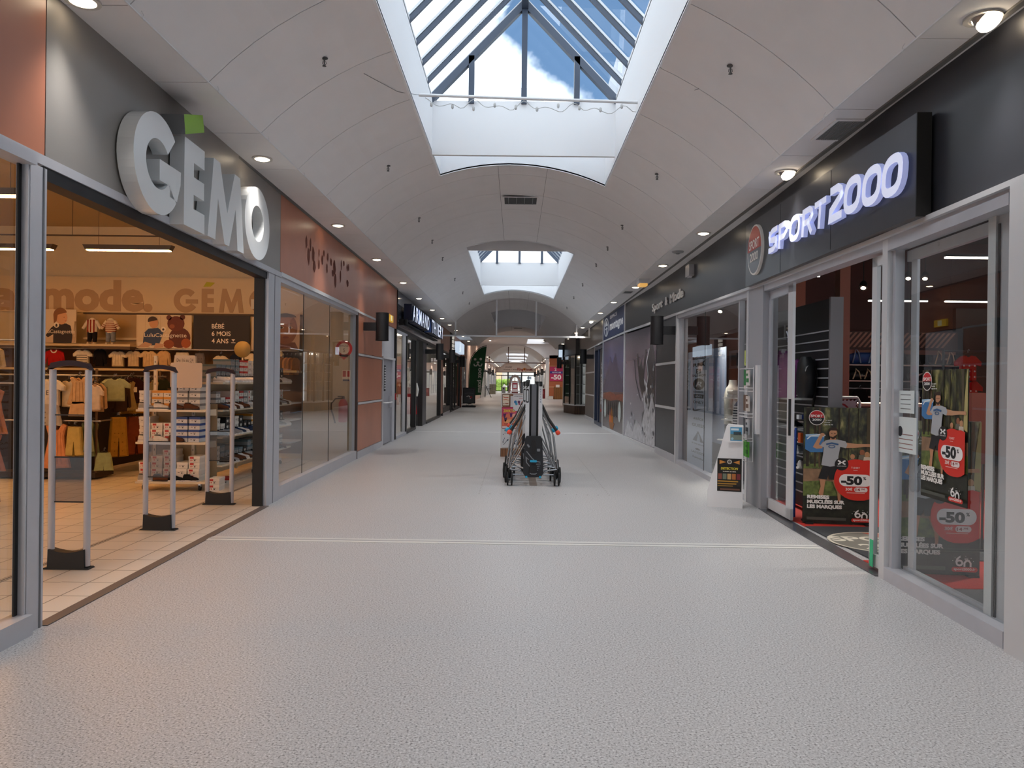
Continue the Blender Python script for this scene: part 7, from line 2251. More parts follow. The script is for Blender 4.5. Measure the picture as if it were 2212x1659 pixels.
# ---- free-standing white leaflet display in front of the window
t = Thing('leaflet_stand', 'white tapered leaflet stand with a black DETECTION poster, outside the sport window', 'display stand', (2.56, 9.25, 0))
f = Fr((2.36, 9.32, 0), (math.cos(-.28), math.sin(-.28), 0), (0, 0, 1))
prof = [(0, 0), (.415, 0), (.415, .995), (.24, 1.01), (.215, .98), (.12, .62), (.015, .26), (0, .20)]
t.part('panel', MB().prism(f, prof, -.30, 0, m_white))
mb = MB().rect(f, .115, .40, .20, .60, .003, C('17130f'))
mb.poly(f, [(.14, .58), (.22, .555), (.14, .53)], .004, C('c9853a')).poly(f, [(.375, .58), (.30, .555), (.375, .53)], .004, C('c9853a'))
mb.disc(f, .257, .56, .028, .004, C('c9c4bb'), n=14).disc(f, .257, .56, .018, .005, C('6a625a'), n=12)
mb.text(f, .257, .465, .028, 'DETECTION', C('d9c437'), c=.004, align='c', w=.20, bold=.04, shear=.1)
mb.text(f, .257, .435, .013, 'LUNDI 25 MAI', C('dcd6cc'), c=.004, align='c', w=.15, bold=.03)
for k, cc_ in enumerate(('8a4a3a', '6f7a6a', 'c29a62', 'b06a35', '7a2c34')):
    mb.rect(f, .125 + k * .054, .170 + k * .054, .345, .415, .004, C(cc_))
mb.rect(f, .12, .36, .315, .330, .004, C('b98a30')).rect(f, .12, .34, .285, .300, .004, C('a97d2c')).rect(f, .12, .30, .26, .272, .004, C('8c6a2a'))
mb.rect(f, .345, .385, .265, .325, .004, C('2a2420')).rect(f, .15, .38, .215, .235, .004, C('6d4a3a'))
t.part('poster', mb)
lb = t.part('leaflet_holder', MB().box(f, .255, .405, .80, .99, 0, .035, C('e4e8ea')))
mb = MB().rect(f, .262, .398, .82, .985, .036, C('4f9ac4')).rect(f, .262, .398, .83, .90, .037, C('7a8a80')).rect(f, .27, .36, .945, .97, .037, C('dfeef4')).disc(f, .285, .845, .016, .038, C('9cc8dc'), n=12).rect(f, .30, .39, .89, .93, .037, C('3a4a50'))
t.part('leaflet', mb)

# wire leaflet rack on the grey post
t = Thing('leaflet_rack', 'white wire leaflet rack hanging on the grey post of the sport shop', 'rack', (2.9, 9.5, .6))
f = RF(9.2, 9.9).at(0, 0, .06)
mb = MB()
for y in (-9.72, -9.36):
    mb.tube([f(y, .55, 0), f(y, 1.72, 0)], .006, m_white, 6)
for z in (.55, .80, .84, 1.1, 1.14, 1.42, 1.46, 1.70):
    mb.tube([f(-9.72, z, 0), f(-9.72, z, .07), f(-9.36, z, .07), f(-9.36, z, 0)], .004, m_white, 5)
mb.box(f, -9.30, -9.22, .9, 1.74, -.04, 0.0, m_white)
t.part('frame', mb)
for k, (z, c1, c2, lab) in enumerate(((.60, '5fc43a', '3f8f28', 'bright green leaflet in the lowest pocket'), (.88, 'b8bcc0', '4a4f55', 'grey photo leaflets in the second pocket'), (1.17, 'cfc9c2', '6d5547', 'white leaflets with food photos in the third pocket'), (1.49, 'd8d4d0', '2f7a44', 'white and green leaflets in the top pocket'))):
    mb = MB().box(f, -9.68, -9.55, z, z + .20, .015, .03, C(c2)).box(f, -9.53, -9.40, z, z + .19, .03, .045, C(c1))
    mb.rect(f, -9.52, -9.41, z + .04, z + .09, .0455, C(c2)).rect(f, -9.52, -9.45, z + .12, z + .15, .0455, C(c2))
    tag(obj('leaflet', mb, origin=f(-9.5, z, 0)), lab + ' of the wire rack', 'leaflet', 'leaflets in the wire rack')
# ============================================================ MIDDLE OF THE MALL
# folded hire strollers parked nose to tail
def stroller(cap):
    t = Thing('hire_stroller', 'x', 'stroller', (0, 0, 0), 'folded hire strollers parked in a row')
    m_bar = M('stroller_white_bar', 'cdcfd2', .35, .1)
    m_tube = M('stroller_tube', 'a9adb2', .25, .8)
    m_capc = M('cap_' + cap, cap, .5)
    thick = cap.startswith('d8')
    for s in (-1, 1):
        mb = MB().bbox(XY(0, 0), s * .095 - .028, s * .095 + .028, .30, 1.50, -.03, .03, m_bar, .012)
        mb.bbox(XY(0, 0), s * .095 - .024, s * .095 + .024, 1.44, 1.51, -.035, .04, m_black, .01)
        if s < 0:
            mb.ring(XY(0, 0), rrect(-.115, -.075, 1.20, 1.40, .012), rrect(-.106, -.084, 1.22, 1.38, .008), .030, .033, m_black)
            mb.stroke(XY(0, 0), [(-.112, 1.41), (-.09, 1.45), (-.10, 1.43)], .012, .031, .033, m_black)
        c = t.part('column', mb)
        mb = MB()
        word = 'ACTIVE'
        for i, ch in enumerate(word):
            mb.text(XY(0, 0), s * .095, 1.385 - i * .036 if s > 0 else 1.16 - i * .03, .022, ch, C('4a5a78'), c=.0335, align='c', bold=.02)
        if s > 0:
            t.part('lettering', mb)
    mb = MB().bbox(XY(0, 0), -.035, .035, .35, 1.47, .0, .02, M('stroller_grey_core', '6c6e74', .4, .4), .01)
    mb.bbox(XY(0, 0), -.065, .065, .35, 1.46, -.03, -.005, m_black, .01)
    t.part('spine', mb)
    # foot plate
    f = XY(0, -.05)
    mb = MB().prism(f, [(-.10, .72), (.10, .72), (.125, .68), (.145, .30), (.145, .18), (.11, .125), (-.11, .125), (-.145, .18), (-.145, .30), (-.125, .68)], -.01, .045, M('foot_plate_black', '1b1d22', .5))
    fp = Sub(t, t.part('foot_plate', mb))
    mb = MB()
    gy = M('plate_relief_grey', '7d8085', .5)
    mb.stroke(f, [(-.10, .50), (-.02, .40), (.03, .36), (.10, .345)], .012, .045, .05, gy)
    mb.stroke(f, [(-.05, .28), (-.10, .34), (-.105, .42), (-.07, .38)], .012, .045, .05, gy)
    for k in range(4):
        mb.stroke(f, [(.04, .315 - k * .03), (.105 - k * .012, .32 - k * .03)], .010, .045, .05, gy)
    mb.bbox(f, .05, .095, .50, .54, .045, .052, gy, .008); mb.stroke(f, [(-.09, .60), (-.06, .56)], .025, .045, .05, gy)
    mb.bbox(f, -.03, .03, .46, .66, .045, .06, m_black, .015)
    mb.bbox(f, -.055, .055, .16, .30, .045, .065, m_black, .02); mb.stroke(f, [(-.05, .19), (-.03, .175), (.03, .175), (.05, .19)], .012, .06, .068, gy)
    fp.part('relief', mb)
    mb = MB()
    mb.bbox(f, -.05, .05, .345, .375, .045, .075, M('cap_18a0d0', '1f9ec8', .45), .012)
    mb.bbox(f, -.115, -.085, .115, .145, .0, .05, M('cap_18a0d0'), .005).bbox(f, .085, .115, .115, .145, .0, .05, M('cap_18a0d0'), .005)
    for q in split_pieces(mb):
        fp.part('release_tab', q, label='bright blue release tab')
    for s in (-1, 1):
        mb = MB().tube([(s * .12, .02, 1.17), (s * .22, -.02, .96), (s * .345, -.05, .78)], [.019, .020, .023] if thick else [.009, .009, .010], m_black if thick else m_tube, 10)
        t.part('handle', mb)
        mb = MB().lathe((s * .335, -.05, .80), (s * .5, -.1, -.85), [(.026, 0), (.034, .02), (.034, .05), (.018, .065)], m_capc, 12)
        t.part('handle_cap', mb, label='coloured handle end cap')
        mb = MB()
        mb.tube([(s * .12, .03, 1.10), (s * .30, .03, .70), (s * .36, .06, .24)], .010, m_tube, 8)
        mb.tube([(s * .12, .05, 1.02), (s * .24, .10, .60), (s * .34, .14, .24)], .009, m_tube, 8)
        mb.tube([(s * .12, .0, .62), (s * .335, -.06, .235)], .010, m_tube, 8)
        mb.tube([(s * .34, -.06, .235), (s * .22, -.05, .225), (s * .12, -.02, .17)], .013, m_tube, 8)
        mb.tube([(s * .34, .16, .235), (s * .22, .2, .25), (s * .10, .1, .22)], .013, m_tube, 8)
        mb.lathe((s * .238, .04, .86), (s * .4, 0, -.9), [(.014, 0), (.014, .03)], m_chrome, 8)
        t.part('tube_frame', mb)
        mb = MB(); hb = MB()
        for w in (-.030, .030):
            mb.lathe((s * .34 + w - .012, -.06, .098), (1, 0, 0), [(.05, .0), (.090, .002), (.097, .008), (.097, .018), (.090, .024), (.05, .026)], M('tyre_black', '17181b', .8), 20)
            hb.lathe((s * .34 + w - .014, -.06, .098), (1, 0, 0), [(0, 0), (.052, 0), (.052, .03), (0, .03)], M('hub_dark', '3a3c42', .5), 14)
        hb.lathe((s * .34 - .035, -.06, .098), (1, 0, 0), [(.012, 0), (.012, .07)], m_steel, 8)
        Sub(t, t.part('front_wheel', mb)).part('hub', hb)
        t.part('fork', MB().tube([(s * .34, -.06, .10), (s * .34, -.06, .235)], [.014, .022], m_black, 8))
        mb = MB()
        mb.lathe((s * .40 - .02, .27, .12), (1, 0, 0), [(.06, 0), (.112, .004), (.12, .012), (.12, .028), (.112, .036), (.06, .04)], M('tyre_black'), 24)
        mb.lathe((s * .40 - .022, .27, .12), (1, 0, 0), [(0, 0), (.03, 0), (.03, .044), (0, .044)], M('hub_dark'), 12)
        for a in range(5):
            an = 2 * math.pi * a / 5
            mb.tube([(s * .40, .27, .12), (s * .40, .27 + .1 * math.cos(an), .12 + .1 * math.sin(an))], .008, M('hub_dark'), 6)
        t.part('rear_wheel', mb)
    t.part('axle', MB().tube([(-.40, .27, .12), (.40, .27, .12)], .010, m_tube, 8))
    t.part('fabric', MB().prism(XY(0, .12), [(-.09, .25), (.09, .25), (.075, 1.1), (-.075, 1.1)], -.12, 0, cloth('1f2126')))
    return t.o
st = stroller('d8432a')
st2 = stroller('1f9ec8')
SX, SY = .262, 11.06
st.location = (SX, SY, 0); st['label'] = 'nearest folded hire stroller with black foot plate and orange handle caps'
for k, (src, dx, dy, lab) in enumerate(((st2, -.035, .55, 'second folded hire stroller in the row, with blue handle caps'), (st2, .03, 1.10, 'third folded hire stroller in the row'), (st, -.02, 1.65, 'last folded hire stroller at the back of the row'))):
    if k == 0:
        o = st2; o.location = (SX + dx, SY + dy, 0); o['label'] = lab
    else:
        copy_tree(src, (SX + dx, SY + dy, 0), 0, lab)
struct('trim_22', MB().box(G(), SX - .05, SX + .06, 11.0, 13.6, 0, .004, M('dock_rail_brown', '8d8580', .5)))

# poster kiosk
t = Thing('poster_kiosk', 'waist high wood based notice kiosk covered with posters behind the strollers', 'notice stand', (0, 15.2, 0))
t.part('body', MB().box(XY(0, 15.5), -.30, .40, .17, 1.27, 0, .30, C('d8d8da')))
mb = MB().box(XY(0, 15.5), -.30, .40, 0, .17, 0, .30, m_wood)
for k in range(7):
    mb.box(XY(0, 15.2), -.30 + k * .10, -.292 + k * .10, 0, .17, 0, .003, m_wooddark)
t.part('plinth', mb, label='slatted wooden plinth')
t.part('face', MB().box(XY(0, 15.2), -.27, .40, .18, 1.26, 0, .006, m_wood))
f = XY(0, 15.19)
mb = MB().rect(f, -.275, -.125, 1.02, 1.25, .001, C('5a3b2a')).rect(f, -.265, -.135, 1.03, 1.24, .002, C('dfd3c2'))
mb.stroke(f, [(-.255, 1.20), (-.22, 1.185), (-.15, 1.19)], .014, .003, .003, C('b8452f')).stroke(f, [(-.255, 1.14), (-.20, 1.15), (-.145, 1.13)], .012, .003, .003, C('c46a4a'))
mb.disc(f, -.24, 1.06, .012, .003, C('4a3530'), n=10).rect(f, -.215, -.15, 1.055, 1.075, .003, C('8a4a3a'))
t.part('poster', mb)
mb = MB().rect(f, -.11, -.05, .99, 1.22, .001, C('c9ccd2')).rect(f, -.055, .20, .92, 1.25, .004, C('d5d8de'))
mb.text(f, -.04, 1.205, .022, 'CONCOURS', C('4a4d58'), c=.005, w=.17, bold=.02).rect(f, .06, .16, 1.17, 1.18, .005, C('b8586a'))
for x, z, r, c_ in ((-.01, 1.10, .03, '2f7ab8'), (.01, 1.06, .025, '3fa0c8'), (.06, 1.10, .028, '6a3a6a'), (.07, 1.06, .022, '9a5a78'), (.16, 1.08, .055, 'd0542e')):
    mb.disc(f, x, z, r, .0055, C(c_), n=14)
mb.rect(f, .155, .195, 1.02, 1.16, .006, C('c23a28'))
t.part('poster', mb)
mb = MB().rect(f, -.28, .02, .57, 1.00, .0012, C('8a2438')).rect(f, -.27, .01, .62, .985, .002, C('c2466e'))
mb.poly(f, [(-.27, .80), (-.13, .88), (.01, .82), (.01, .62), (-.27, .62)], .0025, C('d8745a'))
mb.text(f, -.25, .895, .055, 'ZAVATTA', C('e3c33a'), c=.004, w=.24, bold=.05, shear=.05)
for x, z, c_ in ((-.22, .84, '4a2a5a'), (-.09, .85, '5a2a6a'), (-.20, .76, '3a2a55'), (-.04, .84, 'e6b0a0')):
    mb.poly(f, [(x - .02, z - .06), (x + .01, z - .05), (x + .03, z + .03), (x - .01, z + .02), (x - .035, z + .03)], .003, C(c_))
mb.poly(f, arc(-.13, .70, .10, 0, 360, 20, .05), .003, C('e0a070')); mb.text(f, -.13, .645, .03, 'CIRQUE', C('a8323a'), c=.004, align='c', w=.2, bold=.04)
mb.rect(f, -.27, .01, .575, .615, .003, C('e2c9cc'))
t.part('poster', mb)
mb = MB().rect(f, -.285, .05, .185, .56, .0012, C('cdd3da'))
random.seed(5)
for k in range(24):
    x = -.26 + random.random() * .28; z = .21 + random.random() * .31
    w_1 = .008 + random.random() * .02; h_1 = .008 + random.random() * .035
    mb.rect(f, x, x + w_1, z, z + h_1, .002, C(random.choice(('3f4a6a', '5a6a8a', '6b7078', '39424f'))))
mb.stroke(f, [(-.24, .24), (-.14, .36)], .01, .003, .003, C('3a4252'))
t.part('poster', mb)
t = Thing('notice_sign', 'small red and white notice on a thin post above the poster kiosk', 'sign', (-.03, 15.35, 1.27))
mb = MB().box(XY(-.03, 15.35), -.06, .07, 1.27, 1.50, 0, .012, C('d6cdd0')).rect(XY(-.03, 15.35), -.045, .055, 1.36, 1.48, .013, C('a83242')).rect(XY(-.03, 15.35), -.03, .04, 1.38, 1.45, .014, C('e0dde2')).rect(XY(-.03, 15.35), -.06, .07, 1.27, 1.30, .013, C('6a2a2a'))
mb.poly(XY(-.03, 15.35), arc(.0, 1.50, .065, 0, 180, 10, .02), .006, C('9a5a3a'))
t.part('panel', mb)
t = Thing('waste_bin', 'dark grey bin with a rounded top behind the strollers', 'bin', (.14, 15.45, 1.27))
t.part('body', MB().box(XY(.16, 15.42), -.07, .09, 1.27, 1.48, -.1, .02, C('55585f')).box(XY(.16, 15.42), -.075, .095, 1.48, 1.50, -.1, .03, C('3a3c42')))

# ============================================================ RIGHT MURALS AND DOOR
def grad_mat(name, stops, axis=2, lo=0.0, hi=2.8, noise=0.25, nscale=2.5):
    mt = bpy.data.materials.new(name); MATS[name] = mt
    mt.use_nodes = True
    n = mt.node_tree; p = n.nodes['Principled BSDF']
    t = n.nodes.new('ShaderNodeTexCoord'); sx = n.nodes.new('ShaderNodeSeparateXYZ')
    mr = n.nodes.new('ShaderNodeMapRange'); mr.inputs[1].default_value = lo; mr.inputs[2].default_value = hi
    no = n.nodes.new('ShaderNodeTexNoise'); no.inputs['Scale'].default_value = nscale; no.inputs['Detail'].default_value = 7
    ad_ = n.nodes.new('ShaderNodeMath'); ad_.operation = 'MULTIPLY_ADD'; ad_.inputs[1].default_value = noise; ad_.inputs[2].default_value = -noise / 2
    ad2 = n.nodes.new('ShaderNodeMath'); ad2.operation = 'ADD'
    r = n.nodes.new('ShaderNodeValToRGB')
    while len(r.color_ramp.elements) < len(stops): r.color_ramp.elements.new(.5)
    for e, (ps, c) in zip(r.color_ramp.elements, stops):
        e.position = ps; e.color = (*lin(c), 1)
    n.links.new(t.outputs['Object'], sx.inputs[0]); n.links.new(sx.outputs[axis], mr.inputs[0]); n.links.new(t.outputs['Object'], no.inputs['Vector'])
    n.links.new(no.outputs['Fac'], ad_.inputs[0]); n.links.new(ad_.outputs[0], ad2.inputs[0]); n.links.new(mr.outputs[0], ad2.inputs[1])
    n.links.new(ad2.outputs[0], r.inputs['Fac']); n.links.new(r.outputs['Color'], p.inputs['Base Color'])
    p.inputs['Roughness'].default_value = .25
    return mt
t = Thing('wall_mural', 'tall photo mural of a skier jumping in spraying snow under a purple sky', 'mural', (RX(18.6), 18.6, 0))
f = RF(16.6, 20.7)
m_ski = grad_mat('printed_ski_sky', [(0, '96939a'), (.35, '8f8c96'), (.6, '8d7f8b'), (.8, '6a5a66'), (1, '4c4653')], noise=.12)
t.part('sheet', wbox(MB(), 'R', 16.56, 20.70, .08, 2.79, -.05, 0, m_ski, za=.08, zb=2.83))
mb = MB()
rk = M('printed_rock', '3c3a3f', .3, var=.5, vscale=5); sn = M('printed_snow', 'b5b5ba', .3, var=.35, vscale=9)
mb.poly(f, [(-16.6, .1), (-16.6, 2.0), (-17.1, 2.6), (-17.6, 1.9), (-17.5, 1.2), (-18.1, .7), (-18.3, .1)], .001, rk)
mb.poly(f, [(-16.6, .1), (-16.6, .9), (-17.0, 1.3), (-17.3, .9), (-17.7, 1.0), (-18.2, .45), (-18.9, .6), (-19.4, .25), (-20.1, .55), (-20.6, .1)], .002, sn)
mb.poly(f, [(-17.3, 1.0), (-17.6, 1.5), (-18.1, 1.7), (-18.4, 1.45), (-18.0, 1.2), (-17.8, .8)], .003, sn)
for pts in ([(-18.3, 2.05), (-18.6, 1.85), (-18.5, 1.5), (-18.1, 1.2), (-17.8, 1.35), (-18.0, 1.75)], [(-18.9, 2.2), (-18.75, 2.25), (-18.45, 1.75), (-18.6, 1.7)], [(-17.75, 2.3), (-17.6, 2.3), (-17.95, 1.6), (-18.15, 1.65)], [(-17.9, 1.4), (-17.6, .95), (-17.45, 1.05), (-17.75, 1.5)]):
    mb.poly(f, pts, .004, rk)
mb.stroke(f, [(-19.2, 2.1), (-19.0, 1.6), (-18.3, 1.1)], .05, .005, .005, C('2c2a30')); mb.stroke(f, [(-17.3, 2.3), (-17.6, 2.0), (-17.4, 1.7), (-17.8, 1.1)], .06, .005, .005, C('c9c9ce'))
random.seed(8)
for k in range(46):
    a = random.random(); y = -16.7 - 3.3 * a ** 1.4; z = .15 + 1.9 * random.random() * (1 - a * .6)
    r = .02 + .05 * random.random()
    mb.poly(f, [(y + r * 1.6 * math.cos(q), z + r * math.sin(q)) for q in (.2, 1.6, 2.7, 4.1, 5.3)], .006, C(random.choice(('c4c4c8', 'a2a2a8', '55545a'))))
t.part('print', mb)
t = Thing('wall_mural', 'tall photo mural of a campfire with surfboards at night below the blue sign', 'mural', (RX(23), 23, 0))
f = RF(20.8, 25.4)
m_camp = grad_mat('printed_camp_sky', [(0, '5f5558'), (.16, '3a2c2c'), (.30, '231d22'), (.40, '70362c'), (.46, '3a2c40'), (.62, '454a6e'), (.8, '4f5684'), (1, '3c3f60')], noise=.10, nscale=3)
t.part('sheet', wbox(MB(), 'R', 20.82, 25.38, .08, 2.84, -.05, 0, m_camp))
mb = MB()
mb.poly(f, [(-25.3, 1.3), (-24.4, 1.9), (-23.7, 2.35), (-23.2, 2.1), (-22.5, 2.4), (-21.9, 1.9), (-20.9, 1.4), (-20.9, 1.25), (-25.3, 1.2)], .001, M('printed_mountain', '4a4560', .3, var=.35, vscale=4))
mb.poly(f, [(-25.3, 1.14), (-23.6, 1.24), (-22.4, 1.16), (-20.9, 1.2), (-20.9, .98), (-22.0, 1.02), (-23.5, .95), (-25.3, 1.0)], .002, M('printed_ember', '7c3824', .3, var=.8, vscale=9))
mb.poly(f, [(-25.3, .98), (-20.9, 1.0), (-20.9, .85), (-25.3, .8)], .0015, M('printed_night', '1d181c', .3, var=.4, vscale=8))
mb.poly(f, [(-25.3, .85), (-20.9, .9), (-20.9, .55), (-25.3, .5)], .003, M('printed_night', '1d181c', .3, var=.4, vscale=8))
for y in (-24.75, -21.6):
    mb.poly(f, arc(y, .68, .26, 0, 360, 18, .30), .004, M('printed_board', 'b9c4c2', .3, var=.15, vscale=6))
for y, w, h, c_ in ((-23.3, .9, .45, 'b5552a'), (-23.1, .5, .55, 'd98a35'), (-23.2, .28, .42, 'f0c560')):
    mb.poly(f, [(y - w / 2, .30), (y + w / 2, .30), (y + w * .35, .30 + h * .6), (y + w * .08, .30 + h), (y - w * .12, .30 + h * .65), (y - w * .35, .30 + h * .85)], .005, C(c_))
for k in range(5):
    x = -24.0 + k * .42
    mb.poly(f, [(x, .5), (x + .16, .5), (x + .18, .8), (x + .08, .95), (x - .02, .8)], .0055, C('141115'))
mb.poly(f, [(-23.8, .3), (-22.6, .3), (-22.9, .1), (-23.5, .1)], .005, C('8a5a30'))
t.part('print', mb)

t = Thing('door_6', structure=True, loc=(RX(27), 27, 0))
m_navyd = M('navy_door', '28324a', .35)
mb = MB()
for y in (25.55, 26.9, 28.2):
    wbox(mb, 'R', y - .08, y + .08, 0, 2.80, -.10, .02, m_navyd)
wbox(mb, 'R', 25.5, 28.25, 0, .12, -.10, .02, m_navyd); wbox(mb, 'R', 25.5, 28.25, 2.68, 2.80, -.10, .02, m_navyd)
t.part('frame', mb)
t.part('pane', wbox(MB(), 'R', 26.98, 28.12, .12, 2.68, -.06, -.05, m_glass))
t.part('panel', wbox(MB(), 'R', 25.63, 26.82, .12, 2.68, -.06, -.03, M('dark_taupe_panel')))
f = RF(25.5, 28.2)
mb = MB()
for k, ch in enumerate('LA MONTAGNE'):
    if ch != ' ':
        mb.text(f, -26.2, 2.12 - k * .135, .10, ch, C('d5d7dc'), c=-.028, align='c', w=.34, bold=.03)
for k, ch in enumerate('SKI RANDO'):
    if ch != ' ':
        mb.text(f, -27.5, 1.85 - k * .115, .08, ch, C('a9adb5'), c=-.045, align='c', w=.26, bold=.02)
mb.rect(f, -26.45, -25.95, .50, .60, -.028, C('a83232'))
t.part('lettering', mb)

# far lit signs
t = Thing('shop_sign', 'glowing pale projecting sign box high above the far right glazed bay', 'shop sign', (2.25, 39, 3.0))
f = XY(2.22, 38.4)
t.part('box', MB().box(f, -.08, .35, 2.62, 3.42, -.6, 0, m_black))
t.part('face', MB().box(f, -.09, .10, 2.66, 3.15, 0, .02, M('lit_blue_white', 'cfe0ee', .4, emit=.9, ecol='cfe2f5')).box(f, -.09, .10, 3.15, 3.38, 0, .02, C('6a6f76')))
t = Thing('shop_sign', 'pale lit stacked letters sign on the far left fascia beyond the smoke screen', 'shop sign', (-3.0, 38, 3.2))
f = LF(36.4, 43)
t.part('backing', MB().box(f, 36.4, 38.4, 2.95, 3.8, 0, .04, m_black))
for k, (y, z) in enumerate(((37.0, 3.62), (37.0, 3.42), (37.0, 3.22), (37.0, 3.02))):
    t.part('block', MB().box(f, y - .35, y + .3, z - .07, z + .07, .04, .10, M('lit_cream', 'e5e0d4', .4, emit=.5)))
t.part('face', MB().box(f, 39.0, 42.6, 3.0, 3.55, .0, .25, M('lit_blue_white')))

# Armand Thiery interior
t = Thing('mannequin', 'white mannequin in a white top and long red skirt in the slate shop doorway', 'mannequin', (-3.42, 24.6, 0))
x, y = -3.40, 24.55
def sec2(z, rx, ry, dx=0): return [(x + dx + rx * math.cos(a), y + ry * math.sin(a), z) for a in [2 * math.pi * k / 16 for k in range(16)]]
t.part('body', MB().loft([sec2(.98, .13, .09), sec2(1.10, .11, .08), sec2(1.28, .14, .10), sec2(1.42, .15, .09), sec2(1.48, .09, .07), sec2(1.52, .045, .045), sec2(1.58, .045, .045), sec2(1.62, .065, .08), sec2(1.72, .075, .095), sec2(1.80, .05, .06), sec2(1.82, .01, .01)], M('mannequin_white', 'dcdad8', .35)).tube([(x - .05, y, .45), (x - .05, y, .10), (x - .05, y - .1, .03)], [.05, .035, .03], M('mannequin_white'), 10).tube([(x + .06, y, .45), (x + .06, y, .10), (x + .06, y - .1, .03)], [.05, .035, .03], M('mannequin_white'), 10))
t.part('skirt', MB().loft([sec2(.42, .20, .15), sec2(.60, .19, .14), sec2(.95, .15, .11), sec2(1.12, .115, .085)], cloth('a8141c')))
t.part('top', MB().loft([sec2(1.08, .13, .095), sec2(1.28, .15, .11), sec2(1.43, .165, .10), sec2(1.50, .08, .065)], cloth('d8d6d2')).tube([(x - .15, y, 1.42), (x - .22, y, 1.22), (x - .20, y - .08, 1.0)], [.05, .045, .03], cloth('d8d6d2'), 8).tube([(x + .15, y, 1.42), (x + .21, y, 1.22), (x + .2, y - .06, 1.0)], [.05, .045, .03], cloth('d8d6d2'), 8))
t.part('base', MB().lathe((x, y, 0), (0, 0, 1), [(.18, 0), (.18, .01)], C('c9c7c4'), 20))
for k, (yy, c_, lab) in enumerate(((20.0, 'b4356a', 'magenta stand-in for a reflected banner in the first slate shop window, left one'), (20.7, 'c23a55', 'magenta stand-in for a reflected banner in the first slate shop window, right one'))):
    mb = MB().box(G(), -3.46, -3.45, yy, yy + .6, 1.55, 2.05, C(c_)).box(G(), -3.449, -3.445, yy, yy + .6, 1.80, 1.87, C('3a3f8a'))  # solid sheet stands in for a sale banner mirrored in the glass
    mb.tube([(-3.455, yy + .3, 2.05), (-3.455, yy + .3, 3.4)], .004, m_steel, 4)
    tag(obj('banner_reflection', mb, origin=(-3.45, yy, 1.55)), lab, 'poster', 'banner reflections in the slate shop')
atcols = ['8a3a2a', 'c9c2b8', '2a2c33', 'b0704a', '4a5a6a', 'd5cfc6', '6a2a30', '8d7d6a', '3b3f45', 'bfae98']
for r_, (xr, y0) in enumerate(((-4.4, 20.2), (-4.4, 27.2))):
    t = Thing('clothes_rack', 'chrome clothes rack inside the slate front shop, %s' % ('near window' if r_ == 0 else 'far window'), 'clothes rack', (xr, y0 + .8, 0))
    t.part('frame', MB().tube([(xr, y0, 0), (xr, y0, 1.45), (xr, y0 + 2.2, 1.45), (xr, y0 + 2.2, 0)], .014, m_chrome, 8))
    for k in range(8):
        garment(('dress', 'sweater')[k % 2], Fr((xr, y0 + .2 + .26 * k, .62), (.75, .66, 0), (0, 0, 1)), .42, .78, atcols[(k + r_ * 3) % 10], '%s garment on the slate front shop %s rack, %s from this side' % (('rust', 'ivory', 'charcoal', 'copper', 'slate blue', 'cream', 'wine', 'taupe', 'graphite', 'sand')[(k + r_ * 3) % 10], ('nearer', 'farther')[r_], ordn[k]), 'clothes in the slate front shop', None)
m_shoplamp = M('boutique_lamp', 'fff0dc', .4, emit=9.0, ecol='ffe9d0')
for k, (yy, xx) in enumerate(((21, -5), (24.5, -5), (28, -5), (31, -5), (35, -5), (41, -5), (46, -5))):
    t = Thing('panel_light', 'square ceiling light inside the shops on the left, %s one from the front' % ordn[k], 'ceiling lamp', (xx, yy, 3.2), 'ceiling lights in the left shops')
    zc = 3.38 if yy < 32 else 3.28
    t.part('panel', MB().box(G(), xx - .3, xx + .3, yy - .3, yy + .3, zc - .03, zc, m_shoplamp))

# poster stand and feather flag
def swing_sign(x, y, label):
    t = Thing('poster_stand', label, 'poster stand', (x, y, 0))
    f = XY(x, y)
    mb = MB().ring(f, rrect(-.36, .36, .22, 1.14, .03), rrect(-.31, .31, .27, 1.09, .02), -.02, .03, m_black)
    t.part('frame', mb)
    mb = MB().rect(f, -.32, .32, .26, 1.10, .0, C('3f4143'))
    mb.stroke(f, [(-.15, .62), (-.02, .66), (.12, .55), (.05, .48)], .05, .002, .002, C('c9c6c4')).disc(f, .12, .58, .07, .003, C('8a2a30'), n=12)
    mb.stroke(f, [(-.25, .8), (0, .83), (.25, .8)], .012, .002, .002, C('77797c')).disc(f, .18, .98, .03, .003, C('222222'), n=10)
    t.part('poster', mb)
    mb = MB().bbox(f, -.40, .40, 0, .11, -.25, .2, m_blackmetal, .04)
    t.part('base', mb)
    mb = MB()
    for s in (-.16, .12):
        mb.lathe((x + s, y - .12, .16), (1, 0, 0), [(.045, 0), (.045, .12)], C('c9c9c6'), 10)
    t.parts('roller', mb)
swing_sign(-2.72, 44, 'black framed poster stand on a low black base left of the green flag')
t = Thing('feather_flag', 'tall dark green feather flag reading maxi zoo with a white cat smile mark', 'flag', (-2.6, 50, 0))
f = XY(0, 50)
poly = [(-3.12, .55), (-2.30, .62), (-2.24, 1.4), (-2.12, 2.3), (-1.97, 3.82), (-2.25, 3.75), (-2.52, 3.60), (-2.76, 3.36), (-2.95, 3.05), (-3.06, 2.6), (-3.10, 1.8)]
m_flag = M('flag_green', '1d5a38', .7, var=.15, vscale=1.2)
t.part('cloth', MB().prism(f, poly, -.006, .006, m_flag))
t.part('pole', MB().tube([(-3.14, 50, .05), (-3.13, 50, 1.8), (-3.10, 50, 2.6), (-2.98, 50, 3.08), (-2.78, 50, 3.40), (-2.53, 50, 3.64), (-2.25, 50, 3.80), (-1.96, 50, 3.87)], .022, m_black, 6))
t.part('base', MB().lathe((-3.14, 50, 0), (0, 0, 1), [(.25, 0), (.25, .04), (.04, .08)], m_black, 16))
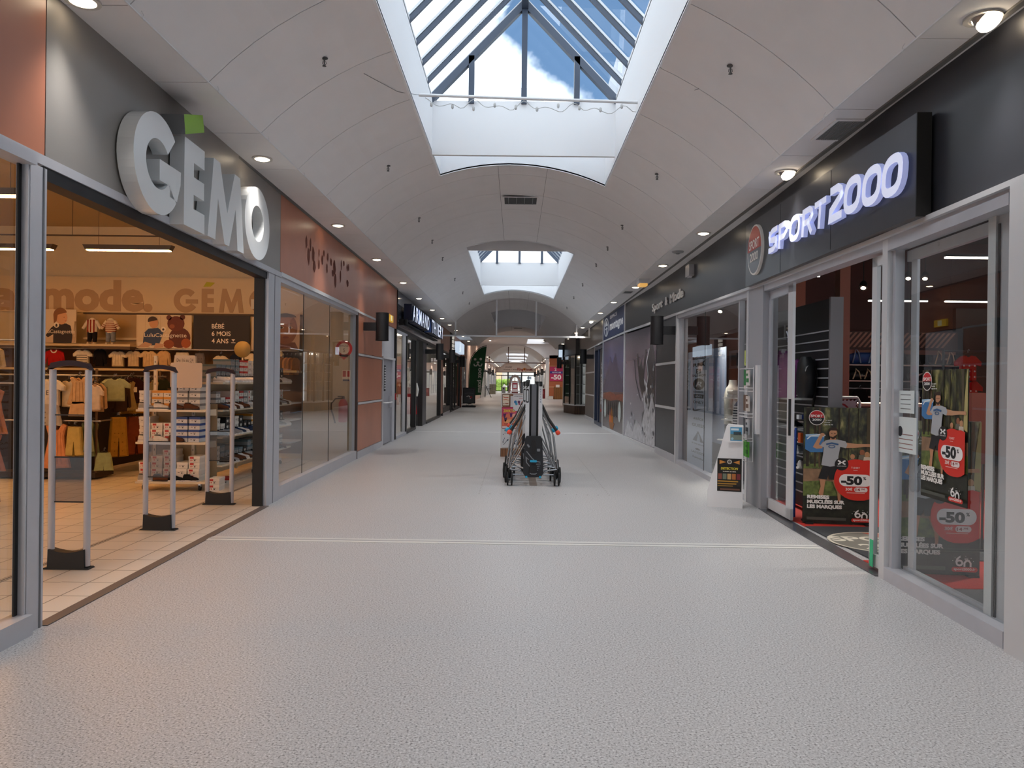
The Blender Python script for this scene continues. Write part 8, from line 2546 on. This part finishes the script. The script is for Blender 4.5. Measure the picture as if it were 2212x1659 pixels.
fr_ = Fr(f(-2.45, .78), (0, 0, 1), (-1, 0, 0), (0, -1, 0))
mb = MB().text(fr_, 0, -.14, .30, 'maxi zoo', C('d8dcd8'), c=.01, bold=.035, w=1.62)
fx = f.at(-2.50, 2.78, .012)
mb.disc(fx, -.22, .18, .085, 0, C('d8dcd8'), n=12).disc(fx, .15, .20, .085, 0, C('d8dcd8'), n=12)
mb.disc(fx, -.03, -.02, .10, 0, C('d8dcd8'), rb=.06, n=12)
mb.stroke(fx, [(-.30, -.12), (-.26, -.24), (-.14, -.26), (-.04, -.12), (.06, -.26), (.18, -.25), (.24, -.10)], .07, 0, .001, C('d8dcd8'))
t.part('print', mb)

# crossing and beyond
f = XY(0, 67.98)
t = Thing('sale_banner', 'magenta and blue banner reading 2 ARTICLES -50 on the far terracotta wall', 'banner', (3.5, 67.9, 2.2))
t.part('cloth', MB().box(f, 3.0, 4.15, 1.62, 2.90, 0, .03, C('b8285e')).box(f, 3.0, 4.15, 2.30, 2.50, .03, .035, C('2f3a8c')))
t.part('lettering', MB().text(f, 3.42, 2.56, .26, '2', C('f0e6ea'), c=.036, bold=.03).text(f, 3.2, 2.35, .10, 'ARTICLES', C('f0e6ea'), c=.037, w=.8, bold=.02).text(f, 3.12, 1.78, .42, '-50', C('f4eef0'), c=.036, w=.9, bold=.04))
t = Thing('slat_panel', 'vertical wooden slat screen below the magenta banner', 'screen', (3.8, 67.8, 0))
mb = MB().box(f, 3.38, 4.4, 0, 1.10, 0, .05, m_wooddark)
for k in range(11):
    mb.box(f, 3.40 + k * .09, 3.44 + k * .09, 0, 1.12, .05, .09, M('slat_amber', 'a8733a', .5))
t.part('slats', mb)
tag(obj('notice', MB().box(f, 3.55, 3.88, 1.06, 1.30, .09, .10, C('e2dfdc')), origin=(3.7, 67.9, 1.1)), 'white notice above the wooden slat screen', 'notice')
tag(obj('radiator_box', MB().box(f, 2.85, 3.32, 0, .28, .02, .25, C('d5d2cd')).box(f, 2.85, 3.32, .24, .28, .25, .26, C('b5b2ad')), origin=(3.1, 67.8, 0)), 'low white box at the foot of the far terracotta wall', 'box')
for k, (x, y, z1, lab) in enumerate(((2.45, 70, .88, 'dark red display board with white letter H panel, right of the strollers'), (2.0, 76, .80, 'small dark red display board farther along the right side'))):
    t = Thing('display_board', lab, 'poster stand', (x, y, 0))
    f = XY(x, y)
    t.part('panel', MB().box(f, -.28, .28, 0, z1, -.05, 0, C('7c1c26')).rect(f, -.15, .12, z1 * .45, z1 * .8, .002, C('a84a50')))
    if k == 0:
        t.part('header', MB().box(f, -.25, .25, z1, z1 + .42, -.05, 0, C('c9c6c4')).text(f, 0, z1 + .1, .22, 'H', C('2a2228'), c=.002, align='c', bold=.06))
t = Thing('info_counter', 'grey wood information counter at the far left before the entrance doors', 'counter', (-2.95, 92, 0))
t.part('body', MB().box(XY(0, 92), -3.25, -2.5, 0, 1.15, -.8, 0, wood_mat('counter_grey_wood', '77705f', '958c78')).box(XY(0, 92), -2.86, -2.84, 0, 1.15, 0, .01, C('5a5448')))
t.part('top', MB().box(XY(0, 92), -3.3, -2.45, 1.15, 1.2, -.85, .05, C('8d8676')))
t = Thing('easel', 'thin black easel stand left of the information counter', 'easel', (-2.7, 72, 0))
t.part('leg', MB().tube([(-2.9, 72, 1.15), (-2.35, 72, 0.0)], .03, m_black, 6).tube([(-2.85, 72.1, 1.1), (-2.95, 72.3, 0.0)], .03, m_black, 6))
t.part('ledge', MB().box(XY(0, 72), -2.75, -2.35, .78, .84, -.05, .05, m_black))
t = Thing('tent_banner', 'white arched pop-up banner with red lettering in front of the entrance', 'banner', (-.1, 80, 0))
f = XY(0, 80)
mb = MB().stroke(f, [(-.72, .35)] + arc(-.12, 1.30, .52, 175, 5, 14, .82) + [(.52, .35)], .22, -.02, .02, C('dccfd0'))
mb.stroke(f, [(-.84, .35)] + arc(-.12, 1.32, .63, 175, 5, 14, .93) + [(.64, .35)], .03, .02, .03, m_black)
t.part('cloth', mb)
t.part('lettering', MB().text(Fr(f(-.62, .5), (0, 0, 1), (-1, 0, 0), (0, -1, 0)), 0, -.06, .16, 'OUVERT', C('a8322e'), c=.03, w=.9, bold=.03).disc(f, .52, .95, .09, .03, C('7a2a26')))
t.part('base', MB().box(f, -.95, -.45, 0, .34, -.1, .1, C('6a6a6e')).box(f, .3, .78, 0, .34, -.1, .1, C('6a6a6e')))
t = Thing('kiosk_column', 'slim grey terminal column before the entrance doors', 'terminal', (-.95, 84, 0))
t.part('body', MB().box(XY(-1.35, 84), -.25, .18, 0, .95, -.2, .1, C('7a7c80')).disc(XY(-1.35, 84), -.03, .75, .09, .11, m_black))
f = XY(0, 119.9)
t = Thing('shop_sign', 'pale banner reading OUVERT and KingJouet above the far entrance doors', 'shop sign', (0, 119.9, 3.2))
t.part('panel', MB().box(f, -2.9, 2.8, 3.12, 4.15, 0, .02, C('dccabf')))
t.part('lettering', MB().text(f, -1.75, 3.72, .22, 'OUVERT', C('6a4a42'), c=.025, w=1.1, bold=.02).text(f, -2.0, 3.34, .20, 'DE 9H30 À 19H00', C('6a4a42'), c=.025, w=2.1, bold=.02).text(f, .15, 3.32, .42, 'King', C('a3402a'), c=.025, w=.95, bold=.04).text(f, 1.42, 3.32, .42, 'Jouet', C('8a3a28'), c=.025, w=1.15, bold=.04).disc(f, 1.27, 3.52, .22, .025, C('c87a2a')).disc(f, 1.30, 3.52, .10, .027, C('6a2a1c')))
t.part('dots', MB().disc(f, -2.3, 3.9, .05, .025, C('8a3a4a'), n=8).disc(f, -2.05, 4.0, .05, .025, C('5a6a8a'), n=8).disc(f, -2.5, 3.75, .05, .025, C('b8863a'), n=8))
# far side shop fronts hinted by glass bays and posts
for s, X_ in (('left', -3.28), ('right', 3.08)):
    for k in range(6):
        y0 = 69.5 + k * 8.2
        t = Thing('window_%d' % (40 + k + (6 if s == 'right' else 0)), structure=True, loc=(X_, y0, 0))
        sg = 1 if s == 'left' else -1
        mb = MB()
        for yy in (y0, y0 + 2.6, y0 + 5.2, y0 + 7.8):
            a, b = sorted((X_, X_ + sg * .08))
            mb.box(G(), a, b, yy - .05, yy + .05, 0, 2.75, m_alu)
        a, b = sorted((X_, X_ + sg * .07))
        mb.box(G(), a, b, y0, y0 + 7.8, 2.68, 2.78, m_alu).box(G(), a, b, y0, y0 + 7.8, 1.0, 1.05, m_alu)
        t.part('frame', mb)
        t.part('pane', MB().box(G(), X_ + sg * .01, X_ + sg * .015, y0, y0 + 7.8, 0, 2.7, M('pale_glazing', 'e2e4de', .5)) if sg > 0 else MB().box(G(), X_ - .015, X_ - .01, y0, y0 + 7.8, 0, 2.7, M('pale_glazing')))
# outside: hedge, facade, van
random.seed(4)
mb = MB()
m_leaf = M('hedge_leaf', '8fae4a', .8, var=.45, vscale=6)
for k in range(34):
    x = -4.2 + random.random() * 2.9; y = 128 + random.random() * 1.5; z = .7 + random.random() * .9; r = .3 + .25 * random.random()
    mb.lathe((x, y, z - r), (random.uniform(-.2, .2), 0, 1), [(0, 0), (r * .6, r * .25), (r, r), (r * .65, r * 1.7), (0, r * 2)], m_leaf, 9)
mb.box(G(), -4.2, -1.2, 128, 129.4, 0, .6, m_leaf)
tag(obj('hedge', mb, origin=(-2.7, 128.5, 0)), 'bright green hedge outside the far entrance doors', 'hedge')
t = Thing('building', 'pale ochre building outside the far entrance doors', 'building', (0, 150, 0))
mb = MB().box(G(), -16, -2.8, 150, 158, 0, 6.5, M('facade_ochre', 'cdb393', .9)).box(G(), -2.8, 16, 152, 158, 0, 5.5, M('facade_pale', 'cfcdc9', .9))
t.part('wall', mb)
mb = MB()
for k in range(5):
    mb.box(XY(0, 152), -1.6 + k * 1.9, -.8 + k * 1.9, 1.3, 2.6, 0, .04, M('far_window', '5a6570', .3))
t.part('window', mb)
t = Thing('van', 'white parked van outside the right entrance doors', 'car', (2.2, 136, 0))
prof = [(-1.2, .35), (2.4, .35), (2.4, 1.2), (2.2, 2.0), (-.2, 2.0), (-.7, 1.35), (-1.2, 1.15)]
t.part('body', MB().prism(XY(2.0, 136), prof, -1.7, 0, M('van_white', 'e4e6e8', .3)))
t.part('window', MB().poly(XY(2.0, 136), [(-.55, 1.35), (-.12, 1.9), (.5, 1.9), (.5, 1.35)], .01, m_black))
for sx in (-.5, 1.6):
    t.part('wheel', MB().lathe((2.0 + sx, 135.98, .35), (0, -1, 0), [(0, 0), (.33, 0), (.33, .12), (0, .12)], m_black, 18))
